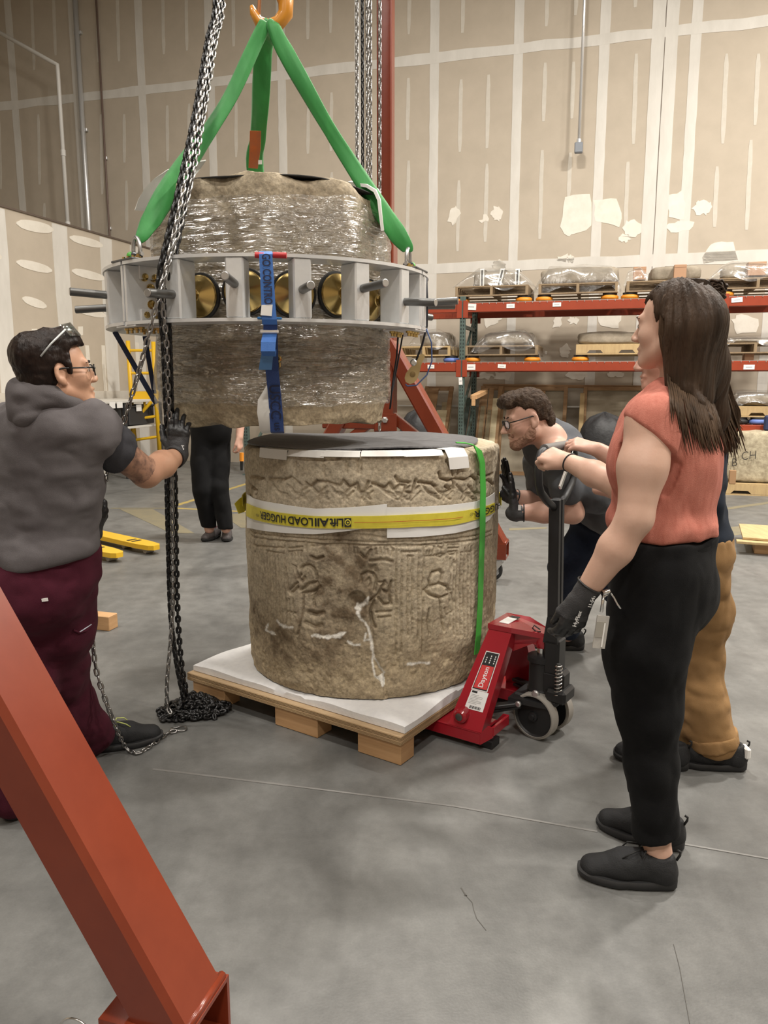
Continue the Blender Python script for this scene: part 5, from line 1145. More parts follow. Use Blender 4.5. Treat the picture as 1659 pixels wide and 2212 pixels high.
# ------------------------------------------------------------------ red pallet jack
M_jred = mat('jack_red_paint', (.34, .012, .022), .25, coat=.5, bump=.04, bscale=14); M_jblk = mat('jack_black_paint', (.014, .014, .015), .5)
M_tread = mat('worn_tread', (.33, .31, .28), .65); M_chrome = mat('chrome', (.8, .8, .8), .1, metal=1)
JO = V(.546, 3.235, 0); jw = unit(V(.826, -.563, 0)); jv = V(-jw[1], jw[0], 0); JF = np.array([jw, jv, [0, 0, 1]])
def jp(x, y, z): return JO + jw*x + jv*y + V(0, 0, z)
jack = thing('pallet_jack', 'red pallet jack with black handle wheeled against the pallet', 'pallet jack', jp(.1, 0, 0))
for s in (-1, 1):
    b = MB(); y0, y1 = s*.16, s*.312; ym = (y0+y1)/2
    b.box(jp(-.54, ym, .078), (1.13, .152, .012), JF, .003)
    for y in (y0, y1): b.box(jp(-.54, y-(.004*np.sign(y-ym)), .055), (1.13, .008, .05), JF, .002)
    b.box(jp(-.10, ym, .056), (.2, .14, .03), JF, .002)
    fk = b.build('fork', M_jred, jack)
    b = MB(); b.lathe(jp(-.98, ym-.05, .037), jv, [(.036, 0), (.037, .01), (.037, .09), (.036, .1)], 18); b.build('load_roller', M_tread, fk)
    b = MB(); b.box(jp(.0, ym, .018), (.12, .07, .035), JF, .003); b.build('skid_block', M_jblk, fk)
    # slanted upright of the head
    bl, br, tl, tr = jp(-.125, s*.312, .084), jp(.03, s*.312, .084), jp(-.055, s*.088, .455), jp(.05, s*.088, .455)
    inn = jv*(-s)*.07
    b = MB(); b.add([bl, br, tr, tl, bl+inn, br+inn, tr+inn, tl+inn], [(0, 1, 2, 3), (7, 6, 5, 4), (0, 4, 5, 1), (1, 5, 6, 2), (2, 6, 7, 3), (3, 7, 4, 0)])
    lg = b.build('head_side', M_jred, jack)
    if s == -1: near_leg = lg; LQ = (bl, br, tl, tr)
    # foot end of the fork: sloping cheeks
    for y in (y0, y1):
        yy = y-(.004*np.sign(y-ym)); b = MB(); b.prism([jp(.025, yy-.004, .03), jp(.08, yy-.004, .075), jp(.08, yy-.004, .118), jp(.055, yy-.004, .118), jp(.025, yy-.004, .08)], jv*.008); b.build('fork_cheek', M_jred, fk)
    b = MB(); b.box(jp(.078, ym, .10), (.012, .14, .04), JF, .002); b.build('heel_plate', M_jred, fk)
    b = MB(); c_ = jp(-.07, s*.30, .13); b.lathe(c_, jv*s, [(.030, -.03), (.030, .012), (.022, .02)], 18); bs_ = b.build('pivot_boss', M_jred, lg, auto=40)
    b = MB(); b.lathe(c_+jv*s*.02, jv*s, [(.016, 0), (.016, .003), (.009, .004)], 14); b.build('pivot_pin', M_rod, bs_)
b = MB(); b.prism([jp(-.06, -.095, .45), jp(-.06, .095, .45), jp(.05, .095, .45), jp(.17, .035, .43), jp(.182, .0, .428), jp(.17, -.035, .43), jp(.05, -.095, .45)], V(0, 0, .022)); b.build('head_top', M_jred, jack)
b = MB(); b.prism([jp(.0, -.06, .38), jp(.045, -.06, .36), jp(.12, -.035, .40), jp(.178, -.035, .385), jp(.178, -.035, .435), jp(.0, -.06, .452)], jv*.075); b.build('head_nose', M_jred, jack)
b = MB(); b.lathe(jp(.155, 0, .385), V(0, 0, 1), [(.036, 0), (.04, .01), (.04, .05), (.034, .068)], 18); b.build('ram_socket', M_jred, jack, auto=40)
b = MB(); b.box(jp(-.005, -.01, .4735), (.045, .09, .002), JF); b.build('top_decal', M_paper, jack); b = MB(); b.box(jp(.0, .045, .4738), (.04, .03, .002), JF); b.build('top_decal', M_jblk, jack)
b = MB(); b.cyl(jp(.15, 0, .33), jp(.15, 0, .39), .021, None, 18); b.build('ram', M_chrome, jack, auto=40)
b = MB(); b.lathe(jp(.15, 0, .19), V(0, 0, 1), [(.056, 0), (.058, .01), (.052, .02), (.052, .13), (.06, .135), (.06, .155), (.04, .162)], 20); b.build('pump_cylinder', M_jblk, jack, auto=35)
b = MB(); b.box(jp(.215, 0, .24), (.10, .09, .12), JF, .015); b.box(jp(.24, -.01, .20), (.09, .12, .06), JF, .012); b.build('pump_block', M_jblk, jack)
b = MB(); b.box(jp(.15, 0, .165), (.20, .13, .03), JF, .01); b.prism([jp(.05, -.11, .15), jp(.22, -.09, .15), jp(.22, .09, .15), jp(.05, .11, .15)], V(0, 0, .022)); b.build('truck_frame', M_jblk, jack)
for s in (-1, 1):
    b = MB(); b.bar(jp(-.06, s*.2, .125), jp(.09, s*.10, .15), .016, .035, V(0, 0, 1), .003); b.bar(jp(-.06, s*.2, .10), jp(.10, s*.09, .135), .012, .02, V(0, 0, 1), .002); b.build('push_rod', M_jblk, jack)
    b = MB(); b.lathe(jp(.10, s*.112, .155), jv*s, [(.013, 0), (.013, .008), (.008, .011)], 12); b.build('pin', M_zinc, jack)
st = rotm((0, 0, 1), math.radians(-8)); 
for s in (-1, 1):
    ax = st@jv; c_ = jp(.165, 0, .1)+ax*s*.062
    b = MB(); b.lathe(c_-ax*.024, ax, [(.088, 0), (.093, .001), (.0995, .005), (.0995, .043), (.093, .047), (.088, .048)], 36, None, True); wh = b.build('steer_wheel', M_tread, jack, auto=35)
    b = MB(); b.lathe(c_-ax*.022, ax, [(.008, -.006), (.02, -.004), (.022, .006), (.080, .008), (.0915, -.002), (.0915, .050), (.080, .036), (.022, .038), (.02, .05), (.008, .052)], 36); b.build('wheel_hub', M_jblk, wh, auto=35)
b = MB(); b.cyl(jp(.165, 0, .1)-st@jv*.1, jp(.165, 0, .1)+st@jv*.1, .012, None, 10); b.build('axle', M_jblk, jack)
b = MB(); b.tube([jp(.247, -.055, .2)+.0145*(math.cos(a)*jw+math.sin(a)*jv)+V(0, 0, a/(2*math.pi)*.0155) for a in np.linspace(0, 2*math.pi*9, 9*14)], .0026, 6); b.build('spring', M_chrome, jack, True)
b = MB(); b.cyl(jp(.247, -.055, .19), jp(.247, -.055, .345), .008, None, 10); b.build('spring_rod', M_rod, jack); b = MB(); b.lathe(jp(.16, -.075, .20), -jv, [(.017, 0), (.017, .006), (.011, .01)], 14); b.build('hex_bolt', M_zinc, jack)
hx = .205
b = MB(); b.box(jp(hx, 0, .36), (.07, .09, .16), JF, .012); b.prism([jp(hx-.035, -.045, .42), jp(hx+.03, -.045, .42), jp(hx+.02, -.045, .53), jp(hx-.02, -.045, .53)], jv*.09); b.build('handle_boot', M_jblk, jack)
hb = [jp(hx, 0, .40), jp(hx-.015, 0, 1.02)]
for y in (-.018, .018):
    b = MB(); b.bar(hb[0]+jv*y, hb[1]+jv*y, .045, .026, jw, .003); b.build('handle_bar', M_jblk, jack)
lp = [(y_, z_-.025) for y_, z_ in [(0, 1.0), (-.09, 1.045), (-.155, 1.09), (-.175, 1.125), (-.18, 1.17), (-.178, 1.215), (-.16, 1.245), (-.12, 1.255), (0, 1.258), (.12, 1.255), (.16, 1.245), (.178, 1.215), (.18, 1.17), (.175, 1.125), (.155, 1.09), (.09, 1.045), (0, 1.0)]]
LOOP = lambda y, z: jp(hx-.015-(z-1.0)*.02, y*1.05, z)
b = MB(); b.tube([LOOP(y, z) for y, z in lp], .0155, 12); b.build('handle_loop', M_jblk, jack, True)
b = MB(); b.cyl(LOOP(-.13, 1.232), LOOP(.13, 1.232), .019, None, 14); b.build('grip', mat('grey_grip', (.15, .15, .15), .3), jack, auto=40)
b = MB(); b.bar(LOOP(.03, 1.06), LOOP(.16, 1.20), .01, .02, jw, .002); b.build('lever', M_steel, jack)
b = MB(); b.tube([jp(hx-.05, -.04, .47), jp(hx-.075, -.045, .485), jp(hx-.085, -.04, .47), jp(hx-.07, -.035, .455), jp(hx-.05, -.035, .46)], .003, 6); b.build('cable_loop', M_rubber, jack)
# decals on the near side of the head
def lmap(u, v, off=.001):
    bl, br, tl, tr = LQ; q = (bl*(1-u)+br*u)*(1-v)+(tl*(1-u)+tr*u)*v; nn = unit(np.cross(br-bl, tl-bl)); nn = nn if np.dot(nn, C0-q) > 0 else -nn
    return q+nn*off
def decal(u0, u1, v0, v1, m, name, off): 
    b = MB(); b.add([lmap(u0, v0, off), lmap(u1, v0, off), lmap(u1, v1, off), lmap(u0, v1, off)], [(0, 1, 2, 3)]); return b.build(name, m, near_leg)
M_labelred = mat('label_red', (.62, .05, .05), .4); M_white = mat('printed_white', (.82, .82, .82), .5)
decal(.26, .80, .375, .765, M_white, 'decal_border', .0008); decal(.285, .775, .383, .757, M_jblk, 'decal_black', .0012); decal(.31, .76, .395, .625, M_labelred, 'decal_red', .0016)
lettering('lettering', 'Dayton', lambda x, y: lmap(.66-y, .41+x, .0022), M_white, near_leg, width=.20, height=.22, bold=.015)
for i, (u, n_) in enumerate(((.37, 3), (.52, 4), (.68, 4))):
    for k in range(n_): decal(u, u+.035, .65+k*.022, .664+k*.022, M_white, 'decal_print', .002)
decal(.28, .86, .185, .372, M_white, 'spec_label', .0012); decal(.32, .50, .345, .365, M_jblk, 'label_logo', .0018)
for k in range(7): decal(.33, .33+.44*(.6+.4*math.sin(k*2.1)**2), .325-.014*k, .329-.014*k, mat('grey_print', (.35, .35, .35), .6), 'label_print', .0018)
for k in range(12): decal(.42+k*.03, .42+k*.03+.015*(1+(k % 3 == 0)*.6), .195, .222, M_jblk, 'barcode_bar', .0018)
# ------------------------------------------------------------------ pallet rack along the back wall
M_orange_beam = mat('rack_orange_red', (.30, .045, .016), .4, col2=(.26, .038, .014), scale=4); M_rgreen = mat('rack_green', (.085, .125, .11), .5, col2=(.06, .09, .08), scale=20)
M_hole = mat('slot_dark', (.01, .012, .012), .8); M_wire = mat('wire_deck', (.55, .55, .53), .35, metal=.8)
TF, TB = 11.3, 12.4
S1 = T(998, 800, TF)[0]; S2 = T(1549, 800, TF)[0]; S0 = S1-(S2-S1); S3 = S2+(S2-S1)
ZU, ZL = T(1200, 661, TF)[1], T(1200, 792, TF)[1]
rack = thing('pallet_rack', 'long pallet rack with green posts and orange-red beams along the back wall', 'rack', hall(S1, TF, 0))
for s in (S0, S1, S2, S3):
    for t in (TF, TB):
        b = MB(); z1 = ZU+.16; b.bar(hall(s, t, 0), hall(s, t, z1), .078, .07, E1, .004); b.box(hall(s, t, .006), (.13, .13, .012), HR, .002); up = b.build('upright', M_rgreen, rack)
        b = MB()
        for z in np.arange(.12, z1-.05, .0508):
            for dx in (-.017, .017):
                b.box(hall(s+dx, t-.0355, z), (.011, .003, .026), HR)
        sl = b.build('slots', M_hole, up); sl['kind'] = 'stuff'
    b = MB()
    for z0, z1 in ((.25, 1.0), (1.0, .25+1.4), (1.65, ZU)):
        b.bar(hall(s, TF, z0), hall(s, TB, z1), .03, .04, E1)
    b.bar(hall(s, TF, ZU-.25), hall(s, TB, ZU-.25), .03, .05, E1); b.build('frame_brace', M_rgreen, rack)
for a, c in ((S0, S1), (S1, S2), (S2, S3)):
    for z in (ZU, ZL):
        for t in (TF-.01, TB+.01):
            b = MB(); b.box(hall((a+c)/2, t-.0, z), (c-a-.08, .055, .125), HR, .006)
            for s, sg in ((a, 1), (c, -1)): b.box(hall(s+sg*.045, t-.035*(1 if t < 12 else -1), z-.02), (.07, .012, .24), HR, .003)
            b.build('beam', M_orange_beam, rack)
        b = MB()
        for s in np.arange(a+.08, c-.05, .10): b.bar(hall(s, TF-.02, z+.064), hall(s, TB, z+.064), .006, .006, E1)
        for t in np.linspace(TF, TB, 7): b.bar(hall(a+.06, t, z+.069), hall(c-.06, t, z+.069), .006, .006, V(0, 0, 1))
        for s in np.arange(a+.08, c-.05, .10): b.box(hall(s, TF-.042, z+.058), (.007, .006, .026), HR)
        wd = b.build('wire_deck', M_wire, rack); wd['kind'] = 'stuff'
zl3 = T(1630, 926, TF)[1]; b = MB(); b.box(hall((S2+S3)/2, TF-.01, zl3), (S3-S2-.08, .055, .1), HR, .006); b.build('beam', M_orange_beam, rack)
b = MB(); b.box(hall((S2+S3)/2, TB, zl3), (S3-S2-.08, .055, .1), HR, .006); b.build('beam', M_orange_beam, rack)
b = MB()
for s in np.arange(S2+.08, S3-.05, .10): b.bar(hall(s, TF-.02, zl3+.052), hall(s, TB, zl3+.052), .006, .006, E1)
wd = b.build('wire_deck', M_wire, rack); wd['kind'] = 'stuff'
for i, (px, py, w_, h_, pos) in enumerate([(1018, 663, 21, 13, 0), (1103, 661, 17, 9, 0), (1203, 658, 17, 8, 0), (1592, 648, 20, 9, 0), (1558, 651, 14, 12, 0), (1017, 793, 20, 12, 0), (1084, 791, 17, 8, 0), (931, 792, 15, 8, 0), (1618, 793, 20, 9, 0), (995, 823, 8, 16, 0)]):
    s, z = T(px, py, TF-.04); k = 11.2/1680; b = MB(); R = HR if i % 3 else (rotm((0, 1, 0), .06*(-1)**i).T@np.eye(3))@HR
    b.box(hall(s, TF-.043, z), (w_*k, .002, h_*k), R); lb_ = b.build('label', M_paper, rack)
    b = MB(); b.box(hall(s, TF-.0447, z), (w_*k*.6, .001, h_*k*.13), R); b.build('label_print', mat('grey_print', (.35, .35, .35), .6), lb_)
# ------------------------------------------------------------------ pallets, stones and film on the rack
M_pal = mat('old_pallet_wood', (.30, .215, .125), .75, col2=(.21, .15, .09), scale=6, stretch=(6, 1, 1)); M_paln = mat('new_pallet_wood', (.52, .38, .19), .7, col2=(.43, .30, .15), scale=5, stretch=(6, 1, 1))
M_opuck = mat('orange_pad', (.75, .27, .02), .5); M_bpuck = mat('blue_pad', (.13, .2, .5), .5); M_pblk = mat('black_pad_top', (.02, .02, .02), .6)
M_card = mat('cardboard', (.40, .235, .14), .8); M_rock = mat('grey_stone', (.34, .295, .23), .9, col2=(.24, .205, .155), scale=7, bump=.5, bscale=25)
M_bag = film_mat('plastic_bag_film', (.96, .96, .955), .05, .30, .22, .5, 6, (1, 1, 1), .06)
def std_pallet(s0, s1, t0, t1, z, m, label, h=.14, stringer=False, group=None):
    e = thing('wooden_pallet', label, 'pallet', hall((s0+s1)/2, (t0+t1)/2, z), group); w_ = s1-s0
    for k in range(7):
        t = t0+.045+(t1-t0-.09)*k/6; b = MB(); b.box(hall((s0+s1)/2, t, z+h-.009), (w_, .09, .018), HR); b.build('deck_board', m, e)
    for k in range(3):
        t = t0+.045+(t1-t0-.09)*k/2; b = MB(); b.box(hall((s0+s1)/2, t, z+.009), (w_, .09, .018), HR); b.build('bottom_board', m, e)
    for k in range(3):
        s = s0+.02+(w_-.04)*k/2
        b = MB()
        if stringer and k != 9:
            pass
        b.box(hall(s, (t0+t1)/2, z+h/2), (.038, t1-t0, h-.036), HR); b.build('stringer', m, e)
    if stringer:                       # notched side board facing the hall
        b = MB(); zz = z; q = [(s0, zz+.018), (s0+w_*.16, zz+.018), (s0+w_*.2, zz+.06), (s0+w_*.36, zz+.06), (s0+w_*.4, zz+.018), (s0+w_*.62, zz+.018), (s0+w_*.66, zz+.06), (s0+w_*.82, zz+.06), (s0+w_*.86, zz+.018), (s1, zz+.018), (s1, zz+h-.018), (s0, zz+h-.018)]
        b.prism([hall(s, t0-.002, z_) for s, z_ in q], E2*.038); b.build('notched_stringer', m, e)
    return e
def puck(s, t, z, m, label, group):
    e = thing('support_pad', label, 'pad', hall(s, t, z), group)
    b = MB(); b.lathe(hall(s, t, z), V(0, 0, 1), [(.10, 0), (.118, .015), (.118, .045), (.10, .06)], 18); b.build('pad_body', m, e, auto=50)
    b = MB(); b.lathe(hall(s, t, z+.06), V(0, 0, 1), [(.095, 0), (.095, .03)], 16); b.build('pad_top', M_pblk, e)
def rock(s0, s1, t0, t1, z0, z1, label, m=None, rnd=.35, seed=0, cat='stone'):
    n, mm = 30, 22; c = hall((s0+s1)/2, (t0+t1)/2, (z0+z1)/2); hs, ht, hz = (s1-s0)/2, (t1-t0)/2, (z1-z0)/2; vs = []; U, W = np.meshgrid(np.linspace(0, 2*math.pi, n+1)[:-1], np.linspace(-1, 1, mm), indexing='xy')
    def sp(c_, p): return np.sign(c_)*np.abs(c_)**p
    ca, sa = sp(np.cos(U), rnd), sp(np.sin(U), rnd); ang = W*math.pi/2; cb, sb = sp(np.cos(ang), rnd), sp(np.sin(ang), rnd)
    x, y, z = ca*cb, sa*cb, sb; p = np.stack([x*hs, y*ht, z*hz], -1); nn = .045*fbm(p*5+seed, 3, seed)+.015*fbm(p*18, 2, seed); f = 1+nn/np.maximum(np.linalg.norm(p, axis=-1), .05)*.8
    p = p*f[..., None]; p[..., 2] = np.maximum(p[..., 2], -hz)
    X = c+p[..., 0:1]*E1+p[..., 1:2]*E2+p[..., 2:3]*V(0, 0, 1); i, j = np.meshgrid(np.arange(mm-1), np.arange(n), indexing='ij'); j2 = (j+1) % n
    fs = np.stack([i*n+j, i*n+j2, (i+1)*n+j2, (i+1)*n+j], -1).reshape(-1, 4)
    o = mesh_obj('stone_fragment', X.reshape(-1, 3), fs, m or M_rock, None, True); return tag(o, label, cat)
def bag(pts_top, t0, t1, zb, label, seed=0):   # clear film draped over: outline (s,z) along the front, skirt flares down and out
    b = MB(); n = 40; S_ = np.linspace(pts_top[0][0], pts_top[-1][0], n); Zt = np.interp(S_, [p[0] for p in pts_top], [p[1] for p in pts_top]); g = []
    for k in range(11):
        f = k/10; row = []
        for i in range(n):
            e = abs(2*i/(n-1)-1)
            if f < .35: t = t0-.04; z = zb[0]+(Zt[i]-zb[0])*f/.35 if zb[0] < Zt[i] else Zt[i]; t -= .05*(1-f/.35)
            elif f < .65: t = t0+(t1-t0)*(f-.35)/.3; z = Zt[i]+.015
            else: t = t1+.04; z = Zt[i]-(Zt[i]-zb[0])*(f-.65)/.35
            nz = .02*vnoise(np.array([[S_[i]*6, f*6, seed*3.1]]), seed)[0]; row.append(hall(S_[i]+nz, t+nz*1.5, z+nz+(.04*math.sin(S_[i]*11+seed) if f < .03 else 0)))
        g.append(row)
    b.sheet(g); o = b.build('plastic_film', M_bag, None, True); return tag(o, label, 'plastic film')
def TT(px, py, t=11.35): return T(px, py, t)
zdU = ZU+.072; zdL = ZL+.072
def load(px0, px1, zd, m, label, pucks, pm=None, stringer=False, puckm=None):
    s0, s1 = TT(px0, 640)[0], TT(px1, 640)[0]
    for px, m_, lab in pucks: puck(TT(px, 640)[0], TF+.13, zd, m_, lab, 'support pads under the rack pallets')
    for px in (px0+14, px1-14): puck(TT(px, 640)[0], TB-.2, zd, puckm or M_opuck, lab+' (rear)', 'support pads under the rack pallets') if False else None
    return s0, s1, std_pallet(s0, s1, TF+.02, TB-.08, zd+.09, m, label, .14, stringer)
OP = 'orange round support pad '
load(984, 1141, zdU, M_pal, 'old pallet on the top beam level, leftmost in the right bay', [(995, M_opuck, OP+'under the left end of the leftmost top pallet'), (1131, M_opuck, OP+'under the right end of the leftmost top pallet')])
load(1163, 1334, zdU, M_pal, 'old pallet on the top beam level carrying the big film covered stone', [(1175, M_opuck, OP+'left under the film covered top stone'), (1317, M_opuck, OP+'right under the film covered top stone')])
load(1352, 1528, zdU, M_pal, 'old pallet on the top beam level behind the woman with cardboard box', [(1361, M_opuck, OP+'under the pallet with the cardboard box'), (1515, M_opuck, OP+'peeking out behind the hair bun')])
load(1552, 1720, zdU, M_pal, 'old pallet on the top beam level at the right edge of the photo', [(1566, M_opuck, OP+'under the rightmost top pallet')])
load(1007, 1166, zdL, M_pal, 'old pallet on the middle beam level with the veined film over it', [(1021, M_opuck, OP+'left under the middle level film pallet'), (1153, M_opuck, OP+'right under the middle level film pallet')])
load(1249, 1400, zdL, M_paln, 'yellowish notched pallet on the middle beam level left of the woman', [(1259, M_opuck, OP+'under the yellowish notched pallet')], stringer=True)
load(1562, 1720, zdL, M_pal, 'pallet on the middle beam level right of the long hair', [])
load(860, 975, zdL, M_paln, 'pallet on the middle beam level left of the green post', [(975, M_bpuck, 'blue round support pad left of the green post')])
zu = zdU+.232; zm = zdL+.232
def st(px0, px1, py, zb, label, seed, t0=TF+.2, t1=TB-.3, rnd=.4, m=None): s0, s1 = TT(px0, 600, t0)[0], TT(px1, 600, t0)[0]; return rock(s0, s1, t0, t1, zb, TT(700, py, t0)[1] if False else T((px0+px1)/2, py, t0)[1], label, m, rnd, seed)
r1 = st(1018, 1121, 585, zu, 'grey stone with white and black straps on the top left rack pallet', 1)
M_foamw = mat('white_strap_foam', (.8, .8, .77), .7)
for px, tl in ((1042, 0), (1078, .025), (1118, 0)):
    s = TT(px, 600, TF+.18)[0]; z1_ = T(px, 585, TF+.2)[1]
    b = MB(); b.sheet([[hall(s+dx+tl*k, tt, zz) for dx in (-.03, .03)] for k, (tt, zz) in enumerate(((TF+.15, zu), (TF+.15, (zu+z1_)/2), (TF+.16, z1_+.02), (TF+.5, z1_+.03)))], .006); sp_ = b.build('strap', M_foamw, r1)
    b = MB(); b.sheet([[hall(s+dx+tl*k, tt-.006, zz) for dx in (-.012, .012)] for k, (tt, zz) in enumerate(((TF+.15, zu+.02), (TF+.15, (zu+z1_)/2), (TF+.156, z1_)))], .003); b.build('strap_core', M_pblk, sp_)
st(1168, 1338, 576, zu, 'large grey stone under clear film on the top rack level', 2); st(1405, 1512, 574, zu, 'grey stone with a cardboard sheet on the top rack level behind the woman', 3); st(1560, 1700, 572, zu, 'grey stone under film on the top rack level at the right edge', 4)
st(1045, 1150, 716, zm, 'grey stone under veined film on the middle rack level', 5); st(1250, 1395, 716, zm, 'dark grey stone on the yellowish notched pallet', 6); st(1566, 1720, 731, zm, 'long low grey stone on the middle rack level at the right', 7, rnd=.6); st(905, 972, 718, zm, 'stone under film on the middle rack level left of the green post', 8)
def cbox(px0, px1, py0, py1, t, label):
    (s0, z1_), (s1, z0_) = T(px0, py0, t), T(px1, py1, t); e = thing('cardboard_box', label, 'box', hall((s0+s1)/2, t+.1, z0_)); b = MB(); b.box(hall((s0+s1)/2, t+.1, (z0_+z1_)/2), (s1-s0, .2, z1_-z0_), HR, .003); b.build('carton', M_card, e)
    b = MB(); b.box(hall((s0+s1)/2, t-.001, z1_-.02), ((s1-s0)*.96, .003, .03), HR); b.build('flap', M_card, e)
cbox(1369, 1395, 577, 604, TF+.3, 'small brown carton on the top rack pallet left of the woman'); cbox(1457, 1482, 572, 600, TF+.1, 'brown cardboard sheet leaning on the stone behind the woman'); cbox(1617, 1654, 566, 594, TF+.1, 'brown carton on the top rack level at the right edge'); cbox(1609, 1628, 764, 779, TF+.1, 'small brown carton under the right middle level pallet')
def sz(pts, t=TF+.15): return [T(x, y, t) for x, y in pts]
bag(sz([(982, 618), (1010, 596), (1030, 580), (1120, 580), (1140, 598), (1158, 622)]), TF+.14, TB-.2, (zu-.02,), 'clear film draped over the strapped stone on the top left pallet', 1)
bag(sz([(1148, 636), (1166, 600), (1185, 576), (1260, 572), (1320, 576), (1338, 600), (1342, 630)]), TF+.14, TB-.2, (zu-.10,), 'clear film draped over the large stone on the top rack level', 2)
bag(sz([(1348, 618), (1358, 584), (1385, 574), (1400, 590)]), TF+.2, TB-.3, (zu-.02,), 'crumpled clear film around the small carton on the top rack level', 3)
bag(sz([(1530, 606), (1556, 578), (1580, 568), (1640, 570), (1700, 572)]), TF+.0, TB-.3, (zu-.02,), 'clear film over the stone at the right end of the top rack level', 4)
bag(sz([(1012, 776), (1035, 735), (1050, 722), (1085, 716), (1130, 714), (1150, 728), (1166, 766), (1172, 782)]), TF+.05, TB-.2, (zm-.06,), 'veined clear film hanging over the stone on the middle rack level', 5)
bag(sz([(888, 742), (905, 716), (940, 712), (968, 724), (980, 756)]), TF+.1, TB-.2, (zm-.02,), 'clear film over the stone left of the green post', 6)
bag(sz([(1562, 752), (1570, 730), (1640, 728), (1710, 730)]), TF+.1, TB-.2, (zm,), 'clear film over the long low stone on the middle rack level', 7)
# third level and floor loads at the right
z3 = zl3+.06
s0, s1 = T(1592, 900, TF)[0], T(1750, 900, TF)[0]
puck(T(1640, 915, TF)[0], TF+.1, z3, M_bpuck, 'blue round support pad above the lettered slab', 'support pads under the rack pallets'); puck(T(1600, 915, TF)[0], TF+.12, z3, M_pblk, 'black round support pad above the lettered slab', 'support pads under the rack pallets')
std_pallet(s0, s1, TF+.02, TB-.1, z3+.09, M_paln, 'yellowish notched pallet just above the lettered stone slab', .14, True)
rock(T(1588, 860, TF+.1)[0], s1, TF+.15, TB-.3, z3+.232, T(1630, 850, TF+.1)[1], 'stone bundled in film above the lettered slab', None, .5, 11)
bag(sz([(1580, 880), (1592, 848), (1640, 846), (1740, 846)], TF), TF+.02, TB-.2, (z3+.24,), 'clear film over the stone above the lettered slab', 12)
b = MB(); q = T(1652, 905, TF-.1); b.box(hall(q[0]+.06, TF-.12, q[1]-.05), (.14, .06, .2), HR, .02); tag(b.build('navy_cloth', mat('navy_cloth', (.02, .03, .08), .8), None), 'bit of navy cloth hanging over the top of the lettered slab', 'cloth')
tS = 11.05; (sa, za), (sb, zb_) = T(1572, 932, tS), T(1760, 1042, tS)
pz = .16; std_pallet(T(1545, 1050, tS)[0], T(1740, 1050, tS)[0], 10.95, 11.9, 0, M_paln, 'yellowish notched pallet on the floor under the lettered stone slab', .155, True)
slabm = mat('speckled_slab', (.50, .44, .31), .9, col2=(.30, .25, .17), scale=16, bump=.6, bscale=22)
sl = rock(sa, sb, tS, tS+.28, pz, za, 'pale speckled stone slab with black lettering standing on a pallet', slabm, .22, 21)
lettering('painted_number', 'CH', lambda x, y: hall(T(1601, 985, tS)[0]+x, tS-.035, T(1601, 985, tS)[1]+y-.05+x*.1), M_ink, sl, width=.17, height=.11, bold=-.01); lettering('painted_number', 'B', lambda x, y: hall(T(1581, 998, tS)[0]+x, tS-.02, T(1581, 998, tS)[1]+y-.05), M_ink, sl, width=.06, height=.10, bold=-.01)
cb = T(1582, 1030, 10.98); b = MB(); b.box(hall(cb[0], 10.97, cb[1]), (.08, .05, .18), HR, .005); tag(b.build('wedge_block', mat('brown_wedge', (.34, .2, .1), .7), None), 'small brown wood chock at the left foot of the lettered slab', 'block')
# ------------------------------------------------------------------ frames and planks leaning below the rack
M_wood = mat('crate_wood', (.34, .205, .10), .7, col2=(.25, .145, .07), scale=5, stretch=(1, 1, 7)); M_woodp = mat('pale_slat_wood', (.58, .50, .33), .7, col2=(.50, .42, .26), scale=5, stretch=(1, 1, 7)); M_panel = mat('dusty_panel', (.37, .32, .24), .85, col2=(.31, .265, .195), scale=5)
def lean(px, py, base_t, top_t, z_top): pass
def leaning_frame(px0, px1, pyt, pyb, tb, tt, label, wd=.07, rails=(), panel=True, m=M_wood, slats=()):
    sL, _ = T(px0, 930, (tb+tt)/2); sR, _ = T(px1, 930, (tb+tt)/2); zt = T((px0+px1)/2, pyt, tt)[1]; zb = max(.0, T((px0+px1)/2, pyb, tb)[1]); zb = 0.0 if zb < .12 else zb
    def q(u, v, off=0): z = zb+(zt-zb)*v; return hall(sL+(sR-sL)*u, tb+(tt-tb)*v+off, z)
    e = thing('framed_panel' if panel else 'crate_side', label, 'panel', q(.5, 0)); W_ = sR-sL
    for u in (wd/2/W_, 1-wd/2/W_): b = MB(); b.bar(q(u, 0), q(u, 1), wd, .05, E1, .003); b.build('stile', m, e)
    for v in (0+.02, 1-.02)+tuple(rails): b = MB(); b.bar(q(wd/W_, v), q(1-wd/W_, v), wd, .045, V(0, 0, 1), .003); b.build('rail', m, e)
    for u0, u1, v0, v1, mm in slats: b = MB(); b.bar(q((u0+u1)/2, v0, -.03), q((u0+u1)/2, v1, -.03), (u1-u0)*W_, .02, E1, .002); b.build('slat', mm, e)
    if panel: b = MB(); b.add([q(.02, .01, .03), q(.98, .01, .03), q(.98, .99, .03), q(.02, .99, .03)], [(0, 1, 2, 3)]); b.build('panel', M_panel, e)
    return e
leaning_frame(1030, 1078, 835, 1010, 12.0, 12.75, 'slatted crate side with pale slats leaning behind the bending man', .07, (.4, .62), False, M_wood, [(.08, .36, .02, .98, M_wood), (.1, .3, .0, .75, M_woodp), (.40, .62, .02, .98, M_wood), (.62, .88, .0, .85, M_woodp), (.42, .6, .1, .7, M_woodp)])
leaning_frame(1076, 1222, 836, 1014, 12.35, 12.8, 'large panel in a wooden frame leaning on the wall behind the bending man', .06, (), True, M_wood)
leaning_frame(1256, 1400, 836, 1014, 12.35, 12.8, 'large framed panel leaning on the wall behind the woman', .06, (), True, M_wood)
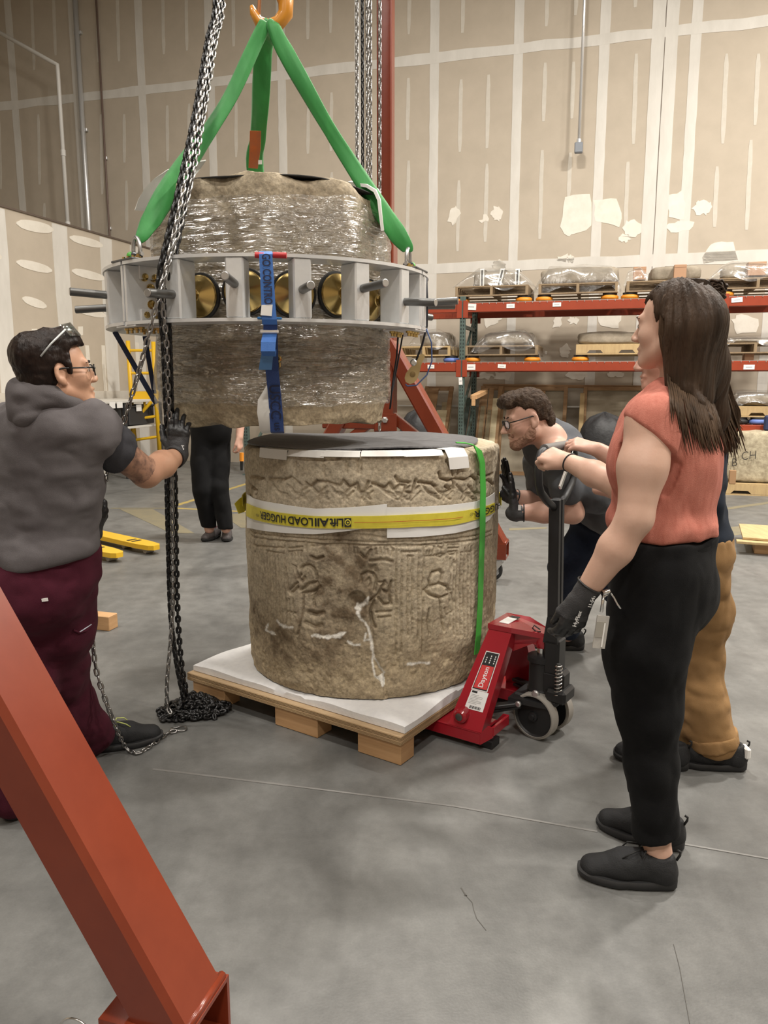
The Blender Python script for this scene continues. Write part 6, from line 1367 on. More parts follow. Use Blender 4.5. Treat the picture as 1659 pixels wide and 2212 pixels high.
leaning_frame(905, 968, 836, 1010, 11.9, 12.8, 'brown crate frame leaning on the wall left of the green post', .07, (.5,), False, M_wood, [(.1, .5, .02, .98, M_wood), (.55, .9, .02, .7, M_woodp)])
for i, (x0, y0, x1, y1, w_, m, lab) in enumerate([(1170, 845, 1163, 1000, .10, M_wood, 'brown upright board leaning left of the framed panel edge'), (1258, 850, 1250, 1000, .07, M_paln, 'pale thin board leaning right of the bending man'), (962, 870, 950, 1000, .16, M_woodp, 'pale wide board leaning just left of the green post'), (1010, 860, 985, 1000, .07, M_rgreen, 'dark green steel bar leaning against the rack post'), (1020, 858, 1003, 1000, .05, M_rgreen, 'thin dark green bar leaning behind the rack post')]):
    sA, zA = T(x0, y0, 12.6); sB, _ = T(x1, y1, 12.1); b = MB(); b.bar(hall(sB, 12.15, .0), hall(sA, 12.75, zA), w_, .03, E1, .003); tag(b.build('leaning_board', m, None), lab, 'board')
a = P(1047, 846, 11.6); c = P(1023, 858, 10.9); b = MB(); b.bar(a, c, .09, .06, E1, .004); o = b.build('lumber_arm', M_lumber, None); tag(o, 'pale lumber arm jutting forward beside the green post', 'lumber')
b = MB(); b.bar(c+V(0, 0, .03), c+V(0, 0, -.12), .05, .05, E1, .004); b.build('arm_end', M_lumber, o)
sA, zA = T(1040, 833, 12.7); sB, _ = T(1400, 833, 12.7); b = MB(); b.bar(hall(sA, 12.85, zA), hall(sB, 12.85, zA-.02), .05, .05, V(0, 0, 1), .004); tag(b.build('wall_batten', M_wood, None), 'long brown batten fixed along the wall above the leaning panels', 'batten')
(sA, zA), (sB, zB) = T(860, 876, 12.9), T(1420, 880, 12.9); b = MB(); b.bar(hall(sA, 12.9, zA), hall(sB, 12.9, zB), .02, .02, V(0, 0, 1)); tag(b.build('wall_pipe', M_conduit, None), 'thin grey pipe running low along the back wall', 'pipe')
# dark covered mounds
M_tarp = mat('black_plastic', (.012, .012, .013), .6, col2=(.022, .022, .024), scale=12, bump=.7, bscale=18)
def mound(px, pyt, wpx, Yv, label, seed):
    c = P(px, pyt, Yv); h = c[2]; r = wpx/2/1680*Yv; n, m_ = 36, 16; rs = []
    for i in range(m_):
        f = i/(m_-1); z = h*f; rad = max(.01, r*math.sqrt(max(0, 1-max(0, (z-(h-r))/r)**2))*(1.25-.25*f))
        rs.append([V(c[0]+rad*math.cos(a)*(1+.03*math.sin(5*a+seed)), c[1]+.4+rad*math.sin(a), z+.015*math.sin(7*a+seed*2)*(f > .05)) for a in np.linspace(0, 2*math.pi, n+1)[:-1]])
    b = MB(); b.rings(rs); o = b.build('covered_bin', M_tarp, None, True); tag(o, label, 'bin')
mound(914, 884, 92, 9.6, 'dark plastic covered round bin seen between the red legs', 1); mound(1325, 894, 100, 9.8, 'dark plastic covered round bin behind the bending man', 2)
# ------------------------------------------------------------------ left background: bench, ladder, yellow jack, timbers
M_dark = mat('dark_crate', (.035, .035, .036), .55); M_benchtop = mat('bench_top', (.62, .60, .55), .6); M_navyb = mat('navy_tube', (.02, .025, .06), .4)
tb0, tb1 = Sx(-60, 900, WS+.9)[0], Sx(352, 900, WS+.9)[0]; zt_ = Sx(210, 867, WS+.9)[1]
bench = thing('workbench', 'long dark workbench with white top edge along the left partition', 'workbench', hall(WS+.5, (tb0+tb1)/2, 0))
tb1 = min(tb1, WT-.4)
b = MB(); b.box(hall(WS+.5, (tb0+tb1)/2, zt_-.02), (.84, tb1-tb0, .04), HR, .004); b.build('bench_top', M_benchtop, bench)
zs = Sx(310, 921, WS+.9)[1]; b = MB(); b.box(hall(WS+.5, (tb0+tb1)/2, zs), (.8, tb1-tb0-.1, .03), HR, .003); b.build('shelf', M_benchtop, bench)
for t in np.linspace(tb0+.05, tb1-.05, 5):
    for s in (WS+.12, WS+.88): b = MB(); b.bar(hall(s, t, 0), hall(s, t, zt_-.04), .05, .05, E1, .004); b.build('leg', M_dark, bench)
k = 0; t = tb0+.15; names = ['left end', 'near the person', 'behind the chain', 'beside the ladder', 'behind the ladder', 'at the far end', 'second from the far end']
while t < tb1-.7:
    wd_ = .75; e = thing('storage_crate', 'dark storage crate on the bench shelf, number %d from the left in the row' % (k+1) if False else 'dark crate on the left bench shelf ' + names[min(k, 6)], 'crate', hall(WS+.5, t+wd_/2, zs+.016), 'dark crates on the left bench')
    b = MB(); b.box(hall(WS+.5, t+wd_/2, (zs+zt_)/2-.03), (.66, wd_-.06, zt_-zs-.12), HR, .01); b.box(hall(WS+.5, t+wd_/2, zt_-.105), (.70, wd_-.02, .03), HR, .006); b.build('crate_body', M_dark, e)
    b = MB(); b.box(hall(WS+.853, t+wd_*.35, zt_-.13), (.004, .14, .10), HR); b.build('paper_label', M_paper, e)
    k += 1; t += wd_
for i, (px, h_) in enumerate(((213, .16), (243, .09), (259, .09))):
    tt, zz_ = Sx(px, 870, WS+.93); b = MB(); b.box(hall(WS+.925, tt, zt_-.02-h_/2), (.004, .14, h_), HR); b.build('paper_label', M_paper, bench)
for i, (t, w_, h_, lab) in enumerate(((tb1-1.6, .5, .30, 'pale carton low on the floor under the bench by the ladder'), (tb1-2.8, .6, .35, 'dark carton low under the bench behind the chain'))):
    e = thing('floor_carton', lab, 'box', hall(WS+.5, t, 0)); b = MB(); b.box(hall(WS+.5, t, h_/2), (.5, w_, h_), HR, .005); b.build('carton', M_card if i else mat('pale_box', (.45, .43, .38), .7), e); b = MB(); b.box(hall(WS+.5, t, h_+.006), (.1, w_, .008), HR); b.build('tape', M_paper, e)
# navy cart handle and wrapped bundle at the left edge
b = MB(); b.tube([P(-30, 884, 5.2), P(5, 874, 5.2), P(22, 871, 5.2), P(36, 871, 5.3), P(40, 878, 5.5)], .014, 10); o = b.build('hand_cart', M_navyb, None, True); tag(o, 'navy tube hand cart at the left edge behind the grey vest', 'cart')
b = MB(); b.tube([P(-30, 884, 5.2), P(-30, 1060, 5.2)], .014, 10); b.tube([P(40, 878, 5.5), P(40, 1050, 5.5)], .014, 10); b.build('handle_post', M_navyb, o)
rock(T(-40, 890, 6.9)[0], T(30, 890, 6.9)[0], 6.9, 7.5, 0, T(10, 874, 6.9)[1], 'film wrapped bundle behind the grey-vested person at the left edge', mat('wrapped_grey', (.34, .33, .32), .3, col2=(.6, .6, .6), scale=9), .4, 31, 'bundle')
# yellow rolling ladder
M_lad = mat('ladder_yellow', (.70, .42, .012), .4)
YL = 12.4
lad = thing('rolling_ladder', 'yellow rolling ladder standing in front of the left partition', 'ladder', P(315, 985, YL))
for pts in [[(276, 736), (283, 850), (290, 990)], [(331, 738), (336, 848), (346, 990)]]:
    b = MB(); b.tube([P(x, y, YL) for x, y in pts], .034, 8); b.build('stile', M_lad, lad, True)
    b = MB(); b.tube([P(pts[1][0], 862, YL), P(pts[2][0]+(6 if pts[0][0] < 300 else 4), 990, YL+.75)], .03, 8); b.build('rear_stile', M_lad, lad, True)
for x0, y0, x1, y1 in ((278, 757, 332, 757), (281, 806, 335, 806), (285, 906, 340, 899), (288, 951, 343, 943)):
    b = MB(); b.cyl(P(x0, y0, YL), P(x1, y1, YL), .022, None, 8); b.build('rung', M_lad, lad)
b = MB(); b.prism([P(281, 846, YL), P(337, 846, YL), P(337, 861, YL), P(281, 864, YL)], V(0, .5, 0)); b.build('platform', M_lad, lad); b = MB(); b.tube([P(286, 913, YL-.04), P(327, 868, YL-.04)], .026, 8); b.build('diagonal_brace', M_lad, lad); b = MB(); b.tube([P(312, 864, YL-.03), P(312, 884, YL-.03)], .02, 8); b.build('short_brace', M_lad, lad)
fz = P(290, 990, YL)[2]
for x in (290, 346):
    q = P(x, 990, YL); b = MB(); b.bar(V(q[0], q[1], .16), V(q[0], q[1], fz+.02), .05, .05, None, .004); b.lathe(V(q[0]-.02, q[1], .08), V(1, 0, 0), [(.06, 0), (.08, .006), (.08, .034), (.06, .04)], 16); b.build('caster_leg', M_dark, lad)
b = MB(); q0, q1 = P(280, 990, YL), P(352, 990, YL); b.bar(V(q0[0], q0[1], .17), V(q1[0], q1[1], .17), .06, .06, V(0, 0, 1), .005); b.build('base_bar', M_dark, lad)
# yellow pallet jack forks
M_yj = mat('jack_yellow', (.72, .44, .02), .4, coat=.2)
yj = thing('pallet_jack', 'yellow pallet jack with its two forks showing beside the grey-vested person', 'pallet jack', G(200, 1180, 0))
tip1, tip2 = G(338, 1178, .085), G(258, 1194, .085); dA = unit(G(338, 1178, .085)-G(212, 1150, .085)); dA = unit(V(dA[0], dA[1], 0)); nA = V(-dA[1], dA[0], 0); YF2 = np.array([dA, nA, [0, 0, 1]])
for tip in (tip1, tip2):
    tip = V(tip[0], tip[1], 0); b = MB(); out = [(-1.15, -.08), (-.2, -.08), (-.04, -.06), (0, -.03), (0, .03), (-.04, .06), (-.2, .08), (-1.15, .08)]
    b.prism([tip+dA*x+nA*y+V(0, 0, .045) for x, y in out], V(0, 0, .04)); fk = b.build('fork', M_yj, yj)
    for x in (-.30, -.37): b = MB(); b.box(tip+dA*x+V(0, 0, .086), (.03, .09, .003), YF2); b.build('fork_slot', M_jblk, fk)
    for x in (-.12, -.45): b = MB(); b.lathe(tip+dA*x-nA*.04+V(0, 0, .032), nA, [(.03, 0), (.032, .01), (.032, .07), (.03, .08)], 14); b.build('roller', M_tread, fk)
hd = V(*( (tip1+tip2)/2 ))-dA*1.2; hd[2] = 0; b = MB(); b.box(hd+V(0, 0, .2), (.14, .5, .28), YF2, .02); b.build('head', M_yj, yj); b = MB(); b.bar(hd-dA*.12+V(0, 0, .2), hd-dA*.25+V(0, 0, .80), .05, .04, nA, .005); b.build('handle_bar', M_jblk, yj); b = MB(); b.lathe(hd-dA*.12-nA*.05+V(0, 0, .09), nA, [(.07, 0), (.09, .006), (.09, .094), (.07, .1)], 20); b.build('steer_wheel', M_tread, yj)
# short timber on the floor, plywood pallet at the right edge, timber near the back
c = G(228, 1356, 0); a0 = G(205, 1358, 0); a1 = G(262, 1354, 0); b = MB(); e0, e1_ = G(236, 1365, 0), G(263, 1360, 0)
ax = unit(G(236, 1364, 0)-G(120, 1352, 0)); q1 = G(236, 1364, 0); wv = V(-ax[1], ax[0], 0); wv = wv if wv[1] > 0 else -wv
b.box(q1-ax*.26+wv*.045+V(0, 0, .045), (.52, .09, .089), np.array([ax, wv, [0, 0, 1]]), .003); tag(b.build('timber_block', M_lumber, None), 'short pale timber lying on the floor beside the maroon trousers', 'timber')
e = thing('plywood_pallet', 'pale plywood pallet on blocks at the right edge of the floor', 'pallet', G(1680, 1200, 0)); q = G(1604, 1158, .14)
b = MB(); x0 = V(q[0], q[1], 0); ux = unit(V(.93, -.37, 0)); uy = V(-ux[1], ux[0], 0); RP = np.array([ux, uy, [0, 0, 1]])
b.box(x0+ux*.6+uy*.3+V(0, 0, .13), (1.2, .7, .02), RP, .002); b.build('plywood_sheet', M_paln, e); b = MB(); b.box(x0+ux*.5-uy*.08+V(0, 0, .105), (1.1, .1, .022), RP, .002); b.build('board', M_paln, e)
for k in (.16, .62, 1.08): b = MB(); b.box(x0+ux*k+uy*.1+V(0, 0, .047), (.12, .3, .094), RP, .003); b.build('block', M_lumber, e)
b = MB(); q = G(1500, 1012, 0); q2 = G(1400, 1006, 0); 
# ------------------------------------------------------------------ people
def skin(name, c, c2): return mat(name, c, .5, col2=c2, scale=9, bump=.04, bscale=150, sss=.06, spec=.4)
M_skinA = skin('skin_tan', (.54, .31, .20), (.48, .26, .17)); M_skinC = skin('skin_fair', (.58, .355, .27), (.52, .29, .22)); M_skinD = skin('skin_light', (.62, .40, .305), (.57, .35, .26))
M_hairD = mat('long_brown_hair', (.062, .038, .024), .55, col2=(.028, .018, .012), scale=26, stretch=(1, 1, .08), bump=.5, bscale=140, bstretch=(1, 1, .06), spec=.15)
M_hairC = mat('brown_hair', (.062, .040, .026), .65, col2=(.03, .019, .013), scale=40, bump=.7, bscale=120, spec=.12); M_hairA = mat('dark_hair', (.022, .013, .010), .4, col2=(.012, .008, .007), scale=30, bump=.5, bscale=90, bstretch=(1, 1, .3), spec=.2)
M_beard = mat('beard_stubble', (.26, .135, .085), .8, col2=(.36, .20, .14), scale=60, bump=.6, bscale=300)
def cloth(name, c, c2, sc=8, weave=420, b=.18, rough=.9, st=(1, 1, 1)): return mat(name, c, rough, col2=c2, scale=sc, bump=b, bscale=weave, sheen=.02, spec=.12, stretch=st)
M_coral = cloth('coral_linen', (.55, .205, .155), (.46, .155, .115), 60, 380, .25, st=(1, 1, .25)); M_blackp = cloth('black_trouser_cloth', (.006, .006, .0065), (.010, .010, .0105)); M_vest = cloth('grey_fleece', (.135, .125, .128), (.105, .095, .098), 10, 500, .25)
M_tee = cloth('charcoal_tee', (.045, .045, .052), (.06, .06, .067)); M_maroon = cloth('maroon_trouser_cloth', (.075, .014, .026), (.055, .010, .019)); M_greytee = cloth('grey_tee', (.085, .09, .10), (.115, .12, .13)); M_jeans = cloth('dark_jeans', (.012, .018, .035), (.02, .028, .05))
M_navy_s = cloth('navy_shirt', (.012, .017, .028), (.018, .024, .036)); M_tanp = cloth('tan_canvas', (.31, .185, .085), (.25, .145, .06)); M_glove = mat('grey_glove_knit', (.035, .035, .038), .6, col2=(.055, .055, .058), scale=14, bump=.3, bscale=300); M_glove_d = mat('glove_coating', (.014, .014, .015), .42, bump=.2, bscale=90)
M_shoe = mat('black_shoe_fabric', (.011, .0115, .013), .75, bump=.2, bscale=250); M_sole = mat('black_sole', (.018, .018, .019), .6); M_lace = mat('black_lace', (.01, .01, .01), .7); M_glass = film_mat('clear_lens', (.97, .98, .98), .06, .5, .03, 0, 5); M_frame = mat('black_frame', (.012, .012, .012), .3); M_eye = mat('eye_white', (.75, .72, .68), .25); M_iris = mat('iris', (.05, .035, .02), .2)
def HF(fwd, up=(0, 0, 1)):              # head/body frame rows: right, forward, up
    f = unit(fwd); r = unit(np.cross(f, np.asarray(up, float))); u = np.cross(r, f); return np.array([r, f, u])
def loc(c, R, p): return np.asarray(c)+R.T@np.asarray(p, float)
def head(b, c, R, s=1.0, nose=1.0, jaw=1.0, ear=True):
    L = lambda *p: loc(c, R, np.array(p)*s)
    b.ell(L(0, -.012, .03), V(.073, .094, .086)*s, R, .02); b.ell(L(0, .026, -.03), V(.058, .064, .082)*s, R, .025)
    for q in (-1, 1):
        b.cap(L(q*.043*jaw, .0, -.062), L(q*.012, .066, -.098), .026*s, .022*s, .022); b.ell(L(q*.038, .052, -.028), V(.024, .03, .026)*s, R, .02)
    b.ell(L(0, .074, -.1), V(.022, .018, .017)*s, R, .015)
    b.cap(L(-.036, .076, .020), L(.036, .076, .020), .012*s, None, .014)
    for q in (-1, 1): b.ell(L(q*.031, .098, -.002), V(.018, .016, .012)*s, R, .012, 's'); b.ell(L(q*.031, .074, -.001), V(.0135, .0135, .0125)*s, R, .004)
    b.cap(L(0, .084, .010), L(0, .084+.026*nose, -.032), .008*s, .011*s, .010)
    for q in (-1, 1): b.ell(L(q*.011, .094+.006*nose, -.037), V(.009, .011, .008)*s, R, .007)
    b.cap(L(-.018, .084, -.064), L(.018, .084, -.064), .0075*s, None, .010); b.ell(L(0, .092, -.064), V(.015, .008, .006)*s, R, .006); b.ell(L(0, .089, -.078), V(.016, .009, .0075)*s, R, .007)
    b.cap(L(-.022, .094, -.0705), L(.022, .094, -.0705), .0022*s, None, .003, 's')
    if ear:
        for q in (-1, 1):
            ER = HF(R[1]*.8+R[0]*q*-.5, R[2]*.97-R[1]*.2); b.ell(L(q*.076, -.008, -.008), V(.010, .019, .033)*s, ER, .006); b.ell(L(q*.087, -.003, -.004), V(.010, .010, .018)*s, ER, .005, 's'); b.ell(L(q*.075, .001, -.034), V(.007, .009, .011)*s, ER, .006)
def hand(b, w, d, n, right, curl=(.3, .5, .4), thumb=(.7, .5), s=1.0, fat=0.0, spread=.08, k=.006):
    d = unit(d); n = unit(np.asarray(n)-d*np.dot(n, d)); sd = np.cross(n, d) if right else np.cross(d, n)
    offs = (.029, .010, -.010, -.028); plen = (.092, .095, .090, .082); fl = (.072, .080, .074, .058); fr = (.0092, .0095, .0090, .0080)
    for i in range(4):
        kn = w+d*plen[i]*s+sd*offs[i]*s; b.cap(w+d*.012*s+sd*offs[i]*.62*s, kn, (.0145+fat)*s, (.0125+fat)*s, .012)
    b.cap(w-d*.01*s, w+d*.03*s, (.026+fat)*s, (.027+fat)*s, .015, 'u', (n, .68))
    for i in range(4):
        q = w+d*plen[i]*s+sd*offs[i]*s; ang = 0; dd0 = unit(d+sd*spread*(1.5-i)/1.5)
        c_ = curl if np.isscalar(curl[0]) else curl[i]
        for j, (f, r0) in enumerate(((.45, 1.0), (.31, .93), (.24, .85))):
            ang += c_[j]; dv = dd0*math.cos(ang)-n*math.sin(ang); q2 = q+dv*fl[i]*f*s; b.cap(q, q2, (fr[i]*r0+fat)*s, (fr[i]*r0*.93+fat)*s, k if j == 0 else .003); q = q2
    q = w+d*.022*s+sd*.024*s-n*.006*s; dv = unit(d*math.cos(thumb[0])+sd*math.sin(thumb[0])-n*.25); q2 = q+dv*.045*s; b.cap(q, q2, (.0155+fat)*s, (.0115+fat)*s, .012)
    dv = unit(d*math.cos(thumb[0]-thumb[1])+sd*math.sin(thumb[0]-thumb[1])-n*.45); q3 = q2+dv*.032*s; b.cap(q2, q3, (.0112+fat)*s, (.0102+fat)*s, .004); dv = unit(dv-n*.3); b.cap(q3, q3+dv*.024*s, (.0102+fat)*s, (.0085+fat)*s, .003)
    return d, n, sd
def folds(amp, sc, seed, st=(1, 1, 1), oct=2):
    st = np.array(st, float)
    def f(p): 
        q = fbm(p*sc*st, oct, seed); return (amp*(1-2*np.abs(q))).astype(np.float32)
    return f
def torso(b, pel, chest, R, w=1.0, fat=0.0, dep=1.0, k=.07, bust=0.0):   # R rows right, forward, up
    up = unit(chest-pel); Rt = np.array([R[0], unit(np.cross(up, R[0])), up]); mid = (pel+chest)/2
    b.ell(pel, V(.165*w+fat, .125*dep+fat, .135), Rt, k); b.ell(mid, V(.150*w+fat, .112*dep+fat, .19), Rt, k); b.ell(chest+up*.02, V(.165*w+fat, .118*dep+fat, .19), Rt, k)
    if bust:
        for q in (-1, 1): b.ell(chest-up*.02+Rt[1]*(.075*dep)+R[0]*q*.075, V(.075, .06, .075)*bust+fat*.5, Rt, .05)
    return Rt
def shoe(parent, heel, toe, L_=.285, m=M_shoe, sole=M_sole, laces=True, lift=0.0, lm=M_lace, name='shoe', pitch=0.0):
    f = unit(V(toe[0]-heel[0], toe[1]-heel[1], 0)); s = V(-f[1], f[0], 0); z = V(0, 0, 1); 
    if pitch: f2 = f*math.cos(pitch)-z*math.sin(pitch); z = z*math.cos(pitch)+f*math.sin(pitch); f = f2
    o = V(heel[0], heel[1], lift)
    q = lambda a, c, h: o+f*a*L_+s*c+z*h
    b = SDF(); b.cap(q(.14, 0, .055), q(.14, 0, .085), .036, .034, .02, 'u', (s, .95)); b.cap(q(.15, 0, .045), q(.55, 0, .052), .040, .044, .03, 'u', (s, .95)); b.cap(q(.55, 0, .050), q(.84, 0, .036), .044, .040, .03, 'u', (z, .86))
    b.cap(q(.28, 0, .085), q(.5, 0, .073), .034, .028, .03); b.ell(q(.20, 0, .135), V(.034, .050, .042), HF(f, z), .010, 's'); b.cut(o+z*.012, -z, .004)
    b.disp(folds(.0014, 26, 5)); so = b.build(name, m, parent, .0045, 2)
    b = MB(); n = 40; rs = []
    for k, (h, ex) in enumerate(((0, -.004), (.006, .002), (.020, .004), (.027, .0))):
        r = []
        for i in range(n):
            a = 2*math.pi*i/n; x = .5+.5*math.cos(a); wd = (.036+.012*math.sin(min(1, max(0, (x-.15)/.85))*math.pi)**1.2+(.006 if x > .5 else 0)); y = wd*np.sign(math.sin(a))*abs(math.sin(a))**.55
            rock_ = .012*max(0, (x-.8)/.2)**2+.006*max(0, (.12-x)/.12)**2
            heelb = .008*max(0, 1-x/.35) if k >= 2 else 0
            r.append(q(.0+x*1.0+ex*math.cos(a)*.5, y+ex*np.sign(math.sin(a)), h+rock_*(1 if k < 3 else .7)+heelb))
        rs.append(r)
    b.rings(rs); b.build('sole', sole, so, True, 40)
    if laces:
        b = MB()
        for k in range(4):
            x = .40+.07*k; b.tube([q(x, -.030, .082-.006*k), q(x+.02, -.012, .098-.006*k), q(x+.02, .012, .098-.006*k), q(x, .030, .082-.006*k)], .0028, 6)
        for sg in (-1, 1): b.tube([q(.36, 0, .106), q(.40, sg*.02, .118), q(.50, sg*.034, .108), q(.56, sg*.03, .090)], .0024, 6); b.tube([q(.36, 0, .106), q(.33, sg*.026, .122), q(.36, sg*.04, .112), q(.39, sg*.015, .104)], .0024, 6)
        b.build('laces', lm, so, True)
        b = MB(); b.tube([q(.02, 0, .09), q(-.01, 0, .108), q(-.012, 0, .118), q(.02, 0, .122)], .004, 6); b.build('pull_tab', lm, so, True)
    return so
def glasses(parent, c, R, m=M_frame, dz=0.0, rx=.024, rz=.017, near=1):
    L = lambda *p: loc(c, R, p); b = MB(); 
    for q in (-1, 1):
        b.tube([L(q*.033+rx*math.copysign(abs(math.cos(a))**.7, math.cos(a)), .108-abs(q*.033+rx*math.cos(a))*.18, dz-.004+rz*math.copysign(abs(math.sin(a))**.7, math.sin(a))) for a in np.linspace(0, 2*math.pi, 22)[:-1]], .0022, 6, closed=True)
        b.tube([L(q*.058, .097, dz+.004), L(q*.072, .06, dz+.006), L(q*.079, .0, dz+.010), L(q*.080, -.02, dz+.004)], .0028, 6)
    b.tube([L(-.010, .108, dz), L(0, .111, dz+.003), L(.010, .108, dz)], .002, 6); g = b.build('glasses', m, parent, True)
    for q in (-1, 1):
        b = MB(); b.add([L(q*.033+rx*.95*math.cos(a), .107-abs(q*.033+rx*math.cos(a))*.18, dz-.004+rz*.95*math.sin(a)) for a in np.linspace(0, 2*math.pi, 21)[:-1]], [tuple(range(20))]); b.build('lens', M_glass, g)
    return g
def eyes(parent, c, R):
    for q in (-1, 1):
        e = loc(c, R, (q*.031, .0745, -.001)); b = MB(); b.ball(e, .0125, 14, 10); o = b.build('eye', M_eye, parent, True); b = MB(); b.lathe(e+R[1]*.0112, R[1], [(.0062, 0), (.0058, .0012), (.002, .0016)], 14); b.build('iris', M_iris, o)
def brows(parent, c, R, m):
    b = MB()
    for q in (-1, 1): b.tube([loc(c, R, p) for p in ((q*.014, .092, .020), (q*.030, .090, .026), (q*.048, .078, .020))], [.004, .0045, .002], 6, flat=.6)
    b.build('eyebrows', m, parent, True)
def person_root(name, label, base, body_sdf, m, res=.005, matfn=None):
    o = body_sdf.build(name, m, None, res, 1, matfn); return tag(o, label, 'person')

def on_surf(o, px, py):                  # where the photo pixel meets a built part
    mw = Matrix.Translation(Vector(WL[o.name])); inv = mw.inverted(); d = Vector(ray(px, py)); ok, q, nn_, _ = o.ray_cast(inv@Vector(C0), (inv.to_3x3()@d).normalized()); return np.array(mw@q) if ok else None
# ---------- woman in the coral top
D = {}
D['R'] = HF((-.92, .40, 0)); hcD = P(1452, 702, 2.29); RHd = HF((-.76, .65, -.02), (.02, 0, 1))
pel, chest, neck = P(1428, 1235, 2.28), P(1438, 985, 2.285), P(1462, 862, 2.30)
shN, shF = P(1408, 912, 2.125), P(1500, 892, 2.45); elN, wrN = P(1372, 1118, 2.07), P(1259, 1288, 2.12); elF, wrF = P(1345, 1052, 2.50), P(1226, 997, 2.715)
hiN, hiF = P(1415, 1250, 2.20), P(1445, 1245, 2.37); knN, knF = P(1402, 1535, 2.17), P(1395, 1515, 2.38); anN, anF = P(1420, 1845, 2.135), P(1408, 1775, 2.39)
b = SDF(); torso(b, pel, chest, D['R'], .92, -.01, .95); b.cap(neck-V(0, 0, .05), hcD+V(.03, 0, -.07), .056, .052, .03); head(b, hcD, RHd)
b.cap(chest+V(0, 0, .12), shN, .07, .064, .05); b.cap(chest+V(0, 0, .12), shF, .07, .062, .05)
b.chain([shN, P(1388, 1010, 2.09), elN], [.066, .062, .047], .03); b.chain([elN, P(1330, 1185, 2.085), wrN], [.046, .047, .029], .02); b.chain([shF, elF], [.058, .045], .03); b.chain([elF, (elF+wrF)/2, wrF], [.044, .043, .029], .02)
b.chain([hiN, knN, anN], [.10, .062, .040], .03); b.chain([hiF, knF, anF], [.10, .062, .040], .03); b.cap(anN, anN+V(-.03, .01, -.05), .037, .035, .02); b.cap(anF, anF+V(-.03, .01, -.04), .037, .035, .02)
gripN = P(1196, 985, 2.79); hand(b, wrF, unit(V(-.10, .105, .03)), V(-.25, -.62, .74), True, (.75, 1.15, .8), (.35, .6), 1.0)
womanD = person_root('person', 'woman in a coral top and black trousers with long brown half-up hair, at right', None, b, M_skinD, .0045)
# top
b = SDF(); torso(b, pel+V(0, 0, .06), chest, D['R'], .98, .022, 1.12, .08, 1.0); b.cap(chest+V(0, 0, .13), shN+V(.005, 0, .002), .074, .072, .05); b.cap(chest+V(0, 0, .13), shF, .074, .074, .05); b.cap(shN, P(1396, 975, 2.10), .071, .074, .04); b.cap(shF, shF+unit(elF-shF)*.10, .072, .070, .04)
b.cap(chest+V(.02, 0, .1), neck+V(.005, 0, .0), .085, .066, .05)
wst = P(1432, 1150, 2.28); b.ell(wst+V(0, 0, .03), V(.176, .156, .05), D['R'], .04)
b.cut(wst+V(0, 0, -.008), V(-.03, 0, -1), .012)
na = unit(P(1350, 888, 2.1)-P(1436, 968, 2.1)); q = (P(1350, 886, 2.08)+P(1437, 968, 2.08))/2; dn = unit(np.cross(na, V(0, 1, 0))); dn = dn if dn[2] < 0 else -dn
fo1, fo2 = folds(.014, 5.0, 13, (1, 1, .6)), folds(.0045, 14, 17, (1, 1, .5)); zwD = wst[2]
b.disp(lambda p: fo1(p)*(.25+np.clip(1.15-np.abs(p[:, 2]-zwD-.05)/.14, 0, 1))*.8+fo2(p)*.8)
def sleevecut(p, d):
    return d
b.ops.append(('disp', lambda p: 0.0))
# cuff of the near cap sleeve: cut only around the arm
armax = unit(elN-shN); cuffp = P(1393, 928, 2.11)
b.ops[-1] = ('dispall', lambda p: np.where((((p-shN)@armax) > -.05) & (((p-shN)@armax) < .19) & (np.linalg.norm((p-shN)-((p-shN)@armax)[:, None]*armax, axis=1) < .105) & (((p-shN)@D['R'][0]) < .03), np.maximum(0, ((p-cuffp)@unit(V(-.62, 0, -.78)))*1.5)*np.clip((.19-(p-shN)@armax)/.09, 0, 1), 0).astype(np.float32))
topD = b.build('top', M_coral, womanD, .005, 2)
# trousers
b = SDF(); Rt = torso(b, pel+V(-.01, 0, .02), pel+V(0, 0, .2), D['R'], 1.0, .012, 1.08, .07); b.ell(pel+V(.0, 0, -.07)-D['R'][1]*.025, V(.165, .135, .13), D['R'], .06)
b.chain([hiN+V(0, 0, .02), P(1396, 1400, 2.18), knN, P(1405, 1650, 2.16), P(1418, 1800, 2.14)], [.135, .122, .094, .078, .073], .04); b.chain([hiF, P(1405, 1400, 2.37), knF, P(1405, 1640, 2.39), P(1408, 1745, 2.39)], [.13, .115, .09, .078, .074], .04)
b.cut(wst+V(0, 0, .0), V(0, 0, 1), .006); b.cut(P(1420, 1805, 2.14), V(.24, 0, -1), .004); b.disp(folds(.007, 5, 23, (1, 1, 1.3))); b.disp(folds(.003, 13, 29, (1, 1, .6)))
trD = b.build('trousers', M_blackp, womanD, .006, 2)
b = MB(); rs = []
for z in (0, .045):
    rs.append([wst+V(0, 0, -.062+z)+D['R'][0]*.176*math.cos(a)+D['R'][1]*.148*math.sin(a)+V(0, 0, .003*math.sin(a*3)) for a in np.linspace(0, 2*math.pi, 40)[:-1]])
b.rings(rs, caps=False); b.build('waistband', M_blackp, trD, True)
shoe(womanD, G(1462, 1918), G(1250, 1888), .29); shoe(womanD, G(1478, 1838), G(1292, 1782), .285)
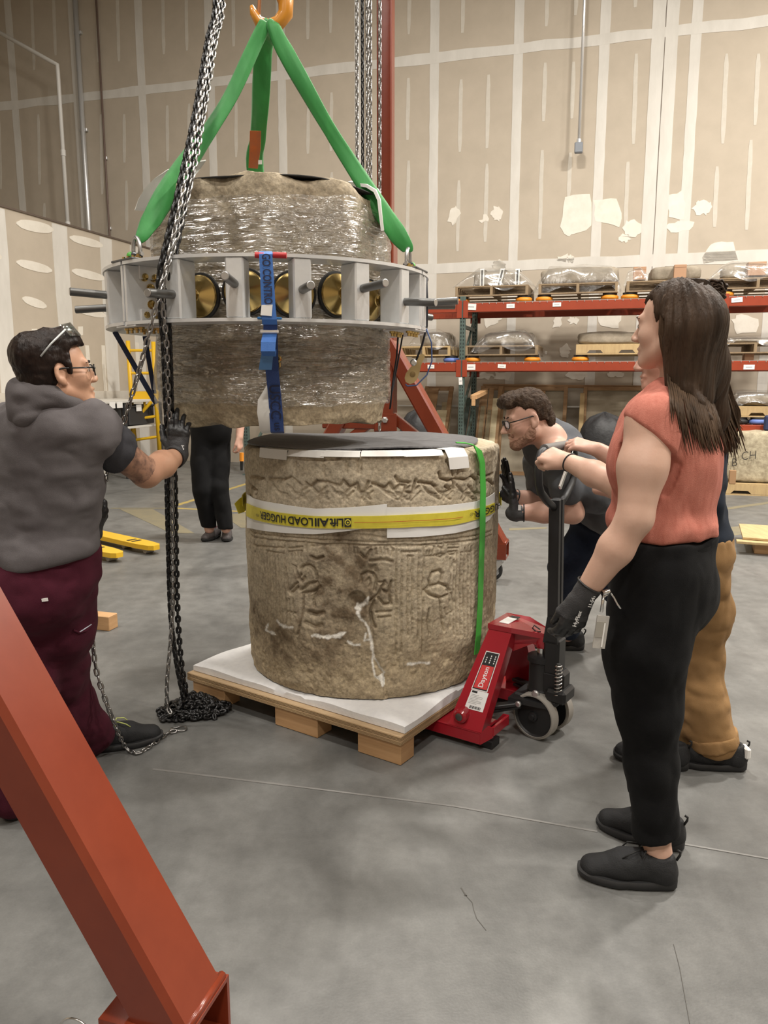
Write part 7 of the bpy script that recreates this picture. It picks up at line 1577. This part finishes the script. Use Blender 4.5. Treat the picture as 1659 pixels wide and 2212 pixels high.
# long hair
L = lambda *p: loc(hcD, RHd, p)
b = SDF(); b.ell(L(0, -.016, .034), V(.083, .101, .096), RHd, .02); b.cap(L(0, -.07, 0), P(1512, 800, 2.31), .085, .068, .05); b.cap(P(1512, 800, 2.31), P(1540, 900, 2.33), .068, .036, .05, 'u'); b.cap(P(1540, 900, 2.33), P(1558, 955, 2.34), .036, .012, .04)
b.cap(L(-.05, -.045, -.02), P(1468, 840, 2.21), .045, .034, .05); b.cap(L(-.045, -.06, -.03), P(1500, 860, 2.24), .05, .05, .05)
hb_ = [on_surf(topD, x, y) for x, y in ((1478, 842), (1506, 868), (1532, 905), (1552, 945))]
if all(q is not None for q in hb_): b.chain([P(1480, 790, 2.26)]+hb_, [.045, .022, .014, .008, .004], .02)
b.ell(L(-.062, .078, .03), V(.045, .05, .06), RHd, .012, 's'); b.ell(L(0, .125, -.03), V(.15, .085, .115), RHd, .012, 's'); b.ell(L(-.095, .055, -.06), V(.055, .06, .10), RHd, .015, 's'); b.ell(L(.095, .055, -.06), V(.055, .06, .10), RHd, .015, 's'); b.ell(L(-.09, .005, -.015), V(.025, .026, .032), RHd, .01, 's')
def strandn(p):
    q = (p-hcD)@RHd.T; ang = np.arctan2(q[:, 0], -q[:, 1]); rad = np.hypot(q[:, 0], q[:, 1])
    return (.006*fbm(np.stack([ang*9, q[:, 2]*2.5, rad*4], -1), 3, 91)).astype(np.float32)
b.disp(strandn); hairD = b.build('hair', M_hairD, womanD, .0045, 1)
b = MB(); rnd = random.Random(3)
for i in range(520):
    th = rnd.uniform(-1.75, 1.9); e = rnd.uniform(.0, 1); r0 = L(.074*math.sin(th), -.016-.088*math.cos(th), .03+.05*e); f = (th+1.9)/3.8   # 0 = near side
    xs = np.interp(th, [-1.8, -1.0, 0, 1, 1.9], [0, .25, .6, .9, 1.0]); ln = rnd.random()**.6
    jx = rnd.gauss(0, 7); jy = rnd.gauss(0, .018)
    p1 = P(1440+xs*105+jx*.4, 800, 2.225+.14*xs+jy*.5); p2 = P(1458+xs*112+jx, 890, 2.185+.20*xs+jy); p3 = P(1476+xs*112+jx*1.5+rnd.gauss(0, 4), 935+45*ln+rnd.gauss(0, 10), 2.19+.21*xs+jy)
    mid = L(.089*math.sin(th), -.018-.107*math.cos(th), -.03); sp_ = spline([r0, mid, p1, p2, p3], 13); w_ = rnd.uniform(.0022, .0045)
    b.tube(list(sp_), [w_*.8]+[w_]*9+[w_*.7, w_*.5, w_*.15], 4, flat=.6)
def on_back(px, py, lift=.012):
    q = on_surf(topD, px, py); d = ray(px, py)/np.linalg.norm(ray(px, py))
    return (q-d*lift) if q is not None else None
for i in range(330):                     # locks lying over the near shoulder and the back of the top
    f = rnd.random(); x0 = 1442+100*f+rnd.gauss(0, 3); tipy = np.interp(f, [0, .15, .4, .7, 1], [930, 985, 985, 985, 990])-abs(rnd.gauss(0, 50)); drift = np.interp(f, [0, .3, 1], [14, 34, 44])+rnd.gauss(0, 5)
    if f < .42 and rnd.random() < .72: continue
    p0 = L(-.074+.07*f, -.03-.06*f, -.015); pts = [p0, P(x0-4, 800, 2.215+.09*f)]; ok = True
    for yy in np.linspace(850, tipy, 5):
        xx = x0+drift*((yy-800)/180)**1.3; q = on_back(xx, yy, .010+.012*rnd.random())
        if q is None: q = P(xx, yy, pts[-1][1]+.004)
        pts.append(q)
    w_ = rnd.uniform(.0018, .0034); b.tube(list(spline(pts, 14)), [w_]*10+[w_*.8, w_*.6, w_*.4, w_*.15], 4, flat=.6)
for i in range(46):                      # wisps at the back edge
    p0 = L(.02, -.11, .0); p1 = P(1565+rnd.gauss(0, 4), 820, 2.36); p2 = P(1584+rnd.gauss(0, 6), 890, 2.37); p3 = P(1588+rnd.gauss(0, 10), 930+rnd.uniform(-20, 35), 2.37); w_ = rnd.uniform(.001, .0022)
    b.tube(list(spline([p0, p1, p2, p3], 12)), [w_]*9+[w_*.7, w_*.5, w_*.15], 4)
b.build('long_locks', mat('lighter_hair', (.09, .056, .034), .6, col2=(.035, .022, .014), scale=26, stretch=(1, 1, .1), spec=.12), hairD, True)
b = MB(); bc = P(1536, 628, 2.33)
for i in range(60):
    a0 = rnd.uniform(0, 6.28); tl = rnd.uniform(.5, 1); ax = unit(V(rnd.gauss(0, .5), rnd.gauss(0, .5), 1)); R = frame(ax); rr = rnd.uniform(.022, .044)
    b.tube([bc+rr*(math.cos(a0+t)*R[0]+math.sin(a0+t)*R[1])+ax*rnd.uniform(-.012, .012) for t in np.linspace(0, 2.6, 9)], [.002]+[.0042]*7+[.0015], 5)
b.ball(bc, .034, 12, 8); b.build('hair_bun', M_hairD, hairD, True)
b = MB(); b.tube([bc-unit(bc-hcD)*.012+.026*(math.cos(t)*frame(bc-hcD)[0]+math.sin(t)*frame(bc-hcD)[1]) for t in np.linspace(0, 6.28, 20)[:-1]], .004, 6, closed=True); b.build('hair_tie', mat('dark_red_tie', (.10, .02, .02), .5), hairD, True)
for i in range(1):
    b = MB()
    for k in range(44):                  # swept back hair from temple to bun
        a = k/43; p0 = L(-.080+.03*a, .016+.04*a, .035+.078*a) if a < .6 else L(-.05*(1-a)*2.5, .045, .125); p1 = L(-.085*(1-a*.7), -.02, .05+.07*a); w_ = .003; p0 = p0*.9+hcD*.1; b.tube(list(spline([p0, p1, L(-.045*(1-a), -.09, .07+.045*a), bc], 12)), [w_*.1, w_*.4, w_*.7]+[w_]*8+[w_*.4], 4)
    b.build('swept_back_hair', M_hairD, hairD, True)
brows(womanD, hcD, RHd, M_hairC); eyes(womanD, hcD, RHd)
# wristband, glove, badge
d = unit(wrF-elF); R = frame(d); b = MB(); b.tube([wrF-d*.012+.0315*(math.cos(t)*R[0]+math.sin(t)*R[1]) for t in np.linspace(0, 6.28, 24)[:-1]], .003, 6, closed=True); b.build('hair_tie_bracelet', M_lace, womanD, True)
def glove(parent, wr, el, d, n, right, curl, thumb, s=1.0, cuff=.065, text=None, res=.0028):
    ax = unit(el-wr); b = SDF(); b.cap(wr-ax*.01, wr+ax*cuff, .033*s, .037*s, .015); dd, nn, sd = hand(b, wr, d, n, right, curl, thumb, s, .0018)
    b.cut(wr+ax*cuff*.9, ax, .002); b.disp(folds(.0012, 30, 9)); 
    def mf(c): return (((c-wr)@dd) > .07*s).astype(np.int32)
    g = b.build('glove', [M_glove, M_glove_d], parent, res, 1, mf)
    b = MB(); R = frame(ax); b.tube([wr+ax*cuff*.88+.0375*s*(math.cos(t)*R[0]+math.sin(t)*R[1]) for t in np.linspace(0, 6.28, 26)[:-1]], .0032, 6, closed=True); b.build('glove_cuff', M_glove_d, g, True)
    return g, dd, nn, sd
dG = unit(P(1218, 1392, 2.14)-wrN); gD, dd, nn, sd = glove(womanD, wrN, elN, dG, V(.25, -1, .10), False, (.35, .55, .4), (.35, .5), 1.0, .045)
M_wprint = mat('glove_print', (.80, .80, .80), .5)
def gtext(g, wr, dd, nn, sd, txt, a, c, wd, h, off=.0235):
    # text runs along the hand
    lettering('lettering', txt, lambda x, y: wr+dd*(a+wd-x)+sd*(c+(y-h/2))+nn*off, M_wprint, g, width=wd, height=h, bold=.03)
gtext(gD, wrN, dd, nn, sd, 'HyFlex', .036, .002, .050, .016, .0225); gtext(gD, wrN, dd, nn, sd, '11-541', -.020, -.010, .034, .011, .0365)
q = P(1298, 1322, 2.09); bd = tag(MB().box(P(1298, 1365, 2.075), (.034, .006, .094), rotm((0, 1, 0), -.10)).build('badge', mat('clear_badge_plastic', (.50, .48, .44), .2, col2=(.38, .36, .34), scale=30, spec=.6), womanD), None)
b = MB(); b.box(P(1297, 1360, 2.071), (.026, .002, .045), rotm((0, 1, 0), -.10)); b.build('badge_card', mat('badge_card', (.33, .31, .27), .5), bd); b = MB(); b.box(P(1303, 1372, 2.0705), (.004, .002, .07), rotm((0, 1, 0), -.10)); b.build('badge_stripe', M_paper, bd)
b = MB(); b.tube([P(1299, 1322, 2.078), P(1302, 1300, 2.082), P(1304, 1282, 2.09)], .0045, 8); b.tube([P(1304, 1290, 2.085), P(1318, 1280, 2.09), P(1326, 1290, 2.09), P(1334, 1305, 2.085), P(1341, 1315, 2.08)], .003, 6); b.lathe(P(1310, 1279, 2.085), V(1, 0, .3), [(.008, -.01), (.008, .01)], 10); b.build('badge_clip', M_steel, bd, True)

# ---------- man in grey tee bending with glasses
RC = HF((-.96, -.05, -.25)); hcC = P(1139, 903, 3.40); RHc = HF((-.955, -.10, -.24), (-.27, 0, .96))
chest, pel = P(1222, 1000, 3.52), P(1300, 1115, 3.85); neck = P(1188, 945, 3.42); shN, shF = P(1205, 985, 3.33), P(1166, 1000, 3.70)
elN, wrN = P(1238, 1108, 3.36), P(1112, 1108, 3.40); elF, wrF = P(1176, 1092, 3.66), P(1098, 1070, 3.62)
hiN, hiF = P(1300, 1130, 3.76), P(1280, 1130, 3.98); knN, anN = P(1222, 1225, 3.80), P(1225, 1370, 4.12); knF, anF = P(1330, 1270, 4.25), P(1400, 1380, 4.45)
b = SDF(); RB = HF(V(-.6, 0, -.8), unit(chest-pel)); RB = np.array([V(0, 1, 0), unit(np.cross(unit(chest-pel), V(0, 1, 0))), unit(chest-pel)])
torso(b, pel, chest, RB, 1.0, -.012); b.cap(chest+unit(neck-chest)*.08, neck, .07, .06, .04); b.cap(neck, loc(hcC, RHc, (0, -.035, -.07)), .060, .056, .03); head(b, hcC, RHc, 1.02, 1.25, 1.1)
b.cap(chest, shN, .08, .065, .05); b.cap(chest, shF, .08, .065, .05); b.chain([shN, elN], [.058, .046], .03); b.chain([elN, (elN+wrN)/2+V(0, 0, .004), wrN], [.046, .047, .031], .02); b.chain([shF, elF], [.058, .045], .03); b.chain([elF, (elF+wrF)/2, wrF], [.045, .045, .031], .02)
b.chain([hiN, knN, anN], [.09, .06, .042], .03); b.chain([hiF, knF, anF], [.09, .06, .042], .03)
manC = person_root('person', 'bearded man in glasses and grey tee bending to push the drum', None, b, M_skinC, .0048)
b = SDF(); torso(b, pel+unit(chest-pel)*.04, chest, RB, 1.05, .018); b.cap(chest, shN, .10, .082, .05); b.cap(chest, shF, .10, .082, .05); b.cap(chest+unit(neck-chest)*.02, chest+unit(neck-chest)*.11, .10, .075, .05)
b.cap(shN, shN+(elN-shN)*.55, .078, .076, .03); b.cap(shF, shF+(elF-shF)*.60, .078, .074, .03); b.cut(neck+V(-.008, 0, .0), unit(neck-chest+V(0, 0, .02)), .006); b.disp(folds(.008, 6, 33)); b.disp(folds(.003, 16, 37)); b.build('tee_shirt', M_greytee, manC, .006, 2)
b = SDF(); torso(b, pel-unit(chest-pel)*.03, pel+unit(chest-pel)*.16, RB, 1.02, .014); b.chain([hiN, knN, anN+V(0, 0, .03)], [.115, .085, .068], .04); b.chain([hiF, knF, anF+V(0, 0, .03)], [.115, .085, .068], .04); b.cut(pel+unit(chest-pel)*.17, unit(chest-pel), .004); b.disp(folds(.006, 7, 39)); b.build('jeans', M_jeans, manC, .0075, 2)
shoe(manC, V(*G(1262, 1404)), V(*G(1185, 1398)), .29, laces=True); shoe(manC, V(anF[0]+.06, anF[1], 0), V(anF[0]-.2, anF[1], 0), .29)
L = lambda *p: loc(hcC, RHc, p)
b = SDF(); b.ell(L(0, -.012, .036), V(.081, .102, .093), RHc, .02); b.ell(L(0, .055, .098), V(.062, .050, .030), RHc, .03); b.cap(L(-.055, .082, .083), L(.05, .085, .085), .018, .018, .02); b.cap(L(0, -.068, -.03), L(0, -.062, -.075), .052, .036, .03)
for q in (-1, 1): b.ell(L(q*.078, .002, .012), V(.018, .028, .035), RHc, .012, 's'); b.cap(L(q*.071, .028, .02), L(q*.068, .026, -.028), .010, .006, .008)
b.box(L(0, .098, -.045), V(.2, .075, .105), RHc, .02, .012, 's'); b.box(L(0, .02, -.09), V(.2, .09, .068), RHc, .02, .012, 's'); 
def tuft(sc, amp, seed, st=(1, 1, 1)): 
    return lambda p: (amp*fbm(p*sc*np.array(st), 3, seed)).astype(np.float32)
b.disp(tuft(30, .0035, 41, (1, 1, .7))); b.disp(tuft(95, .003, 43, (1, 1, .5))); b.build('hair', M_hairC, manC, .0035, 1)
b = SDF(); 
for q in (-1, 1): b.cap(L(q*.047, .006, -.060), L(q*.014, .070, -.098), .0295, .0265, .02); b.cap(L(q*.058, .012, -.050), L(q*.046, .020, -.070), .016, .0275, .015)
b.ell(L(0, .077, -.101), V(.024, .020, .021), RHc, .015); b.cap(L(-.024, .086, -.057), L(.024, .086, -.057), .008, None, .01); b.ell(L(0, .10, -.071), V(.020, .02, .010), RHc, .005, 's')
b.disp(tuft(120, .0025, 45)); b.build('beard', M_beard, manC, .003, 1)
glasses(manC, hcC, RHc); eyes(manC, hcC, RHc); brows(manC, hcC, RHc, M_hairC)
gl, dd, nn, sd = glove(manC, wrN, elN, V(-.12, .0, 1), V(1, -.25, .1), False, (.02, .05, .05), (.5, .2), 1.0, .045, res=.003); b = MB(); b.box(wrN+V(.014, -.036, .03), (.012, .002, .024)); b.build('glove_tag', M_wprint, gl)
glove(manC, wrF, elF, V(-.12, .0, 1), V(1, .2, .1), True, (.05, .05, .05), (.5, .2), 1.0, .045, res=.0035)

# ---------- person in the grey vest pulling the chain
RA = HF((.62, .78, 0)); hcA = P(127, 803, 2.50); RHa = HF((.86, .50, .10), (-.04, -.02, 1))
pel, chest, neck = P(92, 1235, 2.60), P(112, 985, 2.58), P(104, 880, 2.52); shR, shL = P(196, 930, 2.53), P(22, 925, 2.70); elR, wrR = P(316, 1022, 2.74), P(384, 985, 2.95); elL, wrL = P(95, 1110, 2.92), P(196, 1150, 2.95)
hiR, hiL = P(118, 1260, 2.58), P(50, 1260, 2.66); knR, anR = P(138, 1440, 2.76), P(205, 1595, 2.94); knL, anL = P(45, 1500, 2.56), P(28, 1735, 2.49)
b = SDF(); torso(b, pel, chest, RA, 1.05, -.01, 1.1); b.cap(neck-V(0, 0, .05), loc(hcA, RHa, (0, -.03, -.06)), .058, .055, .03); head(b, hcA, RHa, 1.0, .8, 1.12)
b.cap(chest+V(0, 0, .06), shR, .08, .066, .05); b.cap(chest+V(0, 0, .06), shL, .08, .066, .05); b.chain([shR, elR], [.060, .050], .03); b.chain([elR, elR*.5+wrR*.5, wrR], [.050, .049, .031], .02); b.chain([shL, elL], [.06, .05], .03); b.chain([elL, wrL], [.05, .033], .02)
b.chain([hiR, knR, anR], [.10, .062, .044], .03); b.chain([hiL, knL, anL], [.10, .062, .044], .03)
M_tat = mat('tattooed_skin', (.17, .095, .07), .55, col2=(.42, .23, .15), scale=36, lo=.35, hi=.6); axu = unit(elR-shR); lnu = np.linalg.norm(elR-shR)
def tatf(c):
    t = ((c-shR)@axu)/lnu; rad = np.linalg.norm((c-shR)-((c-shR)@axu)[:, None]*axu, axis=1); return ((t > .52) & (t < .93) & (rad < .075)).astype(np.int32)
manA = person_root('person', 'person in a grey sleeveless vest and maroon trousers pulling the chain at left', None, b, [M_skinA, M_tat], .005, tatf)
b = SDF(); torso(b, pel+V(0, 0, .06), chest-V(0, 0, .01), RA, 1.08, .022, 1.24, .08); b.cap(chest+V(0, 0, .07), shR+V(0, 0, .0), .115, .088, .06); b.cap(chest+V(0, 0, .05), shL-V(0, 0, .02), .10, .08, .05); b.cap(chest+V(0, 0, .08), neck+V(.0, 0, -.05), .10, .06, .06); b.cap(neck-V(0, 0, .07), shR, .07, .088, .07); b.cap(neck-V(0, 0, .07), shL, .07, .085, .07)
b.ell(P(88, 925, 2.48), V(.14, .07, .08), RA, .07)
hem = P(95, 1212, 2.58); b.ell(hem+V(0, 0, .05), V(.20, .165, .07), RA, .05); b.cut(hem+V(.06, 0, .01), V(.14, 0, -1), .01)
b.cap(shR+axu*.09, shR+axu*.4, .088, .10, .012, 's')
fa, fb = folds(.009, 4.0, 51, (.8, .8, 1.9)), folds(.0035, 12, 53, (.8, .8, 1.5)); b.disp(lambda p: fa(p)*np.clip((1.35-p[:, 2])/.35+.25, .25, 1)+fb(p)); vest = b.build('vest', M_vest, manA, .006, 2)
nc_ = P(110, 866, 2.515); b = SDF(); hq = [nc_+.084*(math.cos(a)*RHa[0]*1.0+math.sin(a)*RHa[1]*1.05)+V(0, 0, .012-.034*math.sin(a)) for a in np.linspace(0, 2*math.pi, 19)]
b.chain(hq, [.030 if math.sin(a) > .3 else .036 for a in np.linspace(0, 2*math.pi, 19)], .02); b.ell(nc_-RHa[1]*.075+V(0, 0, -.038), V(.118, .058, .05), RHa, .06); b.disp(folds(.006, 9, 52, (.8, .8, 1.8))); b.build('hood', M_vest, manA, .005, 2)
Rr = frame(axu); b = MB(); b.tube([shR+axu*(.030+.008*math.cos(t))+(.086+.003*math.sin(3*t))*(math.cos(t)*Rr[0]+math.sin(t)*Rr[1]) for t in np.linspace(0, 2*math.pi, 28)[:-1]], .006, 6, closed=True); b.build('armhole_trim', mat('grey_trim', (.22, .21, .21), .85), vest, True)
b = SDF(); b.chain([shR+axu*.01, shR+axu*.09, shR+(elR-shR)*.60], [.070, .076, .080], .03); b.cut(shR+(elR-shR)*.52, axu, .004); b.disp(folds(.007, 9, 55)); b.build('tee_sleeve', M_tee, manA, .005, 2)
b = SDF(); b.chain([shL, elL, elL*.3+wrL*.7], [.085, .075, .06], .03); b.build('tee_sleeve', M_tee, manA, .009, 1)
b = SDF(); torso(b, pel, pel+V(0, 0, .14), RA, 1.12, .02, 1.25); b.ell(pel-RA[1]*.06+V(0, 0, -.06), V(.19, .15, .14), RA, .06); b.chain([hiR, P(128, 1350, 2.66), knR-V(.035, 0, 0), P(150, 1520, 2.85), anR+V(-.008, 0, .02)], [.132, .126, .108, .094, .090], .05); b.chain([hiL, P(45, 1380, 2.6), knL, P(35, 1620, 2.52), anL+V(0, 0, .02)], [.135, .12, .10, .085, .08], .05)
b.cut(hem+V(0, 0, .05), V(0, 0, 1), .005); b.disp(folds(.007, 4.2, 57, (1, 1, 1.6))); b.disp(folds(.004, 13, 59)); trA = b.build('trousers', M_maroon, manA, .007, 2)
q = on_surf(trA, 98, 1295)
if q is not None: b = MB(); b.box(q+V(0, -.004, 0), (.019, .004, .010), rotm((0, 1, 0), .15)); b.build('trouser_tag', M_paper, trA)
pk = [on_surf(trA, x, y) for x, y in ((160, 1360), (172, 1366), (186, 1362), (197, 1352), (203, 1342))]
if all(p is not None for p in pk): b = MB(); b.tube([p+V(0, -.004, 0) for p in pk], .004, 6); b.build('pocket_edge', M_maroon, trA, True); b = MB(); b.tube([pk[1]+V(0, -.002, .002), pk[2]+V(0, -.002, .010), pk[3]+V(0, -.002, .006)], .004, 6, flat=.5); b.build('pocket_paper', mat('pale_paper', (.55, .58, .66), .6), trA, True)
M_lime = mat('lime_lace', (.50, .55, .16), .6)
shoe(manA, G(190, 1626), G(294, 1606), .30, lm=M_lime); shoe(manA, G(8, 1772), G(60, 1758), .30, lm=M_lime)
L = lambda *p: loc(hcA, RHa, p)
b = SDF(); b.ell(L(0, -.016, .036), V(.084, .107, .095), RHa, .02); b.ell(L(0, .012, .085), V(.070, .066, .043), RHa, .03); b.ell(L(.0, .045, .108), V(.055, .035, .026), RHa, .02); b.cap(L(0, -.07, -.03), L(0, -.062, -.09), .058, .045, .04); b.ell(L(0, -.085, .06), V(.07, .05, .06), RHa, .03)
b.cap(L(.072, .03, .02), L(.068, .03, -.02), .014, .008, .01); b.cap(L(-.072, .03, .02), L(-.068, .03, -.02), .014, .008, .01)
for q in (-1, 1): b.ell(L(q*.080, -.005, -.01), V(.02, .024, .034), RHa, .008, 's')
b.box(L(0, .108, -.045), V(.2, .075, .118), RHa, .02, .012, 's'); b.box(L(0, .045, -.095), V(.2, .06, .072), RHa, .02, .012, 's'); b.disp(tuft(20, .006, 61, (1, 1, .6))); b.disp(tuft(70, .002, 63)); b.build('hair', M_hairA, manA, .004, 1)
glasses(manA, hcA, RHa); eyes(manA, hcA, RHa); brows(manA, hcA, RHa, M_hairA)
sg = MB(); sgc = L(0, .03, .135)
lens = []
for u in np.linspace(-1, 1, 15):
    lens.append([L(.078*math.sin(u*1.3), .005+.060*math.cos(u*1.3)+.02, .105), L(.082*math.sin(u*1.3), .0+.058*math.cos(u*1.3), .15-.01*abs(u))])
sg.sheet(lens, .002); sgo = sg.build('safety_glasses', film_mat('clear_visor', (.9, .92, .92), .18, .7, .05, 0, 5), manA, True)
for q in (-1, 1):
    b = MB(); b.tube([L(q*.076, .03, .125), L(q*.086, -.02, .085), L(q*.084, -.055, .05)], .003, 6)
    b.build('temple_arm', mat('clear_plastic', (.55, .58, .58), .15, spec=.8), sgo, True)
gl, dd, nn, sd = glove(manA, wrR, elR, unit(V(.06, .06, 1)), V(.1, -1, .1), True, [(.15, .3, .2), (.2, .35, .25), (.3, .5, .3), (.4, .6, .4)], (.75, .5), 1.05, .03, res=.003)
gtext(gl, wrR, dd, nn, sd, '541', .012, .010, .018, .022, .0225); gtext(gl, wrR, dd, nn, sd, 'HF', .020, -.020, .022, .012, .0215)
glove(manA, wrL, elL, unit(P(214, 1105, 2.93)-wrL+V(0, 0, .02)), V(.7, -.6, .1), False, (.7, .9, .6), (.5, .6), 1.05, .05, res=.0035)

# ---------- person in navy shirt and tan trousers behind the woman
RE = HF((-.95, .25, 0)); hcE = P(1443, 768, 2.80); RHe = HF((-.97, .15, -.1), (-.08, 0, 1)); pel, chest, neck = P(1505, 1205, 2.90), P(1492, 1000, 2.84), P(1478, 880, 2.82)
shN, shF = P(1475, 930, 2.70), P(1490, 925, 3.00); elF, wrF = P(1400, 1040, 3.02), P(1292, 972, 3.06); elN, wrN = P(1400, 1060, 2.72), P(1330, 1060, 2.85); hiN, hiF = P(1505, 1215, 2.82), P(1515, 1215, 2.98); knR_, anR_ = P(1512, 1420, 2.92), P(1548, 1610, 2.86); knL_, anL_ = P(1470, 1410, 2.95), P(1478, 1610, 2.97)
b = SDF(); torso(b, pel, chest, RE, 1, -.012); b.cap(neck-V(0, 0, .05), loc(hcE, RHe, (0, -.03, -.06)), .056, .053, .03); head(b, hcE, RHe, 1.0, 1.0); b.cap(chest+V(0, 0, .08), shN, .07, .064, .05); b.cap(chest+V(0, 0, .08), shF, .07, .064, .05)
b.chain([shN, elN, wrN], [.058, .045, .03], .03); b.chain([shF, elF], [.058, .046], .03); b.chain([elF, elF*.5+wrF*.5, wrF], [.046, .045, .030], .02); hand(b, wrF, unit(P(1236, 956, 3.10)-wrF), V(-.1, -.45, .9), False, (.55, .95, .6), (.55, .3), 1.0); b.cap(wrN, wrN+V(-.06, .03, 0), .03, .02, .02)
b.chain([hiN, knR_, anR_], [.09, .06, .042], .03); b.chain([hiF, knL_, anL_], [.09, .06, .042], .03)
manE = person_root('person', 'person in a navy shirt and tan rolled trousers mostly hidden behind the woman', None, b, M_skinC, .0055)
b = SDF(); torso(b, pel+V(-.03, 0, .08), chest, RE, 1.0, .012, .98); b.cap(chest+V(0, 0, .08), shN, .10, .085, .05); b.cap(chest+V(0, 0, .08), shF, .10, .085, .05); b.chain([shN, elN], [.08, .066], .03); b.chain([shF, elF], [.08, .066], .03); b.cap(chest+V(0, 0, .1), neck, .09, .07, .05); b.cut(P(1560, 1168, 2.9), V(.05, 0, -1), .008); b.disp(folds(.010, 6, 71, (1, 1, 1.6))); b.build('shirt', M_navy_s, manE, .007, 2)
b = SDF(); torso(b, pel+V(-.02, 0, 0), pel+V(-.02, 0, .12), RE, 1.0, .010, 1.0); b.chain([hiN, P(1520, 1320, 2.88), knR_, P(1520, 1510, 2.88), P(1540, 1600, 2.86)], [.115, .105, .088, .082, .090], .04); b.chain([hiF, knL_, P(1480, 1620, 2.97)], [.115, .088, .08], .04); b.cut(P(1560, 1150, 2.9), V(0, 0, 1), .006); b.cut(P(1545, 1622, 2.86), V(.1, 0, -1), .004); b.disp(folds(.007, 5, 73, (1, 1, 1.6))); b.disp(folds(.004, 15, 75)); trE = b.build('trousers', M_tanp, manE, .007, 2)
b = SDF(); ax = unit(P(1540, 1600, 2.86)-P(1526, 1530, 2.87)); c_ = P(1540, 1594, 2.86); b.cap(c_-ax*.03, c_+ax*.035, .094, .097, .01); b.cut(c_+ax*.033, ax, .003); b.cut(c_-ax*.022, -ax, .003); b.disp(folds(.004, 12, 77)); b.build('rolled_cuff', M_tanp, trE, .006, 2)
sh = shoe(manE, G(1612, 1664), G(1492, 1650), .29); q = G(1612, 1664); b = MB(); b.box(q+V(-.012, -.008, .082), (.022, .05, .045), None, .006); b.build('heel_tab', M_paper, sh)
shoe(manE, G(1488, 1664), G(1334, 1636), .285)
b = SDF(); L = lambda *p: loc(hcE, RHe, p); b.ell(L(0, -.014, .036), V(.083, .104, .094), RHe, .02); b.box(L(0, .10, -.045), V(.2, .075, .11), RHe, .02, .012, 's'); b.box(L(0, .04, -.09), V(.2, .07, .07), RHe, .02, .012, 's'); b.disp(tuft(30, .005, 79)); b.build('hair', M_hairC, manE, .005, 1); eyes(manE, hcE, RHe)

# ---------- person in black trousers behind the drums
RBk = HF((-.35, -.9, 0)); pel, chest, neck, hcB = P(455, 935, 7.25), P(462, 845, 7.25), P(464, 795, 7.25), P(464, 762, 7.2); RHb = HF((-.1, -1, 0))
shR, shL = P(424, 822, 7.2), P(505, 822, 7.28); elL, wrL = P(522, 890, 7.28), P(517, 945, 7.2); elR, wrR = P(432, 880, 7.4), P(446, 925, 7.42); hiR, hiL = P(438, 945, 7.22), P(474, 945, 7.28); kn1, an1 = P(436, 1060, 7.1), P(452, 1143, 7.2); kn2, an2 = P(473, 1050, 7.15), P(488, 1142, 7.12)
b = SDF(); torso(b, pel, chest, RBk); b.cap(neck, loc(hcB, RHb, (0, -.03, -.06)), .058, .055, .03); head(b, hcB, RHb); b.cap(chest+V(0, 0, .06), shR, .08, .065, .05); b.cap(chest+V(0, 0, .06), shL, .08, .065, .05); b.chain([shL, elL, wrL], [.058, .046, .034], .03); b.chain([shR, elR, wrR], [.058, .046, .034], .03)
hand(b, wrL, V(.05, -.1, -1), V(.9, -.4, 0), False, (.5, .8, .5), (.4, .4), 1.05); hand(b, wrR, V(.2, -.6, -.6), V(-.6, -.3, .6), True, (.5, .8, .5), (.4, .4), 1.05); b.chain([hiR, kn1, an1], [.09, .06, .045], .03); b.chain([hiL, kn2, an2], [.09, .06, .045], .03)
manB = person_root('person', 'person in black trousers walking behind the hanging drum, seen from the waist down', None, b, M_skinC, .008)
b = SDF(); torso(b, pel+V(0, 0, .05), chest, RBk, 1.05, .02); b.cap(chest+V(0, 0, .06), shR, .1, .08, .05); b.cap(chest+V(0, 0, .06), shL, .1, .08, .05); b.cap(shL, shL*.5+elL*.5, .08, .07, .03); b.cap(shR, shR*.5+elR*.5, .08, .07, .03); b.build('tee_shirt', M_tee, manB, .012, 1)
b = SDF(); torso(b, pel, pel+V(0, 0, .12), RBk, 1.08, .02, 1.1); b.chain([hiR, kn1, an1], [.115, .088, .074], .03); b.chain([hiL, kn2, an2], [.115, .090, .076], .03); b.cut(pel+V(0, 0, .1), V(0, 0, 1)); b.cut(P(470, 1142, 7.15), V(0, 0, -1)); b.disp(folds(.010, 5, 81, (1, 1, .8))); b.build('trousers', M_blackp, manB, .010, 2)
M_boot = mat('grey_maroon_trainer', (.055, .045, .045), .7, col2=(.10, .09, .09), scale=20); M_mlace = mat('maroon_lace', (.20, .03, .05), .7)
shoe(manB, V(G(474, 1158)[0], G(474, 1158)[1], 0), G(436, 1172), .30, M_boot, M_sole, True, 0, M_mlace); shoe(manB, G(492, 1158), G(488, 1180), .30, M_boot, M_sole, True, 0, M_mlace)
b = SDF(); L = lambda *p: loc(hcB, RHb, p); b.ell(L(0, -.014, .036), V(.083, .104, .094), RHb, .02); b.box(L(0, .10, -.045), V(.2, .075, .11), RHb, .02, .012, 's'); b.build('hair', M_hairC, manB, .008, 1)
e = thing('hand_tool', 'small black tool with an orange band held by the person in black trousers', 'tool', P(522, 1012, 7.15)); b = MB(); b.cyl(P(522, 980, 7.15), P(522, 1016, 7.15), .016, .012, 10); b.build('tool_body', M_frame, e); b = MB(); b.cyl(P(522, 978, 7.15), P(522, 996, 7.15), .02, None, 10); b.build('orange_band', M_opuck, e)
